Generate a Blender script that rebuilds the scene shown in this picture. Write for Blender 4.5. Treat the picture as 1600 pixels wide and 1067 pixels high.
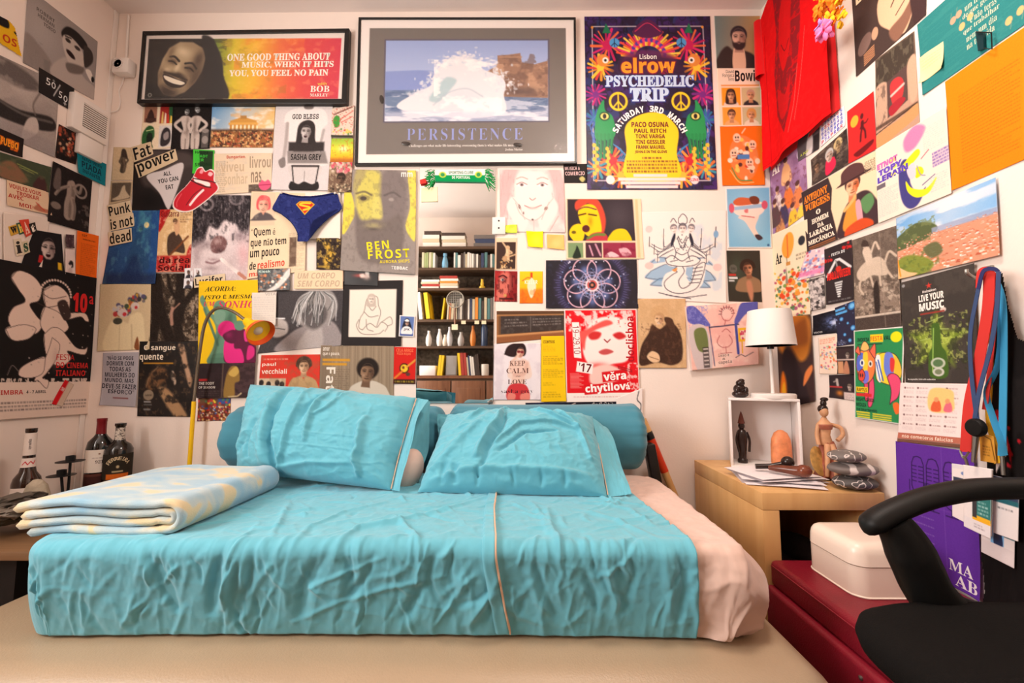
import bpy,bmesh,math,random
import numpy as np
from mathutils import Vector,Matrix
from math import sin,cos,pi,radians,sqrt,atan

for o in list(bpy.data.objects):
    bpy.data.objects.remove(o)
SC = bpy.context.scene
COL = SC.collection

# ------------------------------------------------------------ room measures (metres)
CZ = 0.85                                   # eye height
FPX = 650.0                                 # focal length in pixels of the 1600 px frame
PITCH,YAW = atan((587 - 533.5) / FPX),atan(5 / FPX)
PX0 = 810.0                                 # principal point (a slightly shifted lens)
YB = 1.857                                  # poster wall
YR = -0.76                                  # wall behind the camera
XL,XR = -1.945,1.145                      # side walls
ZC = 2.592                                  # ceiling

# ------------------------------------------------------------ camera
cam = bpy.data.cameras.new('camera')
CAM = bpy.data.objects.new('camera',cam)
COL.objects.link(CAM)
cam.sensor_width = 36
cam.lens = 36 * FPX / 1600
cam.shift_x = -(PX0 - 800) / 1600
cam.clip_start = 0.02
RM = Matrix.Rotation(YAW,3,'Z') @ Matrix.Rotation(pi / 2 + PITCH,3,'X')
CAM.matrix_world = Matrix.Translation((0,0,CZ)) @ RM.to_4x4()
SC.camera = CAM

# ------------------------------------------------------------ world, daylight, exposure
W = bpy.data.worlds.new('sky')
SC.world = W
W.use_nodes = True
wn = W.node_tree.nodes
sky = wn.new('ShaderNodeTexSky')
sky.sky_type = 'NISHITA'
sky.sun_disc = False
sky.sun_elevation = radians(40)
W.node_tree.links.new(sky.outputs[0],wn['Background'].inputs[0])
wn['Background'].inputs[1].default_value = 0.25


def area(name,loc,rot,sx,sy,power,colour):
    l = bpy.data.lights.new(name,'AREA')
    l.shape = 'RECTANGLE'
    l.size,l.size_y,l.energy,l.color = sx,sy,power,colour
    o = bpy.data.objects.new(name,l)
    o.location,o.rotation_euler = loc,rot
    COL.objects.link(o)
    return o


# daylight entering by the window in the wall on the left, and an added, unseen lamp giving light from above
area('window_daylight',(XL + 0.06,0.08,1.60),(0,radians(-90),0),1.15,0.95,54,(1.0,0.93,0.87))
area('added_ceiling_light',(0.40,0.75,ZC - 0.13),(0,0,0),0.34,0.34,18,(1.0,0.85,0.75))

SC.view_settings.view_transform = 'Standard'
SC.view_settings.look = 'None'
SC.view_settings.gamma = 1
SC.view_settings.use_curve_mapping = False
SC.view_settings.exposure = 0.25
SC.cycles.use_denoising = True
SC.cycles.max_bounces = 8
SC.cycles.diffuse_bounces = 5

# ------------------------------------------------------------ where a line of sight meets a plane
def ray(px,py):
    return RM @ Vector(((px - PX0) / FPX,-(py - 533.5) / FPX,-1))


def on(axis,px,py,val):
    d = ray(px,py)
    o = Vector((0,0,CZ))
    t = (val - o[axis]) / d[axis]
    return o + d * t


def on_x(px,py,v): return on(0,px,py,v)
def on_y(px,py,v): return on(1,px,py,v)
def on_z(px,py,v): return on(2,px,py,v)


# ------------------------------------------------------------ colours and materials
def lin(c):
    c = np.asarray(c,float) / 255.0
    return np.where(c <= 0.04045,c / 12.92,((c + 0.055) / 1.055) ** 2.4)


def rgb(c):
    if isinstance(c,str):
        c = c.lstrip('#')
        return tuple(int(c[i:i + 2],16) for i in (0,2,4))
    if isinstance(c,(int,float)):
        return (c,c,c)
    return c


MATS = {}


def mat(name,col,rough=0.6,metal=0.0,var=0.06,vscale=6.0,bump=0.0,bscale=80.0,sheen=0.0,spec=0.5,coat=0.0,trans=0.0,alpha=1.0,stretch=None,ior=1.45):
    """a procedural Principled material: base colour with slight noise variation and a noise bump"""
    if name in MATS:
        return MATS[name]
    m = bpy.data.materials.new(name)
    m.use_nodes = True
    nt = m.node_tree
    b = nt.nodes['Principled BSDF']
    l = tuple(lin(rgb(col))) + (1,)
    b.inputs['Roughness'].default_value = rough
    b.inputs['Metallic'].default_value = metal
    b.inputs['Specular IOR Level'].default_value = spec
    b.inputs['Sheen Weight'].default_value = sheen
    b.inputs['Coat Weight'].default_value = coat
    b.inputs['Transmission Weight'].default_value = trans
    b.inputs['Alpha'].default_value = alpha
    b.inputs['IOR'].default_value = ior
    tc = nt.nodes.new('ShaderNodeTexCoord')
    mp = nt.nodes.new('ShaderNodeMapping')
    nt.links.new(tc.outputs['Object'],mp.inputs[0])
    if stretch:
        mp.inputs['Scale'].default_value = stretch
    n = nt.nodes.new('ShaderNodeTexNoise')
    n.inputs['Scale'].default_value = vscale
    n.inputs['Detail'].default_value = 6
    nt.links.new(mp.outputs[0],n.inputs[0])
    r = nt.nodes.new('ShaderNodeValToRGB')
    r.color_ramp.elements[0].position = 0.3
    r.color_ramp.elements[1].position = 0.7
    r.color_ramp.elements[0].color = tuple(max(0,x * (1 - var)) for x in l[:3]) + (1,)
    r.color_ramp.elements[1].color = tuple(min(1,x * (1 + var)) for x in l[:3]) + (1,)
    nt.links.new(n.outputs[0],r.inputs[0])
    nt.links.new(r.outputs[0],b.inputs['Base Color'])
    if bump:
        n2 = nt.nodes.new('ShaderNodeTexNoise')
        n2.inputs['Scale'].default_value = bscale
        n2.inputs['Detail'].default_value = 4
        nt.links.new(mp.outputs[0],n2.inputs[0])
        bp = nt.nodes.new('ShaderNodeBump')
        bp.inputs['Strength'].default_value = bump
        bp.inputs['Distance'].default_value = 0.01
        nt.links.new(n2.outputs[0],bp.inputs['Height'])
        nt.links.new(bp.outputs[0],b.inputs['Normal'])
    MATS[name] = m
    return m


def wood(name,c0,c1,axis=0,scale=3.0,rough=0.45,rings=9.0):
    if name in MATS:
        return MATS[name]
    m = mat(name,c0,rough)
    nt = m.node_tree
    b = nt.nodes['Principled BSDF']
    tc = nt.nodes.new('ShaderNodeTexCoord')
    mp = nt.nodes.new('ShaderNodeMapping')
    s = [rings,rings,rings]
    s[axis] = 0.7
    mp.inputs['Scale'].default_value = s
    nt.links.new(tc.outputs['Object'],mp.inputs[0])
    n = nt.nodes.new('ShaderNodeTexNoise')
    n.inputs['Scale'].default_value = scale
    n.inputs['Detail'].default_value = 7
    n.inputs['Distortion'].default_value = 0.6
    nt.links.new(mp.outputs[0],n.inputs[0])
    r = nt.nodes.new('ShaderNodeValToRGB')
    r.color_ramp.elements[0].position,r.color_ramp.elements[1].position = 0.35,0.68
    r.color_ramp.elements[0].color = tuple(lin(rgb(c0))) + (1,)
    r.color_ramp.elements[1].color = tuple(lin(rgb(c1))) + (1,)
    nt.links.new(n.outputs[0],r.inputs[0])
    nt.links.new(r.outputs[0],b.inputs['Base Color'])
    return m


def print_mat(name,rough,spec=0.4):
    """printed paper or cloth: the ink is in the mesh's colour attribute"""
    m = bpy.data.materials.new(name)
    m.use_nodes = True
    nt = m.node_tree
    b = nt.nodes['Principled BSDF']
    b.inputs['Roughness'].default_value = rough
    b.inputs['Specular IOR Level'].default_value = spec
    a = nt.nodes.new('ShaderNodeVertexColor')
    a.layer_name = 'ink'
    tc = nt.nodes.new('ShaderNodeTexCoord')
    n = nt.nodes.new('ShaderNodeTexNoise')
    n.inputs['Scale'].default_value = 260
    n.inputs['Detail'].default_value = 3
    nt.links.new(tc.outputs['Object'],n.inputs[0])
    mx = nt.nodes.new('ShaderNodeMix')
    mx.data_type = 'RGBA'
    mx.blend_type = 'SOFT_LIGHT'
    mx.inputs[0].default_value = 0.16
    nt.links.new(a.outputs[0],mx.inputs[6])
    nt.links.new(n.outputs[0],mx.inputs[7])
    nt.links.new(mx.outputs[2],b.inputs['Base Color'])
    MATS[name] = m
    return m


PAPER,GLOSSY,CLOTHPRINT = print_mat('printed_paper',0.75,0.15),print_mat('glossy_print',0.4,0.3),print_mat('printed_cloth',0.95,0.05)


# ------------------------------------------------------------ objects
OFF = {}


def tag(o,label=None,cat=None,group=None,kind=None):
    for k,v in (('label',label),('category',cat),('group',group),('kind',kind)):
        if v:
            o[k] = v
    return o


def thing(name,label,cat,loc=(0,0,0),group=None):
    o = bpy.data.objects.new(name,None)
    o.empty_display_size = 0.05
    COL.objects.link(o)
    o.location = loc
    OFF[o] = Vector(loc)
    return tag(o,label,cat,group)


class MB:
    """collects shapes; build() links them as one mesh object"""

    def __init__(s):
        s.v,s.f,s.m = [],[],[]

    def add(s,verts,faces,mi=0):
        n = len(s.v)
        s.v += [tuple(p) for p in verts]
        s.f += [tuple(i + n for i in f) for f in faces]
        s.m += [mi] * len(faces)
        return s

    def box(s,c,d,rot=None,mi=0,bevel=0.0,seg=2):
        bm = bmesh.new()
        bmesh.ops.create_cube(bm,size=1)
        for v in bm.verts:
            v.co = Vector((v.co.x * d[0],v.co.y * d[1],v.co.z * d[2]))
        if bevel:
            bmesh.ops.bevel(bm,geom=list(bm.edges),offset=bevel,segments=seg,profile=0.5,affect='EDGES')
        M = Matrix.Translation(c) @ (rot.to_4x4() if rot else Matrix())
        s.bm(bm,M,mi)
        return s

    def bm(s,bm,M=Matrix(),mi=0):
        bm.verts.index_update()
        s.add([M @ v.co for v in bm.verts],[[v.index for v in f.verts] for f in bm.faces],mi)
        bm.free()
        return s

    def ico(s,c,d,rot=None,sub=3,fn=None,mi=0):
        bm = bmesh.new()
        bmesh.ops.create_icosphere(bm,subdivisions=sub,radius=1)
        for v in bm.verts:
            p = v.co.copy()
            if fn:
                p = fn(p)
            v.co = Vector((p.x * d[0],p.y * d[1],p.z * d[2]))
        s.bm(bm,Matrix.Translation(c) @ (rot.to_4x4() if rot else Matrix()),mi)
        return s

    def tube(s,path,r,n=10,cap=True,mi=0,flat=1.0,up=None):
        path = [Vector(p) for p in path]
        k = len(path)
        rs = r if isinstance(r,(list,tuple)) else [r] * k
        rings = []
        prev = None
        for i,p in enumerate(path):
            t = (path[min(i + 1,k - 1)] - path[max(i - 1,0)]).normalized()
            a = prev if prev is not None else (Vector(up) if up else (Vector((0,0,1)) if abs(t.z) < 0.9 else Vector((1,0,0))))
            b = t.cross(a).normalized()
            a = b.cross(t).normalized()
            prev = a
            rings.append([p + (a * cos(2 * pi * j / n) * flat + b * sin(2 * pi * j / n)) * rs[i] for j in range(n)])
        vs = [q for g in rings for q in g]
        fs = [(i * n + j,i * n + (j + 1) % n,(i + 1) * n + (j + 1) % n,(i + 1) * n + j) for i in range(k - 1) for j in range(n)]
        if cap:
            fs += [tuple(range(n))[::-1],tuple((k - 1) * n + j for j in range(n))]
        return s.add(vs,fs,mi)

    def lathe(s,prof,c=(0,0,0),n=24,rot=None,mi=0,sx=1.0,sy=1.0):
        """prof: (radius, height) from the bottom up, turned about z"""
        M = Matrix.Translation(c) @ (rot.to_4x4() if rot else Matrix())
        vs,k = [],len(prof)
        for r,h in prof:
            vs += [M @ Vector((r * cos(2 * pi * j / n) * sx,r * sin(2 * pi * j / n) * sy,h)) for j in range(n)]
        fs = [(i * n + j,i * n + (j + 1) % n,(i + 1) * n + (j + 1) % n,(i + 1) * n + j) for i in range(k - 1) for j in range(n)]
        if prof[0][0] > 1e-6:
            fs.append(tuple(range(n))[::-1])
        if prof[-1][0] > 1e-6:
            fs.append(tuple((k - 1) * n + j for j in range(n)))
        return s.add(vs,fs,mi)

    def prism(s,pts,vec,mi=0):
        """closed 3-D outline pushed along vec"""
        k = len(pts)
        a = [Vector(p) for p in pts]
        b = [p + Vector(vec) for p in a]
        fs = [tuple(range(k))[::-1],tuple(range(k,2 * k))] + [(i,(i + 1) % k,k + (i + 1) % k,k + i) for i in range(k)]
        return s.add(a + b,fs,mi)

    def grid(s,P,mi=0,closed=False):
        """P: array (n, m, 3)"""
        n,m = P.shape[:2]
        idx = np.arange(n * m).reshape(n,m)
        f = np.stack([idx[:-1,:-1],idx[:-1,1:],idx[1:,1:],idx[1:,:-1]],-1).reshape(-1,4)
        return s.add(P.reshape(-1,3).tolist(),f.tolist(),mi)

    def build(s,name,mats,parent=None,smooth=True,loc=None,angle=40,bevel=0.0):
        me = bpy.data.meshes.new(name)
        off = OFF.get(parent,Vector()) if parent else Vector(loc or (0,0,0))
        me.from_pydata([tuple(Vector(p) - off) for p in s.v],[],s.f)
        for m in (mats if isinstance(mats,(list,tuple)) else [mats]):
            me.materials.append(m)
        me.polygons.foreach_set('material_index',s.m)
        bm = bmesh.new()
        bm.from_mesh(me)
        bmesh.ops.recalc_face_normals(bm,faces=list(bm.faces))
        if bevel:
            ed = [e for e in bm.edges if len(e.link_faces) == 2 and e.calc_face_angle() > 0.7]
            bmesh.ops.bevel(bm,geom=ed,offset=bevel,segments=2,profile=0.5,affect='EDGES')
        bm.to_mesh(me)
        bm.free()
        if smooth:
            me.shade_smooth()
            me.set_sharp_from_angle(angle=radians(angle))
        o = bpy.data.objects.new(name,me)
        COL.objects.link(o)
        if parent:
            o.parent = parent
        else:
            o.location = off
        OFF[o] = off
        return o


def arc(c,r,a0,a1,n,plane='xz'):
    out = []
    for i in range(n + 1):
        a = radians(a0 + (a1 - a0) * i / n)
        d = {'xz': (cos(a),0,sin(a)),'yz': (0,cos(a),sin(a)),'xy': (cos(a),sin(a),0)}[plane]
        out.append(Vector(c) + Vector(d) * r)
    return out


def spline(pts,n=8):
    """Catmull-Rom through the points"""
    p = [Vector(q) for q in pts]
    p = [p[0] * 2 - p[1]] + p + [p[-1] * 2 - p[-2]]
    out = []
    for i in range(1,len(p) - 2):
        for k in range(n):
            t = k / n
            a,b,c,d = p[i - 1:i + 3]
            out.append(0.5 * ((2 * b) + (c - a) * t + (2 * a - 5 * b + 4 * c - d) * t * t + (3 * b - a - 3 * c + d) * t ** 3))
    return out + [p[-2]]


# ------------------------------------------------------------ noise
def vnoise(x,y,seed=0):
    x,y = np.asarray(x,float),np.asarray(y,float)
    xi,yi = np.floor(x).astype(np.int64),np.floor(y).astype(np.int64)
    fx,fy = x - xi,y - yi
    fx,fy = fx * fx * fx * (fx * (fx * 6 - 15) + 10),fy * fy * fy * (fy * (fy * 6 - 15) + 10)

    def h(i,j):
        n = (i * 374761393 + j * 668265263 + seed * 1274126177) & 0xFFFFFFFF
        n = ((n ^ (n >> 13)) * 1274126177) & 0xFFFFFFFF
        return ((n ^ (n >> 16)) & 0xFFFF) / 65535.0

    a,b,c,d = h(xi,yi),h(xi + 1,yi),h(xi,yi + 1),h(xi + 1,yi + 1)
    return (a * (1 - fx) + b * fx) * (1 - fy) + (c * (1 - fx) + d * fx) * fy


def fbm(x,y,seed=0,octv=4):
    s,a,t = 0,0.5,0
    for i in range(octv):
        s = s + a * vnoise(x * 2 ** i,y * 2 ** i,seed + i * 17)
        t += a
        a *= 0.55
    return s / t


def ridge(x,y,seed=0,octv=3,p=2.0):
    s,a,t = 0,0.5,0
    for i in range(octv):
        s = s + a * (1 - np.abs(2 * vnoise(x * 2 ** i,y * 2 ** i,seed + i * 31) - 1)) ** p
        t += a
        a *= 0.5
    return s / t


def sstep(e0,e1,x):
    t = np.clip((x - e0) / (e1 - e0),0,1)
    return t * t * (3 - 2 * t)


def seg_dist(X,Y,pts):
    """distance to a polyline, and how far along it (0..1)"""
    D = np.full(np.shape(X),1e9)
    S = np.zeros(np.shape(X))
    n = len(pts) - 1
    for i in range(n):
        ax,ay = pts[i]
        bx,by = pts[i + 1]
        vx,vy = bx - ax,by - ay
        t = np.clip(((X - ax) * vx + (Y - ay) * vy) / (vx * vx + vy * vy + 1e-12),0,1)
        d = np.hypot(X - ax - t * vx,Y - ay - t * vy)
        k = d < D
        D = np.where(k,d,D)
        S = np.where(k,(i + t) / n,S)
    return D,S
# ============================================================ the room
M_WALL = mat('white_wall_paint',(240,226,216),0.85,var=0.02,vscale=2.5,bump=0.06,bscale=120,spec=0.2)
M_CEIL = mat('white_ceiling_paint',(232,220,214),0.9,var=0.02,vscale=3,bump=0.08,bscale=150,spec=0.1)
M_FLOOR = wood('brown_floorboards',(92,62,42),(126,88,60),axis=1,scale=4)
M_TRIM = mat('white_gloss_trim',(238,230,224),0.45,var=0.02)
M_GLASS = mat('window_glass',(250,252,252),0.02,trans=1.0,var=0.0,ior=1.02)

tag(MB().box(((XL + XR) / 2,(YB + YR) / 2,-0.05),(XR - XL + 0.2,YB - YR + 0.2,0.1)).build('floor',M_FLOOR,smooth=False),kind='structure')
tag(MB().box(((XL + XR) / 2,(YB + YR) / 2,ZC + 0.05),(XR - XL + 0.2,YB - YR + 0.2,0.1)).build('ceiling',M_CEIL,smooth=False),kind='structure')
tag(MB().box(((XL + XR) / 2,YB + 0.05,ZC / 2),(XR - XL + 0.2,0.1,ZC)).build('wall_back',M_WALL,smooth=False),kind='structure')
tag(MB().box(((XL + XR) / 2,YR - 0.05,ZC / 2),(XR - XL + 0.2,0.1,ZC)).build('wall_front',M_WALL,smooth=False),kind='structure')
tag(MB().box((XR + 0.05,(YB + YR) / 2,ZC / 2),(0.1,YB - YR,ZC)).build('wall_right',M_WALL,smooth=False),kind='structure')
WY0,WY1,WZ0,WZ1 = -0.42,0.58,1.0,2.2
w = MB()
for y0,y1,z0,z1 in ((YR,WY0,0,ZC),(WY1,YB,0,ZC),(WY0,WY1,0,WZ0),(WY0,WY1,WZ1,ZC)):
    w.box((XL - 0.05,(y0 + y1) / 2,(z0 + z1) / 2),(0.1,y1 - y0,z1 - z0))
tag(w.build('wall_left',M_WALL,smooth=False),kind='structure')
win = tag(MB().box((XL - 0.06,(WY0 + WY1) / 2,WZ0 + 0.02),(0.05,WY1 - WY0,0.04)).box((XL - 0.06,(WY0 + WY1) / 2,WZ1 - 0.02),(0.05,WY1 - WY0,0.04))
          .box((XL - 0.06,WY0 + 0.02,1.6),(0.05,0.04,1.12)).box((XL - 0.06,WY1 - 0.02,1.6),(0.05,0.04,1.12)).box((XL - 0.06,0.08,1.6),(0.05,0.05,1.12))
          .build('window_1',M_TRIM,smooth=False),kind='structure')
for yy in (-0.165,0.325):
    MB().box((XL - 0.06,yy,1.6),(0.006,0.44,1.12)).build('pane',M_GLASS,win,smooth=False)
# white corner bead and the trunking above the socket
tag(MB().box((XL + 0.003,YB - 0.012,ZC / 2),(0.006,0.022,ZC),bevel=0.002).build('trim_1',M_TRIM),kind='structure')
tag(MB().box(((XL + XR) / 2,YB - 0.006,0.04),(XR - XL,0.012,0.08)).build('baseboard_back',M_TRIM,smooth=False),kind='structure')
tag(MB().box((XR - 0.006,(YB + YR) / 2,0.04),(0.012,YB - YR - 0.03,0.08)).build('baseboard_right',M_TRIM,smooth=False),kind='structure')

M_OPAL = mat('opal_glass',(245,240,230),0.3)
M_OPAL.node_tree.nodes['Principled BSDF'].inputs['Emission Color'].default_value = (1.0,0.88,0.76,1)
M_OPAL.node_tree.nodes['Principled BSDF'].inputs['Emission Strength'].default_value = 3.0
lampx = thing('added_ceiling_lamp','added round white ceiling lamp above mid room, out of view','lamp',(0.40,0.75,ZC))  # unseen fixture, added to house the extra light from above
MB().lathe([(0.0,-0.10),(0.10,-0.095),(0.17,-0.06),(0.19,-0.02),(0.19,-0.012)],(0.40,0.75,ZC),32).build('glass_bowl',M_OPAL,lampx)
MB().lathe([(0.20,-0.014),(0.20,0.0)],(0.40,0.75,ZC),32).build('rim',M_TRIM,lampx)

# ============================================================ bed base, mattress, sheet
M_BASE = mat('beige_leatherette',(168,145,118),0.38,var=0.05,vscale=3,bump=0.12,bscale=260)
M_PINK = mat('dusty_pink_cotton',(216,186,172),0.95,var=0.04,vscale=40,bump=0.06,bscale=900,sheen=0.25,spec=0.1)
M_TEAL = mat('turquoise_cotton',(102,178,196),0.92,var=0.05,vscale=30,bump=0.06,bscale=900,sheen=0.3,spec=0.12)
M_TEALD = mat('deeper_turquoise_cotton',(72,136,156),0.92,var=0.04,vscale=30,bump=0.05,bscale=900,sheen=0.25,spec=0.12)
M_STITCH = mat('beige_stitching',(214,176,148),0.9)

ZT,ZM = 0.477,0.272                        # mattress top, base top


def rounded_slab(x0,x1,y0,y1,z0,z1,r,seg=5):
    b = MB()
    return b.box(((x0 + x1) / 2,(y0 + y1) / 2,(z0 + z1) / 2),(x1 - x0,y1 - y0,z1 - z0),bevel=r,seg=seg)


base = thing('divan','beige padded leatherette divan under the mattress','bed base',(-0.4,1.2,0))
rounded_slab(-1.375,0.628,0.815,1.735,0.03,ZM,0.080,8).build('padded_platform',M_BASE,base)
for x in (-1.30,0.52):
    for y in (0.92,1.68):
        MB().lathe([(0.025,0),(0.03,0.035)],(x,y,0),16).build('foot',mat('dark_wood_foot',(52,36,28),0.5),base)
MX0,MX1,MY0,MY1 = -1.11,0.508,0.936,1.63
RC,RT,LS = 0.075,0.020,0.203             # plan corner radius, top edge radius, side height
CX0,CX1,CY0,CY1 = MX0 + RC,MX1 - RC,MY0 + RC,MY1 - RC
DMAX = RC - RT + RT * pi / 2 + LS - 0.020


def drape(A,B,lift=0.0,w=None,bulge=0.03):
    """folds the extended sheet plane (A, B) over the mattress; w = displacement along the normal"""
    QX,QY = np.clip(A,CX0,CX1),np.clip(B,CY0,CY1)
    WX,WY = A - QX,B - QY
    D = np.hypot(WX,WY) + 1e-9
    NX,NY = WX / D,WY / D
    D = np.minimum(D,DMAX + 0.06)
    f0 = RC - RT
    th = np.clip((D - f0) / RT,0,pi / 2)
    s = np.clip(D - f0 - RT * pi / 2,0,None)
    hh = LS - 0.020
    bb = bulge * (0.55 + 0.9 * sstep(0.2,0.55,A))
    o = np.where(D < f0,D,f0 + RT * np.sin(th)) + bb * np.sin(np.clip(s / hh,0,1) * pi) ** 0.8
    drop = RT * (1 - np.cos(th)) + np.minimum(s,hh)
    tuck = np.clip(s - hh,0,None)
    fr = np.clip(-NY,0,1)
    o = o - tuck - fr * (bb * np.sin(np.clip(s / hh,0,1) * pi) ** 0.8 * 0.75 + 0.034 * np.clip(s / hh,0,1))
    nz = np.cos(th)
    nh = np.sin(th)
    dd = lift + (0 if w is None else w)
    bow = -0.012 * (1 - ((A + 0.27) / 0.8) ** 2) * np.clip(-NY,0,1) * np.clip(D / 0.06,0,1)
    X = QX + NX * (o + dd * nh)
    Y = QY + NY * (o + bow + dd * nh)
    Z = ZT - drop + dd * nz
    Z = np.maximum(Z,ZM + 0.004 + np.maximum(dd,0) * 0.3)
    return np.stack([X,Y,Z],-1)


def to_sheet(px,py):
    """pixel on the bed -> extended sheet coordinates"""
    p = on_z(px,py,ZT)
    if p.y > MY0 + 0.01:
        return (p.x,p.y)
    p = on_y(px,py,MY0 - 0.005)
    return (p.x,CY0 - (RC - RT + RT * pi / 2 + max(0,ZT - RT - p.z)))


def bed_wrinkles(A,B,seed=0,amp=1.0):
    front = sstep(CY0 - 0.02,CY0 - 0.11,B)
    side = sstep(CX0 - 0.03,CX0 - 0.11,A) + sstep(CX1 + 0.03,CX1 + 0.11,A)
    wx,wy = fbm(A * 5,B * 5,seed + 3) - 0.5,fbm(A * 5,B * 5,seed + 4) - 0.5
    # crumple on the top: diagonal, three sizes
    a1,b1 = A * 0.9 + B * 0.45 + wx * 0.12,-A * 0.4 + B * 0.9 + wy * 0.12
    top = 0.005 * ridge(a1 * 4.5,b1 * 12,seed + 5,3,3.0) + 0.0042 * ridge(b1 * 10 + wx,a1 * 16 + wy,seed + 6,3,2.2) + 0.003 * fbm(A * 40,B * 44,seed + 8,3)
    top = top * (0.35 + 0.9 * fbm(A * 3.5,B * 3.5,seed + 9,2))
    # hanging folds on the front
    d = CY0 - B
    sl = A + 0.10 * d + 0.05 * (fbm(A * 6,B * 3,seed + 11) - 0.5)
    fr = 0.0058 * ridge(sl * 13,d * 2.2,seed + 12,2,1.8) + 0.003 * ridge(sl * 26 + d * 3,d * 5,seed + 13,2,2.0) + 0.0028 * fbm(A * 45,B * 40,seed + 14,3)
    fr = fr + 0.002 * ridge(A * 6 + d * 6,d * 16 - A * 3,seed + 19,2,4.0)
    # little gathers along the top front edge
    ga = 0.003 * ridge(A * 42,d * 6,seed + 15,2,1.5) * np.exp(-((d - 0.075) / 0.04) ** 2)
    sd = 0.006 * ridge(B * 14 + A * 2,A * 4,seed + 16,2,2.0)
    w = top * (1 - front) * (1 - np.clip(side,0,1)) + fr * front + ga + sd * np.clip(side,0,1) * (1 - front)
    w = w * (1 - 0.85 * sstep(0.0,0.09,np.maximum(CX0 - A,A - CX1)) * sstep(0.0,0.09,CY0 - B))
    return (w - 0.004) * amp


CREASES = [  # polyline in pixels on the bed, width m, height m
    ([(505,866),(470,925),(460,975)],0.012,-0.012),([(535,862),(545,900),(535,925)],0.010,-0.010),
    ([(583,868),(562,915),(530,950)],0.010,-0.011),([(682,868),(655,925),(628,975)],0.012,-0.013),
    ([(705,865),(700,895),(708,925)],0.008,-0.008),([(448,985),(520,950),(600,925),(690,905)],0.006,0.005),
    ([(455,935),(520,905),(600,872)],0.005,0.004),([(345,860),(332,905),(318,965)],0.011,-0.013),
    ([(370,862),(345,930),(340,980)],0.008,0.007),([(235,850),(250,905),(262,960)],0.010,-0.010),
    ([(395,855),(385,910),(365,960)],0.009,-0.008),([(410,850),(425,910),(440,925)],0.007,0.006),
    ([(540,835),(600,825),(700,800),(760,780)],0.008,0.007),([(520,855),(560,830),(640,820)],0.008,0.007),
    ([(455,860),(480,830),(540,805),(600,790)],0.008,0.006),([(620,815),(645,840),(655,860)],0.007,0.008),
    ([(420,850),(440,815),(450,790)],0.008,0.006),([(665,800),(720,790),(765,775)],0.007,0.006),
    ([(855,800),(862,830),(875,855)],0.009,0.009),([(830,790),(850,815),(857,840)],0.007,0.006),
    ([(900,850),(915,900),(940,960)],0.010,-0.009),([(830,865),(845,910),(870,970)],0.010,-0.009),
    ([(985,865),(990,910),(975,960)],0.010,-0.009),([(1040,870),(1050,930),(1050,985)],0.010,0.009),
    ([(1065,865),(1075,920),(1062,990)],0.008,-0.008),([(945,865),(960,925),(968,985)],0.009,0.007),
    ([(900,800),(960,815),(1030,850)],0.010,0.006),([(930,790),(985,800),(1020,825)],0.008,0.006),
    ([(735,985),(745,960),(770,930)],0.010,0.010),
]
CR = [([to_sheet(*p) for p in pts],w,h) for pts,w,h in CREASES]


g = random.Random(17)
for i in range(330):
    front = i % 2
    if front:
        x,y = g.uniform(MX0,MX1 - 0.06),CY0 - g.uniform(0.03,0.20)
        th,ln = -pi / 2 + g.gauss(-0.15,0.42),g.uniform(0.03,0.13)
    else:
        x,y = g.uniform(MX0,MX1 - 0.12),g.uniform(CY0,MY1 - 0.1)
        th,ln = g.choice((0.45,0.45,-0.9,2.2)) + g.gauss(0,0.35),g.uniform(0.03,0.15)
    bend = g.uniform(-0.5,0.5)
    pts = [(x,y),(x + ln * .5 * cos(th),y + ln * .5 * sin(th)),(x + ln * .5 * (cos(th) + cos(th + bend)),y + ln * .5 * (sin(th) + sin(th + bend)))]
    CR.append((pts,g.uniform(0.004,0.0085),g.choice((1,1,-1)) * g.uniform(0.0015,0.0062 if front else 0.0062)))


def creases(A,B,CR=CR):
    o = np.zeros(A.shape)
    for pts,w,h in CR:
        xs,ys = [p[0] for p in pts],[p[1] for p in pts]
        m = 3 * w
        k = (A > min(xs) - m) & (A < max(xs) + m) & (B > min(ys) - m) & (B < max(ys) + m)
        if not k.any():
            continue
        a,b = A[k],B[k]
        D,S = seg_dist(a + 0.006 * (vnoise(a * 30,b * 30,5) - 0.5),b,pts)
        o[k] += h * np.exp(-(D / w) ** 2) * np.sin(np.clip(0.08 + S * 0.84,0,1) * pi) ** 0.6
    return o


# right edge of the turquoise sheet, as A over B
EDGE = sorted([(b,a) for a,b in [to_sheet(*p) for p in ((978,757),(985,772),(1020,800),(1060,830),(1082,852))] + [(to_sheet(1092,900)),(to_sheet(1096,960)),(to_sheet(1098,996))]])
EDGE = [(EDGE[0][0] - 0.2,EDGE[0][1])] + EDGE + [(MY1 + 0.1,EDGE[-1][1] - 0.03)]
eb,ea = np.array(EDGE).T


def edge_a(b): return np.interp(b,eb,ea)


a_ = np.arange(CX0 - DMAX - 0.02,CX1 + DMAX + 0.025,0.0045)
b_ = np.arange(CY0 - DMAX - 0.02,CY1 + DMAX + 0.02,0.0045)
A,B = np.meshgrid(a_,b_,indexing='ij')
w_ = np.where(A < edge_a(B) - 0.02,-0.006,bed_wrinkles(A * 1.0,B * 1.0,40,1.5) + 0.034 * ridge((A + 0.4 * (CY0 - B)) * 9,(CY0 - B) * 5,77,2,1.6) * sstep(CY0,CY0 - 0.12,B) * sstep(edge_a(B) - 0.02,edge_a(B) + 0.05,A) - 0.004)
pm = tag(MB().grid(drape(A,B,0.0,w_,0.045)).build('mattress',M_PINK,loc=(-0.27,1.27,ZM),angle=180),
         'mattress in a dusty pink fitted sheet on the beige base','mattress')

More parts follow.
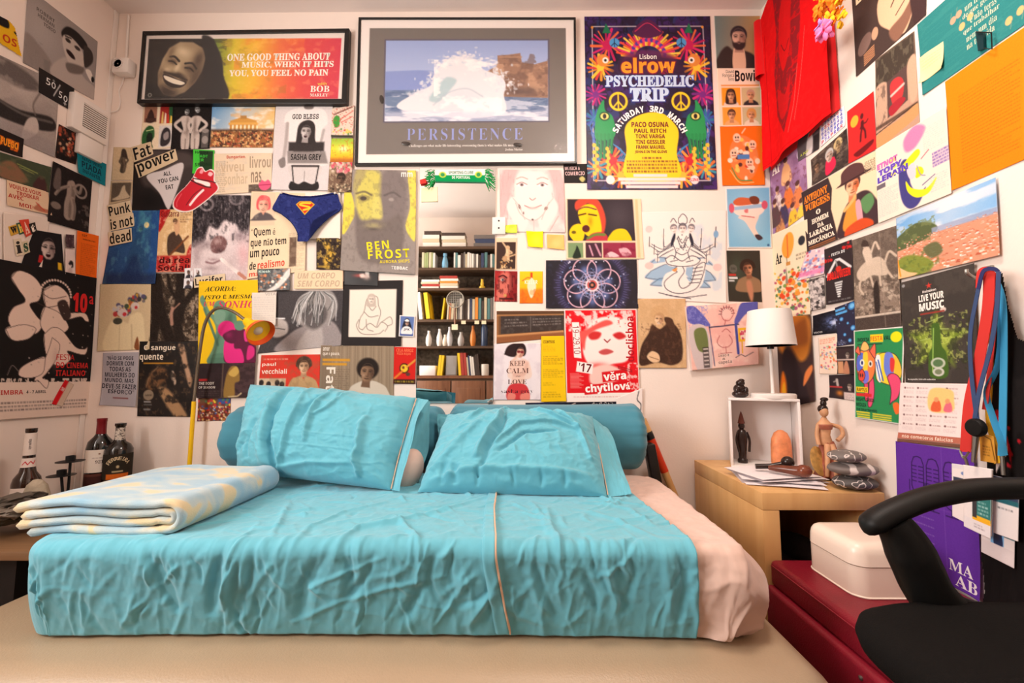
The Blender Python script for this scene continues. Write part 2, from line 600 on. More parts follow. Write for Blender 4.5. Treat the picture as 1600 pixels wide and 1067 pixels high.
b_ = np.arange(CY0 - DMAX - 0.005,CY1 + 0.05,0.0034)
u_ = np.linspace(0,1,600)
B2,U2 = np.meshgrid(b_,u_,indexing='xy')
A2 = (CX0 - DMAX + 0.03) * (1 - U2) + edge_a(B2) * U2
hem = sstep(0.985,1.0,U2) * 0.0025
w2 = bed_wrinkles(A2,B2,0,1.0) + creases(A2,B2) + hem
w2 = np.maximum(w2,-0.006)
edge_drop = -0.006 * sstep(0.9985,1.0,U2)
sheet = tag(MB().grid(drape(A2,B2,0.0085,w2 + edge_drop,0.035)).build('bed_sheet',M_TEAL,loc=(-0.3,1.27,ZM + 0.02),angle=180),
            'wrinkled turquoise sheet spread over the mattress and hanging down its front','sheet')


# hem flap down the middle and its stitching
def ribbon(path_px,wa,lift,n=160,wob=0.0,lift2=None):
    P = [to_sheet(*p) for p in path_px]
    t = np.linspace(0,1,n)
    seg = np.r_[0,np.cumsum([math.dist(P[i],P[i + 1]) for i in range(len(P) - 1)])]
    pa = np.interp(t * seg[-1],seg,[p[0] for p in P])
    pb = np.interp(t * seg[-1],seg,[p[1] for p in P])
    k = np.ones(9) / 9
    pa = np.convolve(np.pad(pa,4,'edge'),k,'valid')
    m = 9
    uu = np.linspace(0,1,m)
    Aa = pa[:,None] + np.outer(np.ones(n),(uu - 1)) * (wa[0] + (wa[1] - wa[0]) * t[:,None])
    Bb = np.repeat(pb[:,None],m,1)
    ww = bed_wrinkles(Aa,Bb,0,1.0) + creases(Aa,Bb)
    ww = np.maximum(ww,-0.006)
    prof = np.where((uu < 0.02) | (uu > 0.98),-0.002,lift)
    return drape(Aa,Bb,0.0085,ww + prof[None,:] + wob * np.sin(t * 40)[:,None],0.035)


HEM = [(778,772),(774,800),(777,855),(782,905),(790,955),(799,1004)]
MB().grid(ribbon(HEM,(0.030,0.036),0.006)).build('hem_flap',M_TEAL,sheet,angle=180)
MB().grid(ribbon([(x - 0.5,y) for x,y in HEM],(0.005,0.004),0.009)).build('hem_stitching',M_STITCH,sheet,angle=180)['label'] = 'beige stitching'

# ============================================================ bolsters and pillows
def bolster(name,label,x0,x1,y,r,zc,seed):
    n,m = 90,72
    P = np.zeros((n,m + 1,3))
    L = x1 - x0
    for i in range(n):
        t = i / (n - 1)
        x = x0 + L * t
        e = min(t,1 - t) * L
        rr = r * (1 - max(0,1 - e / 0.05) ** 2.4 * 0.45)
        if i in (0,n - 1):
            rr = 0.001
        for j in range(m + 1):
            a = 2 * pi * j / m
            pu = 0.006 * (vnoise(a * 9,0,seed) - 0.5) * math.exp(-(e / 0.06)) * 3 if e < 0.3 else 0
            q = rr + pu + 0.004 * (vnoise(t * 8,a * 1.2,seed) - 0.5)
            P[i,j] = (x,y + q * cos(a) * 1.0,zc + max(q * sin(a),-r + 0.004))
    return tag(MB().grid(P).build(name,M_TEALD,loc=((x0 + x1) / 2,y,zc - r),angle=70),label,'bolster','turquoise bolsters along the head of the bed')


RB = 0.123
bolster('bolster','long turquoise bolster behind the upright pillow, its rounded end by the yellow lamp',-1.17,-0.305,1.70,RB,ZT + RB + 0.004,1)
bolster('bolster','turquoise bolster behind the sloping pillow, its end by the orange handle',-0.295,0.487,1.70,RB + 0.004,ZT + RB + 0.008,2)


def pillow_surface(c,nrm,T,n,m,wr,side=1,edge=0.12,endopen=None):
    """c: corners bl, br, tr, tl; nrm: outward normal; T: half thickness"""
    u,v = np.meshgrid(np.linspace(0,1,n),np.linspace(0,1,m),indexing='ij')
    c = [np.array(p,float) for p in c]
    P = (c[0] * ((1 - u) * (1 - v))[...,None] + c[1] * (u * (1 - v))[...,None] + c[2] * (u * v)[...,None] + c[3] * ((1 - u) * v)[...,None])
    fu = np.clip(1 - np.abs(2 * u - 1) ** 2.6,0,1)
    if endopen is not None:
        fu = np.where(u > 0.5,np.clip(1 - np.abs(2 * u - 1) ** 2.6 * (1 - endopen),0,1),fu)
    fv = np.clip(1 - np.abs(2 * v - 1) ** 2.6,0,1)
    th = T * np.sqrt(fu * fv)
    d = th + wr(u,v) * np.clip(fu * fv * 6,0.12,1)
    P[...,2] += 0.012 * (v ** 3 * (fbm(u * 5,0 * u,n) - 0.5) * 2)[:,:] * (fu > -1)
    P[...,0] += 0.010 * (fbm(v * 4,0 * v + 3,n) - 0.5) * np.abs(2 * u - 1) ** 4 * 2
    return P + (np.array(nrm) * side) * d[...,None]


def uv_creases(L):
    def f(u,v):
        o = 0
        for pts,w,h in L:
            h = h * 1.5
            D,S = seg_dist(u + 0.02 * (vnoise(u * 9,v * 9,3) - .5),v,pts)
            o = o + h * np.exp(-(D / w) ** 2) * np.sin(np.clip(0.1 + 0.8 * S,0,1) * pi) ** 0.5
        return o
    return f


def wrink(seed,amp,cr,flow=1.0):
    f = uv_creases(cr)

    def g(u,v):
        wx = fbm(u * 4,v * 4,seed) - 0.5
        a,b = u + 0.35 * v + wx * 0.25,v - 0.3 * u + wx * 0.2
        return amp * (0.010 * ridge(a * 6,b * 2.4,seed + 1,3,2.6) + 0.006 * ridge(a * 13,b * 6,seed + 2,2,2.0) + 0.004 * fbm(u * 26,v * 22,seed + 4) + 0.005 * ridge(a * 3,b * 9,seed + 7,2,3.0)) - 0.006 * amp + f(u,v)
    return g


def V(p): return np.array(tuple(p),float)


# upright pillow
bl,br = V(on_z(371,737,ZT + 0.012)),V(on_z(612,766,ZT + 0.012))
bl[1] = min(bl[1],1.50); bl = V(on_y(371,737,1.46)); bl[2] = max(bl[2],ZT + 0.01)
tl,tr = V(on_y(393,602,1.60)),V(on_y(652,622,1.54))
nr = np.cross(br - bl,tl - bl); nr /= np.linalg.norm(nr)
cr1 = [([(0.31,0.93),(0.275,0.62),(0.28,0.3),(0.33,0.06)],0.022,-0.022),([(0.27,0.9),(0.235,0.5),(0.25,0.1)],0.03,0.010),
       ([(0.44,0.95),(0.42,0.6),(0.40,0.3),(0.36,0.05)],0.014,0.014),([(0.56,0.97),(0.53,0.65),(0.52,0.35)],0.014,0.015),
       ([(0.55,0.9),(0.47,0.7),(0.46,0.5)],0.014,-0.010),([(0.8,0.65),(0.815,0.35),(0.83,0.08)],0.016,0.016),([(0.10,0.35),(0.05,0.2)],0.02,-0.010),
       ([(0.17,0.52),(0.12,0.3),(0.13,0.15)],0.018,-0.010),([(0.45,0.42),(0.79,0.43)],0.006,0.003),([(0.4,0.3),(0.79,0.30)],0.006,0.003),
       ([(0.65,0.9),(0.60,0.7),(0.55,0.62)],0.012,0.010),([(0.35,0.06),(0.55,0.14),(0.8,0.18)],0.02,0.008),([(0.62,0.97),(0.63,0.85)],0.012,-0.010)]
wr1 = wrink(21,0.9,cr1)
pil = thing('pillow','turquoise pillow standing upright against the bolster, its open pillowcase end showing','pillow',(-0.75,1.47,ZT),'pillows on the bed')
F = pillow_surface((bl,br,tr,tl),nr,0.10,170,110,wr1,1)
K = pillow_surface((bl,br,tr,tl),nr,0.025,60,40,wrink(25,0.3,[]),-1)
MB().grid(F).grid(K).build('pillowcase',M_TEAL,pil,angle=180)
# the open end of the case: two loose flaps beyond the filling
e_b,e_t = br,tr
f_b,f_t = V(on_y(626,768,br[1] - 0.02)),V(on_y(669,624,1.535))
f_b[2] = max(f_b[2],ZT + 0.008)


def flap(a0,a1,b1,b0,seed,out,n=40,m=60):
    u,v = np.meshgrid(np.linspace(0,1,n),np.linspace(0,1,m),indexing='ij')
    P = a0 * ((1 - u) * (1 - v))[...,None] + b0 * (u * (1 - v))[...,None] + b1 * (u * v)[...,None] + a1 * ((1 - u) * v)[...,None]
    d = out * np.sin(v * pi) * (0.35 + 0.65 * u) + 0.012 * (fbm(u * 3,v * 4,seed) - 0.5) * (0.2 + u) + 0.010 * np.sin(v * 9 + 1) * u
    return P + nr * d[...,None]


ff = MB().grid(flap(e_b,e_t,f_t,f_b,31,0.035)).build('front_flap',M_TEAL,pil,angle=180)
g_b,g_t = V(on_y(655,752,1.44)),V(on_y(671,626,1.60))
MB().grid(flap(e_b + np.array((0,.06,0)),e_t + np.array((0,0.02,0)),g_t,g_b,33,-0.04)).build('back_flap',M_TEAL,pil,angle=180)
st = []
for t in np.linspace(0.01,0.99,60):
    a = e_b * (1 - t) + e_t * t
    d = 0.035 * sin(t * pi) * 0.35 + 0.006
    st.append(a + nr * d)
MB().tube(st,0.0018,6).build('flap_stitching',M_STITCH,pil)['label'] = 'beige stitching'
MB().ico(V(on_y(637,735,1.435)),(0.05,0.055,0.075),Matrix.Rotation(0.35,3,'Y'),3).build('inner_pillow',M_PINK,pil)['label'] = 'beige pillow filling seen in the open end'

# sloping pillow
bl,br = V(on_z(654,769,ZT + 0.010)),V(on_z(950,776,ZT + 0.010))
tl,tr = V(on_y(700,648,1.56)),V(on_y(925,652,1.56))
nr2 = np.cross(br - bl,tl - bl); nr2 /= np.linalg.norm(nr2)
cr2 = [([(0.05,0.15),(0.2,0.5),(0.32,0.8)],0.03,0.010),([(0.42,0.95),(0.37,0.6),(0.30,0.25)],0.018,0.016),([(0.42,0.9),(0.42,0.6),(0.36,0.3),(0.33,0.1)],0.015,-0.012),
       ([(0.40,0.4),(0.52,0.62),(0.72,0.68),(0.86,0.62)],0.016,0.013),([(0.43,0.3),(0.56,0.52),(0.74,0.56)],0.015,-0.012),([(0.58,0.98),(0.78,0.75),(0.9,0.6)],0.016,0.014),
       ([(0.05,0.05),(0.25,0.13),(0.6,0.13),(0.9,0.12)],0.03,0.010),([(0.2,0.05),(0.19,0.18)],0.018,-0.012),([(0.13,0.05),(0.13,0.2)],0.018,-0.010),
       ([(0.33,0.03),(0.32,0.13)],0.012,-0.008),([(0.52,0.03),(0.51,0.12)],0.012,-0.008),([(0.66,0.03),(0.65,0.12)],0.012,-0.008),([(0.78,0.03),(0.77,0.12)],0.012,-0.008),
       ([(0.28,0.95),(0.2,0.75)],0.02,0.012),([(0.75,0.95),(0.86,0.7),(0.93,0.3)],0.016,0.012)]
pil2 = thing('pillow','turquoise pillow lying aslant against the bolster, creases fanning over its front','pillow',(0,1.4,ZT),'pillows on the bed')
MB().grid(pillow_surface((bl,br,tr,tl),nr2,0.095,180,110,wrink(51,0.9,cr2),1)).grid(pillow_surface((bl,br,tr,tl),nr2,0.022,60,40,wrink(55,0.3,[]),-1)).build('pillowcase',M_TEAL,pil2,angle=180)
nr = nr2
f_b,f_t = V(on_z(986,775,ZT + 0.008)),V(on_y(950,668,1.56))
MB().grid(flap(br,tr,f_t,f_b,41,0.02)).build('front_flap',M_TEAL,pil2,angle=180)
st = [br * (1 - t) + tr * t + nr2 * (0.02 * sin(t * pi) * 0.35 + 0.005) for t in np.linspace(0.01,0.6,30)]
MB().tube(st,0.0016,6).build('flap_stitching',M_STITCH,pil2)['label'] = 'beige stitching'
# pillow underneath
bl,br = V(on_y(688,735,1.49)),V(on_y(965,735,1.49))
tl,tr = V(on_y(684,648,1.59)),V(on_y(930,655,1.59))
bl[2] = br[2] = ZT + 0.012
nr3 = np.cross(br - bl,tl - bl); nr3 /= np.linalg.norm(nr3)
pil3 = thing('pillow','turquoise pillow mostly hidden between the sloping pillow and the bolster','pillow',(0,1.52,ZT),'pillows on the bed')
MB().grid(pillow_surface((bl,br,tr,tl),nr3,0.03,90,60,wrink(61,0.7,[]),1)).grid(pillow_surface((bl,br,tr,tl),nr3,0.006,60,40,wrink(65,0.2,[]),-1)).build('pillowcase',M_TEAL,pil3,angle=180)

# ============================================================ folded blanket
m = mat('blue_leaf_blanket',(160,190,200),0.97,sheen=0.5,spec=0.05,bump=0.25,bscale=420)
nt = m.node_tree
bs = nt.nodes['Principled BSDF']
tc = nt.nodes.new('ShaderNodeTexCoord')
mp = nt.nodes.new('ShaderNodeMapping')
mp.inputs['Rotation'].default_value = (0,0,0.6)
mp.inputs['Scale'].default_value = (9,16,12)
nt.links.new(tc.outputs['Object'],mp.inputs[0])
no = nt.nodes.new('ShaderNodeTexNoise')
no.inputs['Scale'].default_value = 0.95
no.inputs['Detail'].default_value = 2.0
no.inputs['Distortion'].default_value = 0.4
nt.links.new(mp.outputs[0],no.inputs[0])
cr = nt.nodes.new('ShaderNodeValToRGB')
e = cr.color_ramp.elements
for pos,c in ((0.36,(136,178,200)),(0.5,(162,188,198)),(0.585,(190,198,192)),(0.62,(214,196,156))):
    x = e[0] if pos == 0.36 else (e[1] if pos == 0.5 else e.new(pos))
    x.position = pos
    x.color = tuple(lin(c)) + (1,)
nt.links.new(no.outputs[0],cr.inputs[0])
nt.links.new(cr.outputs[0],bs.inputs['Base Color'])
BX0,BX1,BY0,BY1 = -1.175,-0.79,0.985,1.375
bk = MB()


def hairpin(xl,xr,zc,r,th,seed,xl2):
    """a layer of blanket: in along the bottom, round the fold, back along the top"""
    cen = []
    for i in range(24):
        cen.append((xl2 + (xr - r - xl2) * i / 24,zc - r))
    for i in range(13):
        a = -pi / 2 + pi * i / 12
        cen.append((xr - r + r * cos(a),zc + r * sin(a)))
    for i in range(1,25):
        cen.append((xr - r + (xl - xr + r) * i / 24,zc + r))
    cen = [(xl2 - 0.005,zc - r)] + cen + [(xl - 0.005,zc + r)]
    n = len(cen)
    k = 26
    y = np.r_[BY0,BY0 + 0.0015,BY0 + 0.004,BY0 + 0.008,np.linspace(BY0 + 0.03,BY1 - 0.012,k - 6),BY1 - 0.004,BY1]
    out,inn = np.zeros((n,k,3)),np.zeros((n,k,3))
    for i,(x,z) in enumerate(cen):
        a,b = cen[max(i - 1,0)],cen[min(i + 1,n - 1)]
        tx,tz = b[0] - a[0],b[1] - a[1]
        l = math.hypot(tx,tz)
        nx,nz = tz / l,-tx / l
        endr = 0.55 if i in (0,n - 1) else 1.3 if min(i,n - 1 - i) < 3 else 1
        for j in range(k):
            wob = 0.004 * (vnoise(x * 14,y[j] * 6,seed) - 0.5) + (0.004 * sin((x - BX0) * 16) if x < xr - 0.05 else 0)
            sag = -0.010 * max(0,(-1.04 - x)) / 0.13 if x < -1.04 else 0
            er = math.sqrt(max(0.03,1 - max(0,1 - min(y[j] - BY0,BY1 - y[j]) / 0.008) ** 2))
            yy = y[j] + (0.006 * (vnoise(x * 9,3,seed + 2) - 0.5))
            h = th / 2 * endr * er
            out[i,j] = (x + nx * h,yy,z + nz * h + wob + sag)
            inn[i,j] = (x - nx * h,yy,z - nz * h + wob + sag)
    ring = np.concatenate([out,inn[::-1],out[:1]],0)
    bk.grid(ring)
    for j in (0,k - 1):
        cap = np.stack([out[:,j],inn[:,j]],1)
        bk.grid(cap)


hairpin(BX0 + 0.0,BX1,ZT + 0.046,0.030,0.018,3,BX0 + 0.035)
hairpin(BX0 + 0.02,BX1 - 0.016,ZT + 0.046,0.0098,0.0175,5,BX0 + 0.01)
tag(bk.build('blanket',m,loc=((BX0 + BX1) / 2,1.19,ZT),angle=60),'folded pale blue fleece blanket with cream leaf blotches on the bed corner','blanket')
# ============================================================ printed things: inked meshes
STEP = 1.15                                  # pixels of the frame per mesh cell
GL = {}
WALLS = {'B': (lambda p: on_y(p[0],p[1],YB),Vector((0,-1,0))),'L': (lambda p: on_x(p[0],p[1],XL),Vector((1,0,0))),'R': (lambda p: on_x(p[0],p[1],XR),Vector((-1,0,0)))}
PLACED = {'B': [],'L': [],'R': []}
MATHFONT = {'B': (0x1D400,0x1D7CE),'S': (0x1D5D4,0x1D7EC),'T': (0x1D670,0x1D7F6),'I': (0x1D63C,0x1D7EC),'s': (0x1D5A0,0x1D7E2),'i': (0x1D468,0x1D7CE)}


def styled(t,st):
    if st not in MATHFONT:
        return t
    b,d = MATHFONT[st]
    o = ''
    for c in t:
        if 'A' <= c <= 'Z':
            o += chr(b + ord(c) - 65)
        elif 'a' <= c <= 'z':
            o += chr(b + 26 + ord(c) - 97)
        elif '0' <= c <= '9':
            o += chr(d + int(c))
        else:
            o += c
    return o


def glyphs(t,st,bold,space,line):
    """outline text as flat polygons scaled to the unit box (y down)"""
    k = (t,st,bold,space,line)
    if k in GL:
        return GL[k]
    c = bpy.data.curves.new('lettering','FONT')
    c.body = styled(t,st)
    c.resolution_u = 2
    c.offset = bold
    c.space_character = space
    c.space_line = line
    c.align_x = 'CENTER' if '\n' in t else 'LEFT'
    o = bpy.data.objects.new('lettering',c)
    me = bpy.data.meshes.new_from_object(o)
    v = np.empty(len(me.vertices) * 3)
    me.vertices.foreach_get('co',v)
    v = v.reshape(-1,3)[:,:2]
    f = [tuple(p.vertices) for p in me.polygons]
    bpy.data.objects.remove(o)
    bpy.data.curves.remove(c)
    bpy.data.meshes.remove(me)
    if len(v) == 0:
        return None
    lo,hi = v.min(0),v.max(0)
    v = (v - lo) / np.maximum(hi - lo,1e-9)
    v[:,1] = 1 - v[:,1]
    GL[k] = (v,f)
    return GL[k]


def mixc(a,b,t): return tuple(a[i] + (b[i] - a[i]) * t for i in range(3))


class Print:
    """a sheet with printed ink; coordinates are per cent of its width (x) and height (y), from its top left"""

    def __init__(s,name,label,cat,quad,wall=None,base=250,lift=None,curl=1.0,matl=None,step=STEP,group=None,pos=None,pxsize=None,seed=None,thick=0.0006,parent=None,skirt=True):
        s.name,s.label,s.cat,s.group,s.wall,s.parent,s.skirt,s.thick = name,label,cat,group,wall,parent,skirt,thick
        q = quad
        if q:
            s.w = (math.dist(q[0],q[1]) + math.dist(q[3],q[2])) / 2
            s.h = (math.dist(q[0],q[3]) + math.dist(q[1],q[2])) / 2
        else:
            s.w,s.h = pxsize
        s.n,s.m = max(4,int(s.w / step)),max(4,int(s.h / step))
        s.seed = seed if seed is not None else (int(s.w * 7 + s.h * 13) % 997)
        s.matl = matl or PAPER
        u,v = np.meshgrid(np.linspace(0,1,s.n + 1),np.linspace(0,1,s.m + 1),indexing='ij')
        s.U,s.V = u,v
        s.img = np.empty(u.shape + (3,))
        s.img[:] = rgb(base)
        s.cut = None
        s.txt = []
        s.clip = None
        s.F()
        s.curl = curl
        if pos:
            s.pos = pos
        else:
            fn,nrm = WALLS[wall]
            s.c = [np.array(fn(p)) for p in q]
            s.nrm = np.array(nrm)
            if lift is None:
                a = 1 if wall == 'B' else 0
                ax = (0 if wall == 'B' else 1)
                bb = (min(p[ax] for p in s.c),max(p[ax] for p in s.c),min(p[2] for p in s.c),max(p[2] for p in s.c))
                lay = 0
                for b,l in PLACED[wall]:
                    ox = min(bb[1],b[1]) - max(bb[0],b[0])
                    oz = min(bb[3],b[3]) - max(bb[2],b[2])
                    if ox > 0.002 and oz > 0.002:
                        lay = max(lay,l + 1)
                PLACED[wall].append((bb,lay))
                lift = 0.0012 + lay * 0.0011
            s.lift = lift
            s.pos = s.flat

    def flat(s,u,v,off):
        u,v = np.asarray(u,float)[...,None],np.asarray(v,float)[...,None]
        P = s.c[0] * (1 - u) * (1 - v) + s.c[1] * u * (1 - v) + s.c[2] * u * v + s.c[3] * (1 - u) * v
        k = s.seed
        bow = s.curl * (0.0006 * (1 + np.sin(u * 5 + k) * np.cos(v * 4 + k * 2)) + 0.0035 * (np.clip(np.abs(u - 0.5) * 2,0,1) ** 6) * (np.clip(v,0,1) ** 5) * (0.3 + 0.7 * ((k % 5) / 4)))
        return P + s.nrm * (s.lift + bow + np.asarray(off)[...,None] if np.ndim(off) else s.lift + bow + off)

    # -- drawing frames: F() is the page in per cent; F(cx, cy, size, rot) is a local frame whose unit is size% of the page width
    def F(s,cx=None,cy=None,size=None,rot=0,sx=1.0):
        if cx is None:
            s.X,s.Y = s.U * 100,s.V * 100
            s.px,s.py = s.w / 100,s.h / 100
            s.fr = None
        else:
            k = size * s.w / 100
            dx,dy = (s.U * 100 - cx) * s.w / 100,(s.V * 100 - cy) * s.h / 100
            a = radians(rot)
            s.X,s.Y = (dx * cos(a) + dy * sin(a)) / k / sx,(-dx * sin(a) + dy * cos(a)) / k
            s.px,s.py = k * sx,k
            s.fr = (cx,cy,k,a)
        return s

    def put(s,cov,col,a=1.0):
        cov = np.clip(cov,0,1) * a
        if s.clip is not None:
            cov = cov * s.clip
        c = np.asarray(col,float) if isinstance(col,np.ndarray) else np.array(rgb(col),float)
        s.img += (c - s.img) * cov[...,None]
        return cov

    def mask(s,cov=None):
        s.clip = cov
        return s

    def covE(s,cx,cy,rx,ry,rot=0,soft=1.2):
        a = radians(rot)
        dx,dy = (s.X - cx) * s.px,(s.Y - cy) * s.py
        x,y = dx * cos(a) + dy * sin(a),-dx * sin(a) + dy * cos(a)
        RX,RY = rx * s.px,ry * s.py
        q = np.sqrt((x / RX) ** 2 + (y / RY) ** 2)
        return np.clip((1 - q) * min(RX,RY) / soft + 0.5,0,1)

    def E(s,cx,cy,rx,ry,col,rot=0,soft=1.2,a=1.0): return s.put(s.covE(cx,cy,rx,ry,rot,soft),col,a) is None or s

    def B(s,cx,cy,rx,ry,col,a=1.0,rot=0):
        """soft blob"""
        t = radians(rot)
        dx,dy = (s.X - cx) * s.px,(s.Y - cy) * s.py
        x,y = dx * cos(t) + dy * sin(t),-dx * sin(t) + dy * cos(t)
        q = (x / (rx * s.px)) ** 2 + (y / (ry * s.py)) ** 2
        s.put(np.exp(-q * 1.6),col,a)
        return s

    def covG(s,pts,soft=1.2):
        X,Y = s.X * s.px,s.Y * s.py
        p = [(x * s.px,y * s.py) for x,y in pts]
        inside = np.zeros(X.shape,bool)
        n = len(p)
        for i in range(n):
            x0,y0 = p[i]
            x1,y1 = p[(i + 1) % n]
            if y0 == y1:
                continue
            c = ((y0 <= Y) != (y1 <= Y))
            inside ^= c & (X < (x1 - x0) * (Y - y0) / (y1 - y0) + x0)
        D,_ = seg_dist(X,Y,p + [p[0]])
        return np.clip(np.where(inside,D,-D) / soft + 0.5,0,1)

    def G(s,pts,col,soft=1.2,a=1.0):
        s.put(s.covG(pts,soft),col,a)
        return s

    def C(s,pts,col,soft=1.2,a=1.0,n=6):
        """smooth closed outline through the points"""
        p = [pts[-1]] + list(pts) + [pts[0],pts[1]]
        o = [(q.x,q.y) for q in spline([(x,y,0) for x,y in p],n)]
        k = len(o)
        return s.G(o[n:k - n - 1],col,soft,a)

    def L(s,pts,wpx,col,soft=1.0,a=1.0,smooth=False):
        if smooth:
            pts = [(q.x,q.y) for q in spline([(x,y,0) for x,y in pts],6)]
        X,Y = s.X * s.px,s.Y * s.py
        D,_ = seg_dist(X,Y,[(x * s.px,y * s.py) for x,y in pts])
        s.put(np.clip((wpx / 2 - D) / soft + 0.5,0,1),col,a)
        return s

    def R(s,x0,y0,x1,y1,col,a=1.0,soft=1.0):
        dx = np.minimum(s.X - x0,x1 - s.X) * s.px
        dy = np.minimum(s.Y - y0,y1 - s.Y) * s.py
        s.put(np.clip(np.minimum(dx,dy) / soft + 0.5,0,1),col,a)
        return s

    def frame(s,t,col):
        """border of t pixels"""
        s.F()
        d = np.minimum(np.minimum(s.U,1 - s.U) * s.w,np.minimum(s.V,1 - s.V) * s.h)
        s.put(np.clip(t - d + 0.5,0,1),col)
        return s

    def grad(s,x0,y0,x1,y1,stops,a=1.0):
        t = ((s.X - x0) * (x1 - x0) + (s.Y - y0) * (y1 - y0)) / ((x1 - x0) ** 2 + (y1 - y0) ** 2)
        ps = [p for p,_ in stops]
        cs = np.array([rgb(c) for _,c in stops],float)
        col = np.stack([np.interp(t,ps,cs[:,i]) for i in range(3)],-1)
        s.put(np.ones(s.X.shape),col,a)
        return s

    def N(s,sx,sy,col,a=0.5,lo=0.4,hi=0.7,seed=0,kind='f',octv=4,box=None):
        """cloudy noise of a colour; sx, sy cells across the page"""
        fn = fbm if kind == 'f' else ridge
        n = fn(s.U * sx + 7.3 * seed,s.V * sy,s.seed + seed,octv)
        k = sstep(lo,hi,n)
        if box:
            k = k * (s.U * 100 > box[0]) * (s.U * 100 < box[2]) * (s.V * 100 > box[1]) * (s.V * 100 < box[3])
        s.put(k,col,a)
        return s

    def speck(s,n,cols,r=(0.6,1.6),box=(0,0,100,100),seed=0,asp=1.0):
        g = random.Random(s.seed + seed)
        for i in range(n):
            q = g.uniform(*r)
            s.E(g.uniform(box[0],box[2]),g.uniform(box[1],box[3]),q,q * s.px / s.py * asp,g.choice(cols),g.uniform(0,180) if asp != 1 else 0)
        return s

    def body(s,x0,y0,x1,y1,rows,col,seed=0,a=0.75,fill=0.55):
        """lines of small type, too small to read"""
        g = random.Random(s.seed + seed)
        rh = (y1 - y0) / rows
        for i in range(rows):
            y = y0 + rh * (i + 0.5)
            x = x0
            end = x1 - (g.uniform(0,0.4) * (x1 - x0) if g.random() < 0.25 else 0)
            while x < end:
                l = g.uniform(1.5,5.5) / s.px
                s.R(x,y - rh * fill / 2,min(x + l,end),y + rh * fill / 2,col,a * g.uniform(0.6,1))
                x += l + 1.3 / s.px
        return s

    def T(s,t,x0,y0,x1,y1,col,st=None,bold=0.0,rot=0,shear=0.0,space=1.0,line=1.0,dz=0.0):
        """lettering stretched to the box (per cent of the page), turned rot degrees about the box centre"""
        g = glyphs(t,st,bold,space,line)
        if g is None:
            return s
        v,f = g
        x = (v[:,0] + shear * (0.5 - v[:,1])) * (x1 - x0) * s.w / 100
        y = v[:,1] * (y1 - y0) * s.h / 100
        cx,cy = (x1 - x0) * s.w / 200,(y1 - y0) * s.h / 200
        a = radians(rot)
        x,y = x - cx,y - cy
        x,y = x * cos(a) - y * sin(a),x * sin(a) + y * cos(a)
        u = (x + (x0 + x1) / 2 * s.w / 100) / s.w
        w = (y + (y0 + y1) / 2 * s.h / 100) / s.h
        s.txt.append((u,w,f,rgb(col),0.00035 + dz))
        return s

    def arcT(s,t,cx,cy,r,a0,a1,hgt,wid,col,st='S',bold=0.0):
        """letters along an arc; r in per cent of the width; hgt per cent of the height"""
        for i,ch in enumerate(t):
            if ch == ' ':
                continue
            a = radians(a0 + (a1 - a0) * i / (len(t) - 1))
            x = cx + r * sin(a)
            y = cy - r * cos(a) * s.w / s.h
            k = 0.45 if ch in 'I1' else 1
            s.T(ch,x - wid / 2 * k,y - hgt / 2,x + wid / 2 * k,y + hgt / 2,col,st,bold,math.degrees(a))
        return s

    # -- people on paper: a plain head in its own frame (unit: half the head's height or so)
    def head(s,cx,cy,size,rot=0,skin=200,shade=120,hair=40,light=-1,style='short',beard=None,lips=None,eye=30,turn=0.0,glasses=None,smile=0,brow=None,open_mouth=False,neck=True,sx=1.0):
        s.F(cx,cy,size,rot,sx)
        keep = s.clip
        lips = lips if lips is not None else mixc(rgb(skin),rgb(shade),0.75)
        brow = brow if brow is not None else mixc(rgb(hair),rgb(shade),0.25)
        dark = mixc(rgb(shade),(10,8,8),0.45)
        t = turn
        if style == 'long':
            s.C([(-0.85,-0.3),(-0.6,-1.0),(0,-1.2),(0.62,-1.0),(0.88,-0.2),(0.98,0.9),(0.8,1.5),(-0.8,1.5),(-1.0,0.8)],hair)
        elif style == 'afro':
            s.E(0,-0.35,1.0,0.98,hair,soft=3)
        elif style == 'curly':
            s.E(0,-0.35,0.92,0.92,hair,soft=3)
            for i in range(16):
                a = pi * (0.95 + 1.1 * i / 15)
                s.E(0.86 * cos(a),-0.3 + 0.86 * sin(a),0.2,0.2,hair)
        elif style == 'short':
            s.E(0,-0.28,0.74,0.80,hair)
        elif style == 'bob':
            s.C([(-0.8,0.35),(-0.85,-0.4),(-0.5,-1.05),(0.1,-1.15),(0.65,-0.95),(0.88,-0.3),(0.82,0.4),(0.4,0.6),(-0.4,0.6)],hair)
        if neck:
            s.G([(-0.32,0.55),(0.32,0.55),(0.40,1.35),(-0.42,1.35)],mixc(rgb(skin),rgb(shade),0.6))
        fm = s.covE(0,0.02,0.60,0.84,soft=1.2)
        jaw = s.covG([(-0.56,0.1),(0.56,0.1),(0.42,0.62),(0.16,0.88),(-0.16,0.88),(-0.42,0.62)],2)
        fm = np.maximum(fm * (s.Y < 0.3),np.minimum(jaw + 0,1))
        s.clip = fm if keep is None else fm * keep
        s.put(np.ones(fm.shape),skin)
        s.B(0.50 * -light + t,0.1,0.5,1.0,shade,1.0)
        s.B(0,-0.55,0.7,0.22,shade,0.5)
        s.B(0.0 + t,0.95,0.5,0.22,shade,0.6)
        s.B(0.0 + t,-0.8,0.6,0.25,shade,0.35)
        for e in (-1,1):
            s.B(e * 0.27 + t,-0.08,0.20,0.15,shade,0.75)
            s.B(e * 0.3 + t,0.3,0.14,0.12,mixc(rgb(skin),(255,255,255),0.35),0.4 if e == light else 0.1)
        s.B(0.10 * -light + t * 1.3,0.18,0.09,0.26,shade,0.75)
        s.B(t * 1.3,0.36,0.17,0.07,dark,0.55)
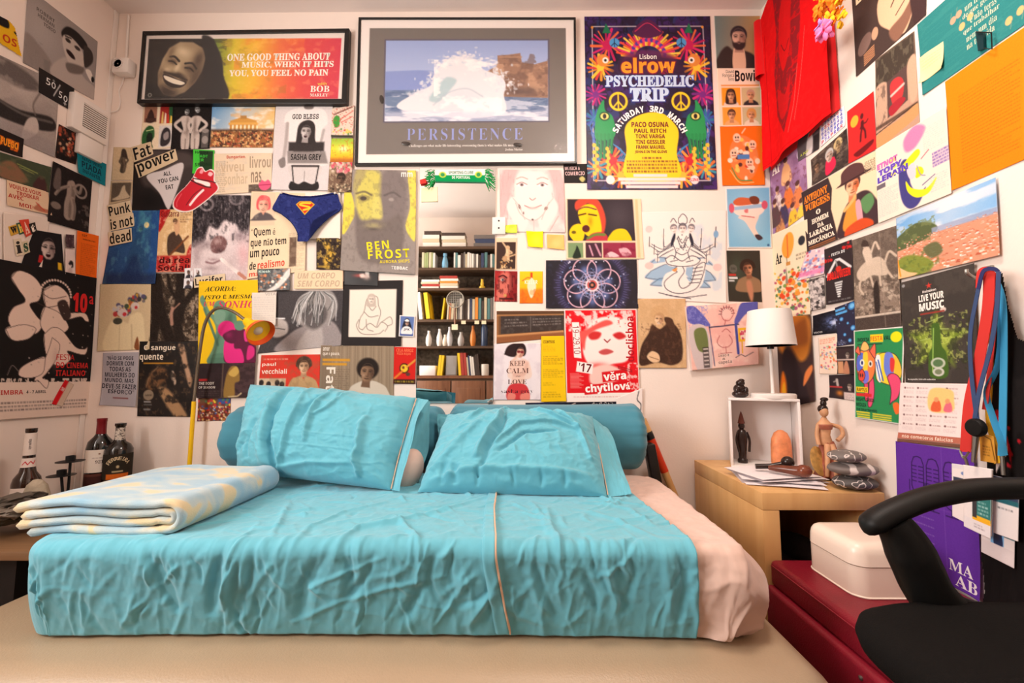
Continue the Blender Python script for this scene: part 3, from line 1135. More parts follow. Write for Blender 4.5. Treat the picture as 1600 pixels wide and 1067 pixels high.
        if beard is not None:
            s.clip = keep
            s.C([(-0.6,0.15),(-0.5,0.42),(-0.2,0.44),(0,0.40),(0.2,0.44),(0.5,0.42),(0.6,0.15),(0.55,0.75),(0.28,1.08),(0,1.14),(-0.28,1.08),(-0.55,0.75)],beard,soft=2.5)
            s.B(t,0.54,0.16,0.06,lips,0.9)
            s.clip = fm if keep is None else fm * keep
        elif open_mouth:
            s.E(t,0.56,0.20,0.17,(40,12,14))
            s.R(-0.12 + t,0.42,0.12 + t,0.48,235)
        else:
            s.C([(-0.2 + t,0.55 - smile * 0.08),(-0.06 + t,0.51),(0 + t,0.53),(0.06 + t,0.51),(0.2 + t,0.55 - smile * 0.08),(0.08 + t,0.64),(-0.08 + t,0.64)],lips)
            s.L([(-0.2 + t,0.55 - smile * 0.08),(t,0.565),(0.2 + t,0.55 - smile * 0.08)],0.9,dark,a=0.8)
            if smile:
                s.C([(-0.16 + t,0.53),(0.16 + t,0.53),(0.08 + t,0.61),(-0.08 + t,0.61)],245)
        for e in (-1,1):
            s.C([(e * 0.27 - 0.13 + t,-0.07),(e * 0.27 + t,-0.125),(e * 0.27 + 0.13 + t,-0.07),(e * 0.27 + t,-0.035)],mixc(rgb(skin),(255,255,255),0.28))
            s.E(e * 0.27 + t,-0.085,0.075,0.055,eye)
            s.L([(e * 0.27 - 0.14 + t,-0.075),(e * 0.27 + t,-0.13),(e * 0.27 + 0.14 + t,-0.075)],1.0,dark)
            s.L([(e * 0.12 + t,-0.22),(e * 0.28 + t,-0.28),(e * 0.44 + t,-0.2)],max(1.2,0.07 * s.py),brow,1.6,a=0.8)
        if style in ('short','curly','afro','bob','long'):
            s.C([(-0.7,-0.1),(-0.72,-1.0),(0.72,-1.0),(0.7,-0.1),(0.55,-0.42),(0.2,-0.58),(-0.25,-0.56),(-0.52,-0.4)],hair,soft=1.6)
        s.clip = keep
        if glasses is not None:
            for e in (-1,1):
                s.E(e * 0.28 + t,-0.06,0.24,0.19,glasses)
            s.L([(-0.1 + t,-0.1),(0.1 + t,-0.1)],1.5,glasses)
        s.F()
        return s

    def bust(s,cx,cy,size,cloth,rot=0,w=1.5,drop=3.2):
        """shoulders for head() in the same place"""
        s.F(cx,cy,size,rot)
        s.C([(-0.3,0.95),(-w * 0.7,1.25),(-w,1.75),(-w * 1.08,drop),(w * 1.08,drop),(w,1.75),(w * 0.7,1.25),(0.3,0.95),(0,1.3)],cloth,soft=1.5)
        s.F()
        return s

    def figure(s,cx,cy,size,pts,col,wd,shade=None,soft=1.6):
        """limbs as thick strokes: pts = list of polylines in the local frame, wd in local units"""
        s.F(cx,cy,size)
        for pl,w in zip(pts,wd):
            s.L(pl,w * s.py,col,soft,smooth=len(pl) > 2)
            if shade is not None:
                s.L([(x + w * 0.22,y + w * 0.05) for x,y in pl],w * 0.4 * s.py,shade,soft * 1.5,a=0.6,smooth=len(pl) > 2)
        s.F()
        return s

    def grain(s,a=8,seed=3):
        g = np.random.default_rng(s.seed + seed)
        s.img += (g.random(s.U.shape)[...,None] - 0.5) * a
        return s

    def cutout(s,pts):
        s.F()
        s.cut = s.covG(pts)
        return s

    def done(s):
        n,m = s.n,s.m
        P = s.pos(s.U,s.V,0.0)
        idx = np.arange((n + 1) * (m + 1)).reshape(n + 1,m + 1)
        F4 = np.stack([idx[:-1,:-1],idx[:-1,1:],idx[1:,1:],idx[1:,:-1]],-1).reshape(-1,4)
        if s.cut is not None:
            k = s.cut
            q = (k[:-1,:-1] + k[:-1,1:] + k[1:,1:] + k[1:,:-1]).reshape(-1) / 4
            F4 = F4[q > 0.5]
        verts = [P.reshape(-1,3)]
        cols = [lin(np.clip(s.img,0,255)).reshape(-1,3)]
        loops,starts,tot = [F4.reshape(-1)],[np.arange(len(F4)) * 4],[np.full(len(F4),4)]
        nv,nl = len(verts[0]),F4.size
        if s.cut is None and s.skirt:
            # sides of the sheet, down to the wall
            rim = np.r_[idx[:,0],idx[-1,1:],idx[-2::-1,-1],idx[0,-2:0:-1]]
            Q = s.pos(s.U,s.V,-s.thick).reshape(-1,3)[rim]
            k = len(rim)
            a = rim
            b = np.roll(rim,-1)
            c = nv + (np.arange(k) + 1) % k
            d = nv + np.arange(k)
            S4 = np.stack([a,b,c,d],-1)
            verts.append(Q)
            cols.append(cols[0][rim] * 0.9 + 0.08)
            loops.append(S4.reshape(-1))
            starts.append(nl + np.arange(k) * 4)
            tot.append(np.full(k,4))
            nv += k
            nl += 4 * k
        for ti,(u,w,f,c,dz) in enumerate(s.txt):
            Pt = s.pos(u,w,dz + ti * 0.00001)
            verts.append(Pt)
            cols.append(np.tile(lin(c),(len(u),1)))
            tt = np.array([len(x) for x in f])
            loops.append(np.concatenate([np.array(x) for x in f]) + nv)
            starts.append(nl + np.r_[0,np.cumsum(tt)[:-1]])
            tot.append(tt)
            nv += len(u)
            nl += int(tt.sum())
        Vv = np.concatenate(verts)
        Cc = np.concatenate(cols)
        off = np.array(OFF[s.parent]) if s.parent else (Vv[:len(verts[0])].mean(0))
        me = bpy.data.meshes.new(s.name)
        me.vertices.add(nv)
        me.vertices.foreach_set('co',(Vv - off).astype(np.float32).ravel())
        me.loops.add(nl)
        me.loops.foreach_set('vertex_index',np.concatenate(loops).astype(np.int32))
        st = np.concatenate(starts).astype(np.int32)
        me.polygons.add(len(st))
        me.polygons.foreach_set('loop_start',st)
        me.update(calc_edges=True)
        ca = me.color_attributes.new('ink','FLOAT_COLOR','POINT')
        ca.data.foreach_set('color',np.c_[Cc,np.ones(nv)].astype(np.float32).ravel())
        me.materials.append(s.matl)
        me.validate()
        o = bpy.data.objects.new(s.name,me)
        COL.objects.link(o)
        if s.parent:
            o.parent = s.parent
        else:
            o.location = off
            tag(o,s.label,s.cat,s.group)
        OFF[o] = Vector(off)
        return o


def Q(*v):
    """x0, y0, x1, y1, ... -> list of four corners"""
    if len(v) == 4:
        x0,y0,x1,y1 = v
        return [(x0,y0),(x1,y0),(x1,y1),(x0,y1)]
    return [(v[i],v[i + 1]) for i in range(0,8,2)]
# ============================================================ prints on the back wall, left part
CREAM,NEWS = (232,214,186),(228,206,178)

# -- four small pictures on a cream page, and beside them
p = Print('magazine_page','cream page of four small pictures, a green head among them','poster',Q(225,160,273,160,270,231,219,236),'B',CREAM)
p.R(5,8,46,42,(150,104,84)).C([(15,42),(17,26),(26,15),(36,26),(38,42)],(60,40,36)).R(10,34,44,42,(70,46,40))
p.R(56,8,98,46,(150,40,36)).R(84,8,98,46,(40,84,50))
for i,c in enumerate(((220,190,110),(236,226,200),(200,60,40),(240,200,90))):
    p.G([(60 + i * 9,46),(63 + i * 9,20 + i * 3),(67 + i * 9,22 + i * 3),(68 + i * 9,46)],c)
p.C([(8,90),(4,66),(20,50),(38,54),(42,72),(34,84),(38,96)],(44,92,48)).C([(20,66),(34,66),(36,82),(26,90),(18,80)],(30,40,32)).L([(16,60),(36,58)],1.5,(190,210,150))
p.R(56,51,98,97,(214,208,204)).C([(62,92),(64,66),(76,55),(90,62),(92,84),(80,94)],(50,46,50)).C([(70,70),(84,64),(86,78),(74,82)],(150,140,140))
p.grain(10).done()

p = Print('photo_print','black and white photo of a pale couple standing close together on black','photo',Q(271,163,332,163,328,233,268,234),'B',(26,22,22))
for dx,sgn in ((0,1),(31,-1)):
    c,d = (198,184,176),(120,104,98)
    X = lambda *q: [(dx + (x if sgn > 0 else 66 - x),y) for x,y in q]
    p.C(X((22,30),(34,26),(46,30),(45,46),(42,56),(47,70),(45,100),(27,100),(24,72),(29,56),(25,44)),c,soft=1.6).L(X((24,33),(8,46),(24,60)),4.5,c,1.5,smooth=True).L(X((45,33),(54,46),(48,62)),4.5,c,1.5,smooth=True)
    p.B(dx + 40 - (sgn < 0) * 12,50,5,30,d,0.8).L(X((36,78),(36,100)),1.4,d).B(dx + 34,64,8,5,d,0.5)
p.head(37,17,9,12,200,110,24,style='curly',neck=False).head(63,12,10,-14,206,120,24,neck=False)
p.R(78,62,96,98,(90,84,82)).E(87,60,9,5,(140,132,128)).E(87,80,8,9,(150,142,138)).grain(12).done()

p = Print('photo_print','photo of a golden columned gate above a crowd','photo',Q(332,164,431,163,426,231,328,231),'B',(150,180,210),matl=GLOSSY)
p.grad(0,0,100,40,[(0,(96,150,200)),(0.5,(190,200,206)),(1,(244,190,110))]).N(4,5,(244,236,224),0.8,0.45,0.65,1,box=(0,0,100,60)).N(6,8,(236,170,90),0.5,0.5,0.7,2,box=(30,10,100,60))
p.G([(30,38),(50,29),(72,38),(72,44),(30,44)],(206,150,70)).R(28,42,74,48,(222,168,84)).R(46,26,56,34,(180,130,70))
for i in range(7):
    p.R(30 + i * 6.4,47,33.5 + i * 6.4,64,(200,142,66)).R(33.5 + i * 6.4,50,36.4 + i * 6.4,64,(250,232,190))
p.R(0,60,100,100,(150,98,54)).N(30,22,(70,44,34),0.95,0.42,0.6,3,octv=2,box=(0,60,100,100)).N(34,24,(226,180,120),0.9,0.55,0.68,4,octv=2,box=(0,62,100,100)).N(40,30,(190,70,50),0.6,0.6,0.72,5,octv=2,box=(0,64,100,100))
p.R(0,57,100,63,(84,56,40),0.7,3).done()

# -- sepia statue cards
p = Print('postcard','sepia card of a dark standing figure near the wall corner','postcard',Q(178,230,211,231,208.5,282,174.5,282),'B',(206,184,150))
p.figure(50,25,60,[[(0.02,0.0),(-0.06,0.35),(0.04,0.7),(-0.02,1.15)],[(0.1,0.1),(0.36,0.35),(0.2,0.6)],[(-0.12,0.15),(-0.3,0.45),(-0.15,0.62)]],(70,60,52),(0.44,0.13,0.13),(130,112,92))
p.C([(38,20),(42,6),(56,6),(64,18),(70,34),(56,30),(44,30)],(58,48,42)).grain(14).done()
p = Print('postcard','sepia card of a reclining pale figure under the standing figure card','postcard',Q(173.5,283,208,283,206,312,171.5,320),'B',(196,174,142))
p.R(6,8,94,92,(92,80,68)).C([(12,80),(40,66),(54,30),(66,22),(70,46),(84,70),(90,86),(40,88)],(196,178,150)).grain(14).done()

# -- the black picture of a briefs slogan, the cut out headline over it
p = Print('photo_print','dark photo of pale briefs lettered in black capitals','photo',Q(210,234,302.5,234,304,330,207.5,329),'B',(34,28,28))
p.C([(10,5),(60,2),(98,10),(100,60),(60,44),(20,60)],(74,64,62),soft=8).B(30,85,30,20,(16,13,13),0.9).C([(20,52),(60,44),(100,30),(100,100),(84,100)],(60,52,50),soft=6)
p.C([(22,44),(50,34),(82,22),(79,48),(62,93),(56,96),(44,72)],(206,198,198),soft=1.5)
p.T('ALL',50,36.5,63,43,(30,26,28),'S',rot=-9).T('YOU CAN',41,46.5,75,53.5,(30,26,28),'S',rot=-10).T('EAT',54,58,67,65,(30,26,28),'S',rot=-8).done()
p = Print('newspaper_cutting','torn headline strip reading Fat, pasted at a slant','clipping',Q(205,231,236.5,222,241,241.5,211,254.5),'B',(214,192,158))
p.T('Fat',8,10,92,92,(22,20,20),'S').done()
p = Print('newspaper_cutting','torn headline strip reading power, pasted at a slant','clipping',Q(212,258,275.5,233.5,279.5,251,219,279),'B',(214,192,158))
p.T('power',4,6,96,98,(22,20,20),'S').done()

p = Print('flyer','bright green card with black block lettering by the red tongue sticker','flyer',Q(303,234,336,235.3,335,270,302,272),'B',(70,196,60))
p.R(30,4,94,100,(30,36,30),0.85).T('HAUPT-',10,6,78,18,(20,50,24),'S').T('STADT',10,22,70,34,(60,190,60),'S').T('DER',10,38,52,50,(60,190,60),'S').T('SPIONE',10,56,88,70,(20,50,24),'S').done()

p = Print('newspaper_page','yellowed newspaper page with outlined headline and a pink lips mark','newspaper',Q(335.5,241,426,240,425.6,299,335.4,305),'B',NEWS)
p.T('Bungarten.',22,5,55,15,(190,50,40),'S').T('viveu',12,20,52,46,(200,176,148),'S').T('sonhar',18,50,58,78,(204,182,154),'S').T('livrou',62,8,98,38,(170,150,128),'S').T('nas',64,48,82,76,(150,130,110),'S')
p.body(3,18,20,96,16,(130,112,96),a=0.5).R(60,80,100,100,(96,82,72)).N(8,20,(200,190,180),0.3,0.55,0.7,2)
p.C([(77,82),(82,70),(88,74),(94,70),(99,84),(92,96),(82,95)],(232,92,130)).L([(78,83),(98,83)],1.2,(160,40,80)).done()

p = Print('poster','dark photograph of a bare gnarled forest beside the flower heads picture','poster',Q(236.5,427,312,427,311,533,234,533),'B',(66,54,44))
p.N(9,7,(150,132,112),0.9,0.48,0.66,1).N(24,18,(176,160,140),0.6,0.55,0.7,2).N(30,34,(40,32,26),0.7,0.5,0.66,3)
for pts,wd in (([(8,0),(18,45),(30,75),(44,100)],17),([(62,0),(60,40),(55,70),(62,100)],15),([(98,20),(70,45),(62,70)],10),([(0,10),(12,60),(8,100)],14),([(60,45),(40,22),(34,0)],5)):
    p.L(pts,wd,(38,30,25),3,smooth=True)
p.figure(46,52,40,[[(0.0,0.0),(-0.06,0.3),(-0.02,0.8)],[(0.05,0.05),(0.35,-0.25)]],(170,130,112),(0.16,0.06)).grain(16).done()

p = Print('poster','night blue poster with a yellow moon over a shadowy figure','poster',Q(180,330,251.5,329,244.6,444,162,444),'B',(44,84,134))
p.R(56,0,80,56,(82,160,172),1,6).N(5,7,(30,60,112),0.7,0.4,0.7,1).grad(0,40,0,100,[(0,(44,84,134)),(1,(36,60,104))],0.45).E(73,20,5.2,4.0,(238,214,150)).R(84,2,100,100,(36,78,140),0.8,4)
p.C([(40,70),(50,40),(58,28),(66,30),(66,46),(80,62),(84,80),(60,72)],(40,76,118),soft=4).head(61,26,6,0,(100,170,170),(50,100,120),(36,70,104),neck=False).N(12,9,(110,180,190),0.3,0.58,0.75,5)
p.R(0,86,100,100,(34,44,74),0.7,8).C([(36,100),(46,66),(60,62),(72,80),(70,100)],(28,44,84),soft=8,a=0.7).grain(10).done()
for t,q,tx in (('Punk',(168.5,322,205,313.5,208.7,335.5,172,343),'Punk, uppermost of three'),('is not',(172,342.5,210,333.5,212.5,354,174,362.5),'is not, between two others'),('dead',(170.5,364,207.5,357,209,378,173.5,385.5),'dead, lowest of three')):
    p = Print('newspaper_cutting','cream headline strip reading %s' % tx,'clipping',Q(*q),'B',(220,200,168),group='slanted headline strips')
    p.T(t,5,8,95,90 if t != 'Punk' else 82,(26,22,22),'S').done()

p = Print('magazine_page','red and cream page with a seated guitarist between the moon poster and the smoker portrait','poster',Q(251.4,328,303.5,327,299,425,245,426),'B',(222,186,136))
p.C([(0,0),(30,0),(22,14),(10,30),(0,34)],(176,34,34)).R(0,74,100,100,(182,42,40),1,3).C([(92,60),(100,58),(100,80),(86,76)],(182,42,40)).N(9,14,(246,226,186),0.5,0.5,0.7,1)
p.C([(30,42),(52,36),(74,52),(80,70),(52,68),(34,74),(28,60)],(74,56,46)).C([(44,22),(58,18),(62,34),(52,42)],(216,170,130)).L([(40,72),(88,44)],3,(120,70,40)).head(48,20,9,-15,(214,170,132),(140,96,70),(60,40,30),neck=False)
p.T('Guitarra',4,2,58,12,(120,22,26),'S').T('da.rea',8,76,96,86,(70,14,16),'S').T('Social!',6,88,96,98,(74,14,16),'S').body(62,4,96,22,5,(110,70,50),a=0.6).grain(12).done()

p = Print('poster','black and white close portrait of a man with a clown nose and a cigarette','poster',Q(304,306,392.5,306,388.8,439,299,440),'B',(206,190,192))
p.C([(10,44),(40,34),(70,30),(92,44),(96,70),(70,96),(40,104),(0,92),(0,60)],(220,206,208),soft=5)
p.C([(0,0),(100,0),(104,30),(86,44),(76,34),(56,30),(44,40),(30,36),(22,50),(0,58)],(52,46,50),soft=4).N(16,10,(24,20,24),0.6,0.5,0.66,2,box=(0,0,100,58)).N(26,8,(150,140,144),0.4,0.6,0.72,3,'r',box=(0,0,100,58))
p.E(24,11,13,8,(120,110,114),soft=2).E(24,11,9,5.5,(46,40,44)).E(22,10,4,2.4,(150,140,144)).E(76,4,14,8,(110,100,104),soft=2).E(76,4,10,5.5,(60,54,58))
p.B(62,44,4,9,(240,228,228),0.8).B(20,58,22,7,(150,134,138),0.9).B(84,48,16,8,(140,124,130),0.8).C([(33,58),(40,49),(52,48),(61,54),(58,64),(46,68),(36,66)],(122,88,88),soft=2.5).B(44,54,8,4,(190,160,158),0.9).B(50,65,9,3,(60,40,44),0.7)
p.L([(26,78),(38,79.5),(50,76),(54,74)],2.6,(120,84,90),2.5,smooth=True,a=0.9).B(38,75,12,2.5,(176,150,154),0.9).B(36,85,16,4,(160,140,144),0.8).L([(53,75),(92,96)],5.5,(246,238,234),1.2).L([(84,91.5),(95,97)],5.5,(190,130,110),1.2).B(90,70,14,20,(214,150,156),0.55).B(30,98,34,8,(110,96,100),0.7).B(72,78,16,12,(196,178,180),0.8).B(10,70,10,16,(170,152,156),0.8)
p.N(34,30,(255,245,245),0.18,0.55,0.7,6).grain(14).done()

p = Print('poster','faded photo of two white clothed people with flowers for heads','poster',Q(157.3,444,236.5,443.4,235,546,153,549),'B',(206,186,150))
p.C([(14,100),(18,66),(36,52),(56,60),(62,48),(80,44),(88,62),(84,100)],(226,210,170),soft=3).R(40,62,42,100,(196,178,140),0.6).L([(64,62),(66,100)],2,(190,170,134),a=0.6).C([(70,96),(76,80),(80,100)],(140,84,50))
for cx,cy,n,sd in ((44,42,26,1),(74,28,30,2)):
    g = random.Random(sd)
    for i in range(n):
        a,r = g.uniform(0,2 * pi),g.uniform(0,1) ** 0.6
        p.E(cx + 17 * r * cos(a),cy + 9 * r * sin(a) - (4 if sd == 2 else 2),g.uniform(2.5,5),g.uniform(2,4),g.choice([(60,56,60),(120,110,110),(176,60,60),(196,150,60),(70,84,66),(190,186,186),(150,110,50),(84,80,110)]))
p.E(46,44,10,6,(206,192,188)).E(50,46,4,3,(190,50,56)).E(70,34,8,6,(210,196,190)).E(72,36,3,2.5,(186,54,56)).E(37,56,9,5,(66,66,56)).grain(10).done()

p = Print('quote_sheet','grey paper sheet with a slogan in dark capitals and a curled lower edge','poster',[(162,551),(217,550),(214.6,636),(158.5,633)],'B',(172,168,176),curl=2.5)
for i,(t,a,b) in enumerate((('"NÃO SE PODE',12,86),('DORMIR COM',12,88),('TODAS AS',20,80),('MULHERES DO',8,92),('MUNDO, MAS',8,90),('DEVE-SE FAZER',2,98),('ESFORÇO"',18,92))):
    p.T(t,a,6 + i * 10.6,b,14 + i * 10.8,(42,40,50),'S',rot=1)
p.R(32,84,76,86,(120,40,40)).done()

p = Print('film_poster','black poster with a curled body and a pale two line title, above the bottles','poster',Q(219.4,533.5,311,533,298.6,651,215.8,650),'B',(28,24,22),matl=GLOSSY)
p.C([(14,56),(24,40),(44,36),(54,48),(40,58),(26,70)],(112,78,50),soft=5).C([(36,66),(54,64),(92,96),(84,100),(70,100)],(170,134,96),soft=4).C([(66,5),(76,6),(86,30),(96,52),(92,60),(80,36)],(186,150,120),soft=3).C([(56,44),(62,40),(68,54),(64,58)],(190,170,150),soft=2)
p.L([(14,62),(20,46),(34,34)],1.4,(150,120,90),a=.7,smooth=True).N(8,9,(16,13,12),0.8,0.5,0.7,2).N(20,22,(150,110,76),0.35,0.58,0.72,4)
p.T('O sangue',8,5,62,14,(236,224,204),'S').T('quente',1,17,42,27.5,(236,224,204),'S').R(8,28.6,60,30.4,(196,140,40)).E(19,72,9.5,7,(140,124,104)).T('Gabriel',13,70.5,25,73.5,(70,60,50),'S').R(11,80,24,82,170,0.8).R(11,84,26,85.5,110,.8).R(11,90,24,92,150,0.8).done()

# passport photos
for i,(q,t) in enumerate((((290,420,302.5,419,303.5,434,291,435),'upper one at the headline strip'),((304.5,420,316.5,419.3,318,434,305.5,435),'one touching the smoker portrait'),((289.5,435.5,302.5,435,303,451,289,451),'lower one over the forest photo'))):
    p = Print('passport_photo','passport photo of a bearded man, %s' % t,'photo',Q(*q),'B',(232,232,236),group='passport photos',matl=GLOSSY,step=0.8)
    p.C([(14,100),(20,76),(50,66),(80,76),(88,100)],(40,40,50)).head(50,44,24,0,(196,150,124),(130,90,74),(30,24,22),beard=(50,38,32),neck=False).done()
p = Print('newspaper_cutting','cream cutting reading Lucifer in black above the yellow poster','clipping',Q(304.7,434,353.5,428,354.5,444,306,450.5),'B',(222,202,170))
p.T('Lucifer,',4,10,97,92,(34,28,28),'S').done()

p = Print('poster','yellow poster of a green bearded statue behind a crouching pink and maroon person','poster',Q(313,440,406,437.8,402,567,312,568.5),'B',(238,196,28))
p.C([(24,100),(16,96),(26,80),(30,60),(26,50),(20,44),(6,30),(2,22),(8,18),(18,36),(30,42),(38,36),(60,38),(66,58),(62,98)],(104,146,122),soft=1.5).L([(10,34),(34,78)],4,(86,124,104))
p.E(36,33,11,9,(104,146,122)).C([(27,38),(45,38),(42,52),(30,52)],(122,160,138)).L([(29,32),(44,32)],1.5,(60,90,76)).N(9,12,(70,104,88),0.0).B(54,54,5,22,(66,100,84),0.7)
p.C([(18,100),(22,90),(54,88),(60,100)],(92,132,110)).R(20,93,58,100,(80,116,98),0.6)
p.C([(48,62),(64,58),(86,62),(98,76),(100,100),(52,100),(44,92),(52,80)],(96,34,62),soft=1.5).C([(46,72),(60,70),(62,82),(74,84),(78,100),(52,100),(44,90)],(226,50,134)).C([(78,62),(86,62),(88,72),(80,74)],(226,60,140)).C([(86,80),(96,82),(96,92),(84,96)],(214,50,128))
p.E(48,59,15,10,(222,48,130)).C([(42,66),(58,60),(66,64),(62,76),(48,74)],(92,32,60)).E(70,55,9,6,(104,146,122)).B(52,66,8,5,(140,40,90),0.8)
p.T('ACORDA:',10,7,62,13,(40,34,26),'i').T('ISTO É MESMO',9,16.5,96,22.5,(40,34,26),'i').T('UM',9,25.5,28,31,(208,60,96),'i').T('SONHO',33,25,96,34,(208,60,96),'i').done()

p = Print('magazine_page','dark page with a blond seated figure under the yellow poster','poster',Q(312,568,401.5,567,398.5,620.5,309.6,621.7),'B',(60,44,46))
p.N(10,10,(84,62,64),0.7,0.45,0.65,1).R(0,0,42,100,(40,30,32),0.7,3).R(43,0,45,100,(96,80,70)).C([(48,100),(50,40),(58,10),(70,14),(74,50),(66,60),(66,96)],(150,118,60),soft=2).C([(54,30),(66,10),(72,26),(64,40)],(206,172,90)).L([(56,98),(72,96),(78,88)],2,(200,180,140))
p.R(3,45,18,51,(170,40,40)).T('THE BODY',3,54,30,62,(206,196,186),'S').T('OF SEASON',3,66,32,73,(206,196,186),'S').body(3,78,40,96,3,(120,104,96),a=0.4).done()
p = Print('photo_print','small bright festival crowd photo, lowest beside the yellow lamp','photo',Q(310,622,361,622,360,657,309,658),'B',(120,60,50))
g = random.Random(4)
p.speck(190,[(196,60,50),(226,196,150),(60,40,40),(210,150,60),(240,230,214),(150,40,40),(70,90,150),(90,60,46)],(1.6,3.2),(0,36,100,100)).R(60,0,100,26,(60,84,150),1,3).R(0,0,60,20,(100,90,60),0.8,5).speck(20,[(226,196,60),(200,60,60),(90,130,90)],(3,5),(0,5,100,35)).done()

# -- slogan page with a portrait, further pieces round it
p = Print('newspaper_page','cream newspaper page quoting a question in black and red, a pink haired portrait above','newspaper',Q(394.5,300,480,303,478,424,388,437),'B',(236,212,178))
p.R(2,1,44,40,(226,200,172)).head(23,16,15,0,(232,186,160),(196,130,112),(226,92,96),style='bob').bust(23,16,13,(92,84,86),drop=2)
for i,(t,b,c) in enumerate((('“Quem é',46,0),('que não tem',66,0),('um pouco',54,0))):
    p.T(t,3,42.5 + i * 13.5 * 0.96,b,53.5 + i * 13.5 * 0.96,(34,30,30),'S')
p.T('de',3,81,14,90,(34,30,30),'S').T('realismo',17,81,64,90,(214,66,46),'S').T('mágico?”',3,92,52,99.5,(214,66,46),'S').body(70,50,98,98,22,(150,130,110),a=0.4).R(72,56,84,92,(110,88,74)).N(10,14,(240,220,190),0.2,0.5,0.7).done()
p = Print('paper_sheet','plain white paper behind the navy briefs','paper',Q(478,302,533,302,533,374,479,374),'B',(240,228,216))
p.done()
p = Print('photo_print','dark photo of a golden dancing figure below the navy briefs','photo',Q(496,373,534,373,533,422,496,421.5),'B',(58,46,42))
p.C([(30,20),(50,12),(60,34),(76,50),(64,70),(40,90),(28,70),(44,46)],(196,156,60),soft=4).N(10,12,(226,190,90),0.6,0.56,0.7,1).N(12,14,(34,26,24),0.7,0.5,0.66,3).R(6,88,56,94,(200,160,60),0.7).done()
p = Print('newspaper_cutting','cream cutting with grey capitals about a body, over the smoker picture','clipping',Q(461.6,424,537,422.6,537,452,460.4,452),'B',(238,208,174))
p.T('UM CORPO',7,12,84,44,(196,172,146),'I').T('SEM CORPO',7,54,94,88,(196,172,146),'I').done()

p = Print('magazine_page','black and white picture of a tousled blond person lighting a cigarette','poster',Q(433.6,454.3,537,453.8,533.5,540,403,552.5),'B',(70,66,68))
p.C([(22,100),(34,72),(52,60),(84,54),(98,76),(100,100)],(150,142,142),soft=3).C([(46,100),(56,66),(72,60),(76,100)],(176,168,166),soft=4)
p.C([(34,44),(36,14),(52,0),(80,0),(92,22),(90,46),(78,60),(64,70),(48,60)],(150,144,142),soft=3).C([(42,36),(56,24),(76,30),(78,52),(66,66),(52,58)],(96,90,90),soft=4)
for i in range(46):
    g = random.Random(i * 3 + 1)
    x = g.uniform(34,90)
    p.L([(60 + (x - 60) * 0.4,2),(x,20 + g.uniform(-6,6)),(x + g.uniform(-6,6),40 + g.uniform(-8,22))],1.2,g.choice([222,200,180,90,60]),a=0.8,smooth=True)
p.C([(0,60),(12,46),(26,52),(30,70),(16,76)],(186,178,174),soft=3).L([(4,44),(22,46)],2,236).L([(10,60),(26,64)],1.2,70).grain(12).done()
p = Print('handwritten_note','pale sheet of faint pencil writing beside the lamp head','note',Q(396,458,434,457.5,433,509,396,509),'B',(226,218,208))
p.body(8,12,92,94,12,(150,146,150),a=0.35,fill=0.3).T('VITA',54,1,98,9,(170,164,160),'s').done()
p = Print('flyer','dark glossy flyer with a painted pale glare streak over the newspaper page','flyer',Q(404.4,421.4,455.5,420,455.5,454.3,405.6,456),'B',(60,56,56),matl=GLOSSY)
p.N(9,7,(140,136,130),0.8,0.5,0.66,1).N(12,9,(196,110,50),0.7,0.58,0.7,2).R(0,0,40,20,(40,70,66),0.8,2).speck(30,[(206,120,60),(230,226,216),(30,28,28)],(2,5),(10,25,90,90)).C([(24,100),(56,70),(90,10),(100,0),(100,30),(70,80),(46,100)],(242,238,232),soft=2,a=0.85).T('Kiosk',4,5,40,17,(200,220,210),'S').done()  # the pale streak is glare off a plastic sheet, painted into the colour

p = Print('newspaper_page','red page with a curly haired woman in a robe, partly behind the upright pillow','newspaper',Q(408.8,555,500.6,553.5,499,634,402,632),'B',(214,60,46))
p.R(-2,47,44,100,(206,188,160),1,2).body(4,6,46,11,1,(236,190,170)).T('paul',3,15,26,24,(244,226,212),'S').T('vecchiali',3,28,45,38,(244,226,212),'S')
for i,x in enumerate((4,16,30,38)):
    p.E(x,56 + (i % 2) * 3,4,6,(50,42,40)).C([(x - 6,84),(x - 5,64),(x + 5,64),(x + 6,84)],(60,52,48))
p.bust(73,26,14,(190,156,112),w=1.6).head(73,24,13,0,(222,186,150),(160,116,86),(78,58,46),style='curly').F().C([(56,46),(50,74),(52,100),(98,100),(96,70),(88,46),(74,54)],(186,152,108),soft=2).N(18,12,(140,108,76),0.3,0.5,0.7,2).done()
p = Print('magazine_page','brown page with an afro haired man and an upright pale word, behind the upright pillow','poster',Q(502,539.6,616.4,540.8,615,636,498.5,634),'B',(150,132,110))
for i in range(30):
    p.L([(i * 3.6,0),(i * 3.6 + 1,100)],1.4,(120,104,86) if i % 3 else (172,154,130),a=0.5)
p.R(0,0,14,100,(120,104,88),0.6,3).T('amor',3,3,12,9,(230,220,206),'S').T('que é pouco,',3,11,26,18,(230,220,206),'S').R(3,22,40,26,(206,150,50)).R(3,29,36,33,(206,150,50)).body(20,38,40,90,14,(96,82,70),a=0.5)
p.bust(66,40,15,(206,196,180),w=1.7,drop=3).head(64,44,15,6,(150,118,92),(86,64,50),(40,32,28),style='afro')
p.T('Fath',-8,56,38,72,(236,228,214),'S',rot=90).done()

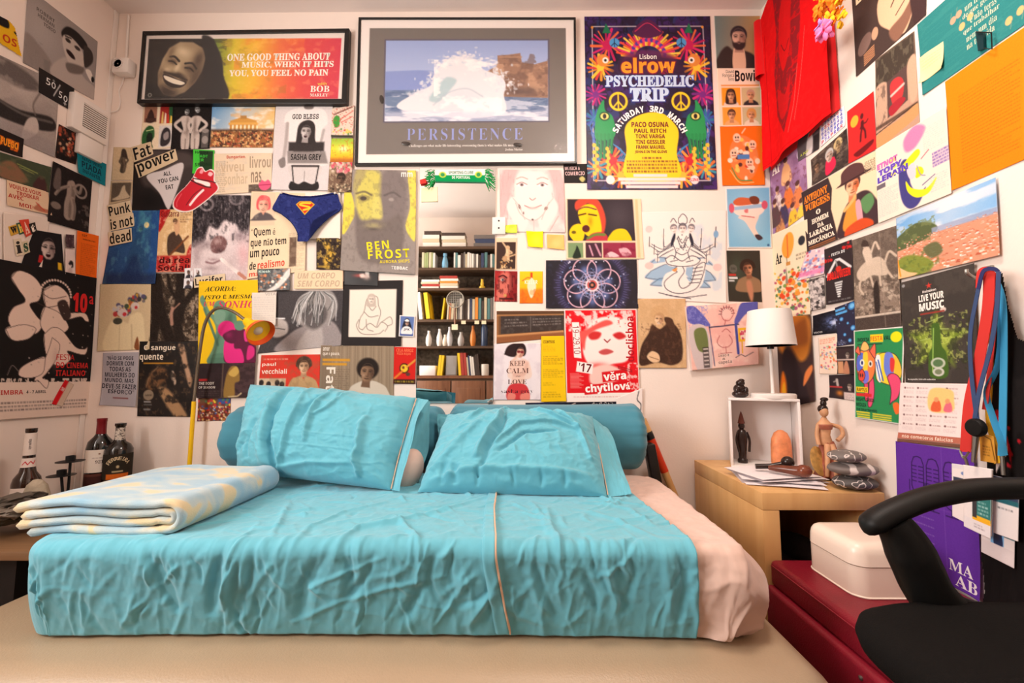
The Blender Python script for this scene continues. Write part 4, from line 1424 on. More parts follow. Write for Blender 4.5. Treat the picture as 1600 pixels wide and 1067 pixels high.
# matted drawing and card on it
p = Print('drawing','black matted pencil drawing of a sitting person','drawing',Q(537,439.7,629.8,438,627.3,540.8,534.7,539.6),'B',(44,40,40),thick=0.002)
p.R(11,13.5,90,87,(238,226,212))
pen = (96,84,78)
for pts in ([(46,24),(40,30),(36,48),(30,58),(28,72),(34,76)],[(48,22),(58,26),(60,38),(64,50),(58,70)],[(44,40),(50,46),(56,40)],[(36,48),(46,56),(60,54)],[(34,76),(46,66),(58,72),(66,64),(76,70),(72,78)],[(66,64),(80,56),(84,66),(76,70)],[(40,60),(42,74),(52,78)],[(28,60),(24,70),(34,82),(60,82),(70,76)]):
    p.L(pts,1.1,pen,a=0.7,smooth=True)
p.head(48,29,8,0,(238,226,212),(206,192,180),(196,182,170),style='long',eye=(90,80,76),neck=False).done()
p = Print('photo_card','small black photo card with a pale glow, over the matted drawing','photo',Q(538.4,411.7,590.8,412.4,591.5,447.7,538.4,445.8),'B',(26,22,22),matl=GLOSSY)
p.R(0,0,24,7,(206,60,50)).R(62,26,74,62,(200,196,190),1,2).B(44,55,22,10,(170,60,50),0.9).B(66,62,14,16,(190,170,160),0.8).C([(46,50),(58,46),(62,60),(50,64)],(226,200,190),soft=3).done()
p = Print('poster','grey and yellow poster of a bearded man with yellow capitals','poster',Q(541,266,651,268,650,430,533,423),'B',(150,140,134))
p.C([(0,20),(10,24),(16,42),(12,52),(0,64)],(228,210,84),soft=2).C([(88,0),(100,0),(100,62),(94,66),(86,54),(92,34)],(228,212,96),soft=2)
p.F().C([(18,6),(40,0),(54,10),(56,40),(50,50),(32,52),(18,44)],(206,196,104),soft=8).C([(16,0),(30,0),(22,14),(17,20),(12,20)],(176,164,110),soft=4).C([(52,4),(84,6),(86,46),(70,60),(54,50)],(128,118,116),soft=8)
p.C([(16,40),(26,50),(44,48),(58,50),(78,44),(84,60),(78,86),(50,92),(24,84)],(120,110,106),soft=6).B(42,55,14,4,(170,160,116),0.9).B(42,58.5,10,2,(90,82,80),0.8)
p.C([(18,28),(28,25),(36,28),(28,32)],(160,148,90),soft=2).E(27,28.6,4.5,2,(80,72,66)).L([(17,24),(28,22),(38,25)],3,(120,110,84),2,smooth=True).E(66,29,4,1.6,(160,150,146)).L([(56,25),(68,22),(78,26)],3,(104,96,94),2,smooth=True).C([(42,28),(50,28),(54,46),(40,46)],(216,206,116),soft=4,a=.7).N(24,28,(100,92,90),0.25,0.5,0.7,3)
p.T('BEN',34,70,64,78,(236,216,40),'S',rot=-8,space=1.2).T('FROST',36,77.5,92,86,(236,216,40),'S',rot=-6,space=1.2).T('AURORA SHIPS',52,87,92,90,(226,206,50),'S',rot=-5).T('TEBBAC',68,93,90,96,(240,236,230),'S').T('mm',79,2,95,6.5,(240,236,230),'S').done()

# white T-shirt picture and the strip of three
p = Print('poster','black and white poster of a person in a lettered T-shirt, above the navy briefs','poster',Q(432.4,165.8,521.3,164.6,515,298.6,425,297.4),'B',(216,208,208))
p.C([(22,8),(50,3),(84,6),(92,22),(82,32),(86,60),(96,70),(60,72),(28,70),(26,50),(24,24),(16,20)],(232,226,224),soft=2).L([(22,22),(21,44),(18,66),(15,70)],5,(176,166,164),2,smooth=True).L([(86,30),(80,50)],4,(176,168,166),2).C([(50,1),(66,1),(64,5),(52,5)],(120,110,108),soft=2)
p.C([(32,64),(36,54),(32,60),(38,44),(42,24),(58,18),(70,24),(72,42),(82,56),(78,54)],(56,50,50)).F().R(26,44,88,55,(58,52,52),1,3).head(55,32,14,4,(206,198,196),(130,122,120),(54,48,48),style='long',open_mouth=True).F()
p.G([(24,55),(90,55),(96,69),(26,69)],(140,132,130),3).T('GOD BLESS',30,11,76,17,(40,36,36),'T',0.02).T('SASHA GREY',31,58,84,65,(40,36,36),'S')
p.C([(30,71),(82,71),(82,84),(70,93),(56,86),(42,93),(32,84)],(210,202,200),soft=2).L([(56,78),(56,90)],1.2,(150,140,138)).C([(33,90),(46,93),(56,90),(70,93),(80,90),(78,100),(34,100)],(44,40,40)).L([(34,72),(80,72)],3,(70,62,62)).L([(34,72),(38,92)],2,(60,54,54)).L([(80,72),(76,92)],2,(60,54,54)).C([(10,66),(20,62),(22,72),(14,74)],(130,122,120)).grain(8).done()
p = Print('flyer','white flyer with red scribble and a green leaf beside the framed sea picture','flyer',Q(520,171,554.5,166,553,217,518.4,216),'B',(226,206,190))
p.C([(6,40),(20,26),(36,34),(34,60),(16,66)],(70,150,66)).N(12,16,(196,70,60),0.7,0.58,0.7,1,'r').R(0,92,100,100,(60,60,50)).L([(10,22),(90,4)],2,(120,60,50)).L([(40,40),(96,16)],1.2,(206,80,70)).L([(44,50),(92,34)],1.2,(206,80,70)).speck(14,[(206,90,60),(236,200,90),(80,140,70)],(2,5),(10,70,95,92)).done()
p = Print('flyer','green and yellow sunrise flyer in the narrow strip beside the framed sea picture','flyer',Q(519,217.5,553.3,217.5,552.5,255,517,255),'B',(190,206,60))
p.grad(0,0,0,100,[(0,(150,190,70)),(0.45,(226,220,70)),(0.75,(240,190,50)),(1,(200,120,50))]).B(56,44,26,16,(250,244,200),0.9).N(24,10,(206,110,50),0.6,0.6,0.72,2).R(0,84,100,100,(170,96,50),0.6,4).done()
p = Print('flyer','pink and brown flower face flyer at the corner of the bearded man poster','flyer',Q(516.5,255,552,255,550.4,302,514,302),'B',(120,96,80))
p.speck(60,[(224,110,130),(236,160,170),(206,70,90),(226,200,180)],(4,8),(0,0,100,36)).N(14,14,(190,170,140),0.7,0.5,0.68,1).head(54,56,26,0,(120,92,74),(60,46,40),(50,40,36),neck=False).speck(40,[(60,50,44),(206,190,160),(90,80,66)],(2,5),(0,74,100,100)).done()
p = Print('playing_card','small blue card of a person in a black veil and white jersey beside the mirror','card',Q(625,492.6,649,494,647,526.7,623.7,525.7),'B',(236,230,226),step=0.8)
p.R(6,4,95,96,(96,120,176)).C([(22,70),(30,26),(50,12),(68,26),(80,70)],(40,40,52)).C([(12,78),(24,58),(50,50),(76,58),(90,78),(74,92),(26,92)],(236,234,234)).head(50,36,17,0,(226,186,160),(170,124,104),(40,40,52),neck=False).F().C([(34,24),(50,16),(64,24),(60,28),(40,28)],(240,240,240)).T('JFK',30,60,70,74,(40,40,60),'S').R(8,88,94,96,(70,90,150)).done()
p = Print('flyer','red flyer with a yellow skillet between the mirror and the brown page','flyer',Q(616.4,542,650.5,542.8,649,599.8,615,599.3),'B',(206,36,30))
p.T('CELA ARROZ',10,4,88,13,(236,120,80),'S').T('PIZZA ROJAS',14,15,76,23,(236,120,80),'S').E(48,58,22,14,(60,30,20)).E(48,58,17,10.5,(236,196,50)).E(44,56,6,4,(120,60,30)).L([(60,54),(100,34)],3,(220,150,60)).L([(4,86),(40,66)],3,(220,130,50)).E(66,74,10,5,(90,60,50)).R(0,88,100,100,(40,30,26)).body(6,90,94,98,1,(226,190,60)).done()
# ============================================================ framed pictures
M_BLACKF = mat('black_frame_lacquer',(22,19,18),0.35,var=0.05)
M_GLAZE = mat('picture_glazing',(255,255,255),0.05,var=0.0,alpha=0.04,spec=0.5)


def framed(name,label,outer,inner,depth,fw_front):
    """a picture frame standing DEPTH off the wall; returns (root, the plane of the print)"""
    o = [on_y(x,y,YB - depth) for x,y in outer]
    root = thing(name,label,'picture',(sum((p.x for p in o)) / 4,YB,min(p.z for p in o)))
    i = [on_y(x,y,YB - depth) for x,y in inner]
    b = MB()
    d = Vector((0,depth - 0.001,0))
    for k in range(4):
        k2 = (k + 1) % 4
        b.prism([o[k],o[k2],i[k2],i[k]],d)
    b.build('frame',M_BLACKF,root,smooth=False,bevel=0.0015)
    return root,i


o1 = Q(222.5,48.4,545.4,44,541,161.5,213.5,161)
i1 = Q(227.5,54,538.5,49.5,533.5,154,219,155)
root,ii = framed('framed_picture','wide black framed picture of a laughing dreadlocked man on green, gold and red',o1,i1,0.03,0.01)
ii = [p + Vector((0,0.006,0)) for p in ii]
cc = [np.array(p) for p in ii]


def quadpos(c,nrm=(0,-1,0)):
    c = [np.array(p,float) for p in c]

    def f(u,v,off):
        u,v = np.asarray(u,float)[...,None],np.asarray(v,float)[...,None]
        P = c[0] * (1 - u) * (1 - v) + c[1] * u * (1 - v) + c[2] * u * v + c[3] * (1 - u) * v
        return P + np.array(nrm,float) * (np.asarray(off,float)[...,None] if np.ndim(off) else off)
    return f


p = Print('picture_print',None,None,i1,None,(226,214,206),pos=quadpos(cc),parent=root,matl=GLOSSY,step=1.0)
k = p.covG([(1.4,5.5),(98.3,8.2),(98,99),(1.6,98.5)])
p.mask(k).grad(0,0,100,0,[(0,(30,60,40)),(0.30,(60,110,60)),(0.38,(140,150,40)),(0.45,(214,190,30)),(0.56,(236,176,36)),(0.68,(226,106,50)),(0.80,(214,60,56)),(1,(204,36,66))])
p.N(9,4,(236,120,40),0.5,0.5,0.68,3,box=(45,0,80,100)).N(14,7,(150,110,20),0.35,0.55,0.72,4,box=(36,0,72,100)).N(26,12,(255,210,120),0.22,0.55,0.7,5,box=(40,0,100,100))
p.C([(0,0),(8,-2),(30,2),(36,20),(39,40),(40,62),(41,104),(0,104)],(30,24,22),soft=3).N(9,26,(58,48,42),0.5,0.5,0.7,6,'r',box=(0,0,41,100))
p.C([(2,100),(1,80),(8,76),(14,96),(14,104)],(22,18,18))
# the laughing face, tilted
p.F(17.3,51,12.6,21,1.1)
fm = p.covG([(x,y) for x,y in [(-0.68,-0.1),(-0.62,-0.6),(-0.36,-0.98),(0.1,-1.14),(0.5,-1.06),(0.78,-0.7),(0.84,-0.2),(0.78,0.3),(0.6,0.78),(0.28,1.1),(-0.1,1.16),(-0.42,0.92),(-0.62,0.45)]],3) * k
p.mask(fm).put(np.ones(fm.shape),(182,160,126))
sh = (86,68,52)
p.B(0.72,0.1,0.42,0.9,sh,0.95).B(0.2,-1.1,0.8,0.35,(150,128,98),0.8).B(-0.3,-0.16,0.24,0.16,sh,0.95).B(0.38,-0.12,0.26,0.18,sh,0.95).B(0.12,0.24,0.30,0.12,(50,38,30),0.9).B(0.0,0.95,0.55,0.3,(56,44,36),0.95).B(-0.5,0.5,0.2,0.4,sh,0.6).B(-0.05,0.0,0.10,0.25,(222,204,170),0.9).B(-0.1,-0.65,0.3,0.2,(224,206,172),0.8).B(-0.36,0.22,0.16,0.12,(216,196,160),0.8).B(0.5,0.28,0.12,0.12,(176,150,116),0.7)
p.L([(-0.46,-0.30),(-0.30,-0.36),(-0.08,-0.26)],3.2,(28,22,20),1.5,smooth=True).L([(0.16,-0.26),(0.40,-0.36),(0.62,-0.22)],3.2,(28,22,20),1.5,smooth=True)
p.L([(-0.44,-0.12),(-0.28,-0.16),(-0.12,-0.1)],2.2,(20,16,14),smooth=True).L([(0.22,-0.1),(0.40,-0.15),(0.56,-0.08)],2.2,(20,16,14),smooth=True)
p.C([(-0.42,0.44),(-0.1,0.40),(0.16,0.42),(0.50,0.40),(0.40,0.66),(0.08,0.80),(-0.24,0.72)],(36,24,22),soft=1.5).C([(-0.36,0.47),(0.05,0.45),(0.44,0.45),(0.36,0.58),(0.05,0.64),(-0.26,0.60)],(236,226,206)).L([(-0.4,0.36),(0.05,0.32),(0.46,0.34)],4,(50,38,32),2,smooth=True,a=.9).L([(-0.2,0.86),(0.1,0.9),(0.3,0.82)],2,(120,98,74),2,smooth=True)
p.B(0.1,0.30,0.5,0.08,(40,30,26),0.8).B(-0.5,-0.5,0.16,0.4,(120,100,76),0.8).B(0.55,-0.6,0.25,0.5,(70,54,42),0.9).B(0.0,1.1,0.4,0.2,(44,34,28),0.9)
p.mask(None).F()
p.C([(28,2),(34,8),(38,40),(39.5,60),(40.5,99),(32,99),(30,70),(30.5,30)],(26,21,20),soft=3,a=0.95)
p.E(4,92.5,1.0,3.2,(150,150,140)).E(4,92.5,0.6,1.9,(40,36,34))
for t,x0,y0,x1,y1 in (('ONE GOOD THING ABOUT',41.5,30,93,41),('MUSIC, WHEN IT HITS',49,42.5,95,53),('YOU, YOU FEEL NO PAIN',43,55,92.5,66)):
    p.T(t,x0,y0,x1,y1,(244,236,222),'B',0.012)
p.T('BOB',84,79.5,93.5,89,(240,232,220),'B').T('MARLEY',84,91,93,95.5,(240,232,220),'B').T('with',87.5,74.5,92,78.5,(230,196,60),'S').done()
MB().grid(np.array([[ii[0],ii[1]],[ii[3],ii[2]]],float) + np.array((0,-0.003,0))).build('glazing',M_GLAZE,root,smooth=False)

o2 = Q(560,26.6,899.7,26.6,901.8,255.5,554,258)
i2 = Q(563.5,29.6,896.8,29.6,898.4,252,558.2,254.3)
root,ii = framed('framed_picture','thin black framed picture of a breaking sea wave in a grey mount',o2,i2,0.019,0.01)
ii = [p + Vector((0,0.005,0)) for p in ii]
p = Print('picture_print',None,None,i2,None,(240,230,224),pos=quadpos(ii),parent=root,matl=GLOSSY,step=1.0)
p.G([(4.2,6),(96.2,6),(96.6,94),(3.8,94)],(112,104,98))
x0,x1,y0,y1 = 12.0,87.8,14.8,71.5
p.R(x0 - 0.7,y0 - 1,x1 + 0.7,y1 + 1,(84,78,96))
kk = p.covG([(x0,y0),(x1,y0),(x1,y1),(x0,y1)])
p.mask(kk)
def fx(x): return x0 + (x1 - x0) * x / 100
def fy(y): return y0 + (y1 - y0) * y / 100
p.grad(0,y0,0,fy(62),[(0,(150,168,216)),(1,(176,190,224))]).C([(fx(-5),fy(42)),(fx(10),fy(38)),(fx(28),fy(38)),(fx(40),fy(46)),(fx(40),fy(66)),(fx(-5),fy(66))],(130,148,204),soft=2)
p.R(x0,fy(62),x1,y1,(104,126,160),1,3).N(10,34,(200,206,224),0.8,0.5,0.64,1,box=(x0,fy(63),x1,y1)).N(14,40,(72,94,136),0.7,0.54,0.68,2,box=(x0,fy(62),x1,y1))
p.G([(fx(58),fy(45)),(fx(65),fy(36)),(fx(69),fy(32)),(fx(69),fy(19)),(fx(76),fy(18)),(fx(83),fy(16)),(fx(84),fy(28)),(fx(92),fy(30)),(fx(101),fy(25)),(fx(101),fy(72)),(fx(70),fy(70))],(150,112,90),1.5)
p.N(20,16,(196,154,122),0.7,0.5,0.68,3,box=(fx(66),fy(30),x1,fy(66))).N(26,22,(104,74,62),0.6,0.52,0.68,4,box=(fx(68),fy(17),x1,fy(70))).B(fx(82),fy(64),10,4,(84,64,60),0.8).R(fx(70),fy(20),fx(84),fy(22),(176,136,108),.8)
p.C([(fx(8),fy(84)),(fx(18),fy(66)),(fx(28),fy(56)),(fx(30),fy(42)),(fx(36),fy(28)),(fx(42),fy(20)),(fx(52),fy(22)),(fx(58),fy(26)),(fx(60),fy(36)),(fx(70),fy(44)),(fx(74),fy(54)),(fx(73),fy(68)),(fx(72),fy(92)),(fx(40),fy(96))],(228,226,232),soft=2)
g = random.Random(9)
for i in range(420):
    bx,by = [(30,48),(38,27),(47,21),(58,28),(68,42),(74,56),(22,64)][g.randrange(7)]
    p.E(fx(bx + g.gauss(0,4)),fy(by + g.gauss(0,4.5)),g.uniform(0.15,1.0),g.uniform(0.2,1.2),a=g.uniform(0.35,0.9),col=g.choice([(236,232,236),(224,224,232),(206,214,226)]))
p.C([(fx(27),fy(74)),(fx(32),fy(58)),(fx(38),fy(46)),(fx(44),fy(50)),(fx(40),fy(62)),(fx(34),fy(76))],(160,192,200),soft=4,a=0.75).C([(fx(32),fy(84)),(fx(40),fy(66)),(fx(50),fy(62)),(fx(58),fy(72)),(fx(58),fy(88)),(fx(44),fy(94))],(220,220,228),soft=4).L([(fx(30),fy(80)),(fx(38),fy(66)),(fx(50),fy(60)),(fx(60),fy(70))],2.2,(176,190,204),2.5,smooth=True,a=.7).N(12,14,(250,246,246),0.8,0.5,0.68,6,box=(fx(30),fy(24),fx(72),fy(94))).N(16,18,(196,202,216),0.45,0.55,0.7,7,box=(fx(34),fy(60),fx(64),fy(95)))
p.R(x0,fy(88),x1,y1,(206,206,226),0.6,6).N(10,30,(240,238,244),0.7,0.5,0.66,8,box=(x0,fy(88),x1,y1)).mask(None)
p.T('PERSISTENCE',22.5,76.5,76,84.5,(140,150,206),'B',-0.012,space=1.25)
p.T('Challenges are what make life interesting; overcoming them is what makes life meaningful.',23.5,87.4,76,89.6,(226,220,214),'B').T('Joshua Marine',68,90.4,76,92.2,(220,214,208),'B').done()
MB().grid(np.array([[ii[0],ii[1]],[ii[3],ii[2]]],float) + np.array((0,-0.003,0))).build('glazing',M_GLAZE,root,smooth=False)
for px,py in ((596,155),(634,224),(809,226)):
    q = on_y(px,py,YB - 0.0185)
    MB().ico(q,(0.022,0.002,0.009),Matrix.Rotation(0.12 if px > 600 else 1.4,3,'Y'),2).build('mount_clip',mat('dark_clip',(60,54,50),0.3),root)

# ============================================================ prints on the back wall, right part
p = Print('flyer','black flyer with white lettering tucked under the sea picture corner','flyer',Q(880,257,917,256,917,286,882,286),'B',(44,40,40))
p.T('MÚSICA &',6,10,70,32,(226,190,190),'S').T('COMERCIO',6,40,90,60,(226,190,190),'S').C([(66,78),(80,66),(92,80),(80,96)],(196,186,120)).done()

p = Print('poster','tall psychedelic festival poster, dark with neon flowers, green hands and yellow line-up','poster',Q(913,26.7,1109,26,1120,296.7,917.4,296.7),'B',(40,26,58),step=1.0,matl=GLOSSY)
p.N(7,9,(70,36,110),0.8,0.45,0.65,1).N(12,14,(30,60,110),0.6,0.52,0.68,2).N(22,26,(24,16,36),0.7,0.5,0.62,3,'r')
p.L([(6,6),(94,6),(95,95),(5,95),(6,6)],1.6,(200,190,200))
g = random.Random(2)
# leafy pinwheels and petals on both sides
for sx in (0,1):
    def mx(x): return 100 - x if sx else x
    for cx,cy,r,cs in ((18,17,13,[(226,40,110),(240,110,60),(200,30,90)]),(12,30,10,[(240,150,40),(220,60,60),(250,200,60)]),(8,46,8,[(206,40,120),(120,40,130)]),(20,84,11,[(230,80,40),(240,150,60),(200,40,50)]),(26,92,9,[(236,90,40),(250,180,60)]),(8,88,8,[(60,150,170),(220,120,60)]),(7,60,7,[(60,80,170),(40,120,160)])):
        for i in range(16):
            a = 2 * pi * i / 16 + g.uniform(-.1,.1)
            c = cs[i % len(cs)]
            p.L([(mx(cx + r * .2 * cos(a)),cy + r * .15 * sin(a)),(mx(cx + r * cos(a + .3)),cy + r * 0.75 * sin(a + .3))],g.uniform(2,4.5),c,1,a=0.95)
        p.E(mx(cx),cy,r * 0.3,r * 0.23,cs[-1])
    p.G([(mx(14),10),(mx(17),4),(mx(21),10)],(30,120,80)).E(mx(23.5),15.7,4,2.8,(80,160,220)).L([(mx(23.5),13.2),(mx(23.5),18)],1.2,(30,40,80)).L([(mx(23.5),15.7),(mx(21),17.5)],1.2,(30,40,80)).L([(mx(23.5),15.7),(mx(26),17.5)],1.2,(30,40,80))
    for i in range(5):
        p.L([(mx(10 - i),56 + i * 4),(mx(3 + i),64 + i * 4),(mx(10),74 + i * 3)],1.5,(70,110,190),1,smooth=True)
    for i in range(7):
        p.L([(mx(20 + i * 1.6),74 + i),(mx(27 + i * 1.2),78 + i),(mx(24 + i),84)],1.4,(60,130,190),1,smooth=True)
    # green hand with an eye
    p.C([(mx(7),63),(mx(9),55),(mx(14),49),(mx(15),55),(mx(21),59),(mx(22),70),(mx(8),72)],(36,150,84)).E(mx(14.5),58.5,4.2,2.6,(20,70,44)).E(mx(14.5),58.5,3.2,1.9,(236,220,120)).E(mx(14.5),58.5,1.4,1.4,(30,24,30))
    for i in range(5):
        p.L([(mx(8.5 + i * 3),69),(mx(8.5 + i * 2.8),76 - (i in (0,4)) * 2),(mx(8 + i * 2.8),82 - (i in (0,4)) * 3)],4.4,(32,140,78),1,smooth=True).L([(mx(8.8 + i * 3),72),(mx(8.3 + i * 2.8),80 - (i in (0,4)) * 3)],1,(16,70,44),a=.8)
    for i in range(9):
        p.E(mx(6 + (i % 2) * 2),75 + i * 2.0,1.6,1.2,(226,190,60)).E(mx(16 + (i % 2)),77 + i * 1.8,1.4,1.1,(226,190,60))
    p.E(mx(25.5),50,7.4,5.5,(240,206,40)).E(mx(25.5),50,5.6,4.1,(60,30,60))
    for q in ((25.5,45.5),(22,53),(29,53)):
        p.L([(mx(25.5),50),(mx(q[0]),q[1])],2.2,(240,206,40))
    p.L([(mx(25.5),50),(mx(25.5),54.6)],2.2,(240,206,40)).E(mx(14),26,5,3.6,(226,140,60)).E(mx(16),26,2.4,1.8,(250,240,230)).E(mx(16),26,1,0.8,20)
# flame crown
for i in range(34):
    a = pi * (1.0 + i / 33)
    r = 21 + 4 * (i % 2)
    p.L([(50 + 11 * cos(a),24 + 7 * sin(a)),(50 + r * cos(a + .06),24 + r * 0.66 * sin(a + .06))],3.2,[(240,170,50),(236,80,60),(226,50,110),(250,210,80)][i % 4],1)
for i in range(20):
    a = pi * (1.0 + i / 19)
    p.E(50 + 13 * cos(a),23 + 9 * sin(a),1.5,1.2,[(236,60,120),(90,60,160)][i % 2])
p.C([(38,10),(44,4),(50,2),(56,4),(62,10),(50,13)],(90,34,80)).L([(40,9),(50,4),(60,9)],1.2,(226,60,100),smooth=True)
p.E(50,27,22,7,(110,40,90),soft=4,a=.8).E(50,33,30,10,(60,30,60),soft=6,a=.7)
# yellow window with the names
p.C([(30,66),(36,60),(48,56.5),(60,57),(68,62),(72,68),(70,80),(73,90),(66,95),(36,95),(28,90),(31,78)],(240,206,30),soft=1.5)
p.R(20,91,80,98.5,(244,214,210),.0)
for i,(a,b) in enumerate(((36,62),(24,76),(26,72),(30,70))):
    p.R(a,91.2 + i * 2.1,b,92.9 + i * 2.1,(244,216,214))
p.E(18,94.5,3.4,2.5,(244,220,220)).E(83,94.5,3.4,2.5,(244,220,220)).E(7,95,1,.8,(236,150,50)).E(93.5,94,1,.8,(236,150,50)).E(6,6.5,1,.8,(236,150,50)).E(93.5,6.5,1,.8,(236,150,50))
p.T('Lisbon',43,22.5,56.5,25.4,(246,240,236),'S')
p.T('elrow',27.5,24,72,34.2,(120,30,60),'S',0.05).T('elrow',28.3,24.4,71.4,33.8,(246,160,40),'S',0.02,dz=0.0002).T('elrow',29,24.6,70.8,30,(250,206,60),'S',0.0,dz=0.0004) if False else p.T('elrow',27.5,24,72,34.4,(130,24,60),'S',0.06).T('elrow',28.3,24.6,71.2,33.7,(246,158,44),'S',0.02)
p.T('PSYCHEDELIC',15,34.6,86,42.2,(60,70,150),'B',0.08).T('PSYCHEDELIC',15.6,34.8,85.4,41.6,(200,220,246),'B',0.03).T('TRIP',34,42,66,50.5,(60,70,150),'B',0.08).T('TRIP',34.8,42.2,65.2,50,(200,220,246),'B',0.03)
p.arcT('SATURDAY 3RD MARCH',49.5,76,29.5,-64,64,3.6,3.4,(250,246,244),'S',0.02)
for t,y,w,h in (('PACO OSUNA',61.8,29,3.0),('PAUL RITCH',65.6,25,2.5),('TONI VARGA',68.8,23,2.4),('TINI GESSLER',72,23,2.4),('FRANK MAUREL',75.1,22.5,2.1),('JOHN-E IN THE GLOVE',78,25,1.9)):
    p.T(t,49.8 - w / 2,y,49.8 + w / 2,y + h,(120,44,30),'S',0.02)
for i in range(5):
    p.body(31 + (i == 0) * 12,81.6 + i * 1.9,70 - (i == 0) * 12,82.9 + i * 1.9,1,(120,60,30),seed=i,a=0.8,fill=.9)
p.T('LINE',80,93.7,86,95.3,(200,40,60),'S').done()

p = Print('magazine_page','page with a bearded man portrait over four orange portraits, beside the red T-shirt','poster',Q(1115.7,25.3,1187,25.3,1192,197,1124,198),'B',(244,222,200))
p.mask(p.covG([(0,0),(100,0),(100,48),(0,48)])).grad(0,0,100,20,[(0,(110,130,130)),(0.5,(150,140,120)),(1,(206,150,90))]).C([(0,50),(6,36),(24,28),(40,32),(62,32),(84,36),(100,46),(100,52)],(60,48,46),soft=3).C([(40,30),(62,30),(64,50),(38,50)],(226,190,160))
p.head(52,20,25,0,(226,190,166),(150,110,96),(56,46,52),beard=(60,46,46)).mask(None).F()
p.T('David',20,49.5,38,52.5,(40,30,34),'s').T('Fonseca',12,53,38,56,(40,30,34),'s').T('Terno',24,56.5,38,59.5,(40,30,34),'s').T('Bowie',40,49.5,97,60,(40,30,34),'S',0.01).R(8,63,94,64.3,(226,130,40),0.8)
for i,(a,b,bg,hr) in enumerate(((8,65.5,(240,156,40),(60,40,36)),(53,65.5,(206,186,140),(190,150,130)),(8,83,(240,160,60),(70,44,34)),(53,83,(196,186,146),(206,150,80)))):
    p.mask(p.covG([(a,b),(a + 43,b),(a + 43,b + 16),(a,b + 16)])).R(a,b,a + 43,b + 16,bg)
    cl = ((226,206,190),(50,44,48),(236,170,110),(226,214,190))[i]
    p.bust(a + 21,b + 6.5,12,cl,w=1.4).head(a + 21,b + 7,12.5,0,(226,172,130),(160,110,76),hr,style=('long','short','short','bob')[i]).mask(None).F()
p.done()
p = Print('poster','orange poster of a ring of cartoonish white and red heads','poster',Q(1124.5,198.5,1192,197,1194.4,289.6,1128,290.5),'B',(238,112,24))
g = random.Random(8)
p.C([(20,60),(24,30),(46,16),(70,22),(84,40),(86,66),(70,88),(44,88)],(226,130,70),soft=2)
for i in range(40):
    a,r = g.uniform(0,2 * pi),g.uniform(0.2,1)
    p.E(52 + 34 * r * cos(a),52 + 38 * r * sin(a),g.uniform(3,7),g.uniform(2.5,5),g.choice([(244,226,206),(206,60,40),(250,200,90),(246,150,90),(230,210,180),(90,50,44)]))
for x,y in ((38,20),(74,32),(30,46),(66,62)):
    p.E(x,y,9,8,(240,200,170)).E(x - 3,y - 1,1.6,1.6,30).E(x + 3,y - 1,1.6,1.6,30).L([(x - 4,y + 4),(x + 4,y + 4)],1.2,(150,40,30))
p.G([(38,48),(66,48),(66,56),(38,56)],(80,130,190)).L([(24,70),(40,90),(70,92)],2,(110,140,80),smooth=True).L([(20,74),(42,95),(74,95)],1.4,(240,190,120),smooth=True).L([(50,12),(58,4)],1.5,(250,220,190)).done()
p = Print('poster','sky blue poster of an odd pink bather with one long leg','poster',Q(1133.3,293.8,1203.4,291.4,1205.8,388,1137,388),'B',(120,178,214))
p.B(50,50,55,55,(166,208,232),0.9).C([(26,50),(40,44),(70,46),(72,50),(64,66),(72,80),(66,84),(54,72),(40,56)],(244,214,200)).C([(62,79),(72,78),(80,84),(70,87)],(70,50,56)).C([(16,32),(30,24),(72,24),(86,30),(82,42),(60,50),(34,48),(18,42)],(246,222,210)).C([(16,24),(28,17),(50,18),(66,22),(60,28),(26,30)],(206,100,60)).C([(52,18),(64,15),(74,20),(72,28),(58,28)],(120,60,40)).G([(18,32),(84,28),(84,34),(18,38)],(160,190,216)).E(12,34,6,8,(214,90,110)).E(86,30,7,7,(214,90,110)).C([(40,38),(48,36),(48,42),(42,42)],(220,120,120)).L([(34,47),(62,50)],1.4,(200,90,90)).E(92,95,2.6,2,(60,90,130))
p.frame(2,(232,226,224)).done()
p = Print('poster','small dark green poster of a young person with eyes lowered','poster',Q(1135,391.6,1186.8,391.6,1190,472,1138,470.7),'B',(58,52,44))
p.B(30,40,30,40,(66,72,58),0.9).bust(64,38,20,(150,116,86),w=1.7).head(62,36,22,-8,(206,140,104),(96,58,44),(56,38,30),style='curly',light=1).F().C([(56,62),(70,60),(76,84),(70,100),(60,84)],(190,130,100),soft=3).E(18,36,12,8.5,(96,92,82)).T('DUAS',11,33,25,38,(60,56,50),'S').R(4,46,26,50,(186,60,50)).R(4,52,30,56,226).R(4,58,20,61,220).done()
p = Print('drawing','white sheet with an ink drawing of a many armed deity riding a swan','drawing',Q(1001.5,331.8,1134.5,329,1134,474,995.6,467),'B',(240,230,224),curl=1.5)
blue,ink = (130,170,206),(50,48,62)
for sx in (-1,1):
    for pts in ([(0,62),(18,60),(34,68),(40,76),(16,78)],[(0,74),(24,76),(34,84),(10,84)],[(4,54),(26,52),(36,60)]):
        p.C([(48 + sx * x,y) for x,y in pts],blue,soft=2,a=0.75).L([(48 + sx * x,y) for x,y in pts],1.0,ink,a=0.6)
p.N(5,5,(170,200,226),0.4,0.55,0.7,2,box=(30,5,95,90))
p.C([(40,26),(58,26),(60,36),(57,46),(68,54),(62,62),(36,62),(30,54),(41,46),(38,36)],(244,234,228)).C([(28,86),(30,72),(40,66),(44,58),(40,54),(48,52),(54,60),(54,72),(60,78),(64,58),(76,54),(74,78),(64,88),(44,92)],(244,234,228))
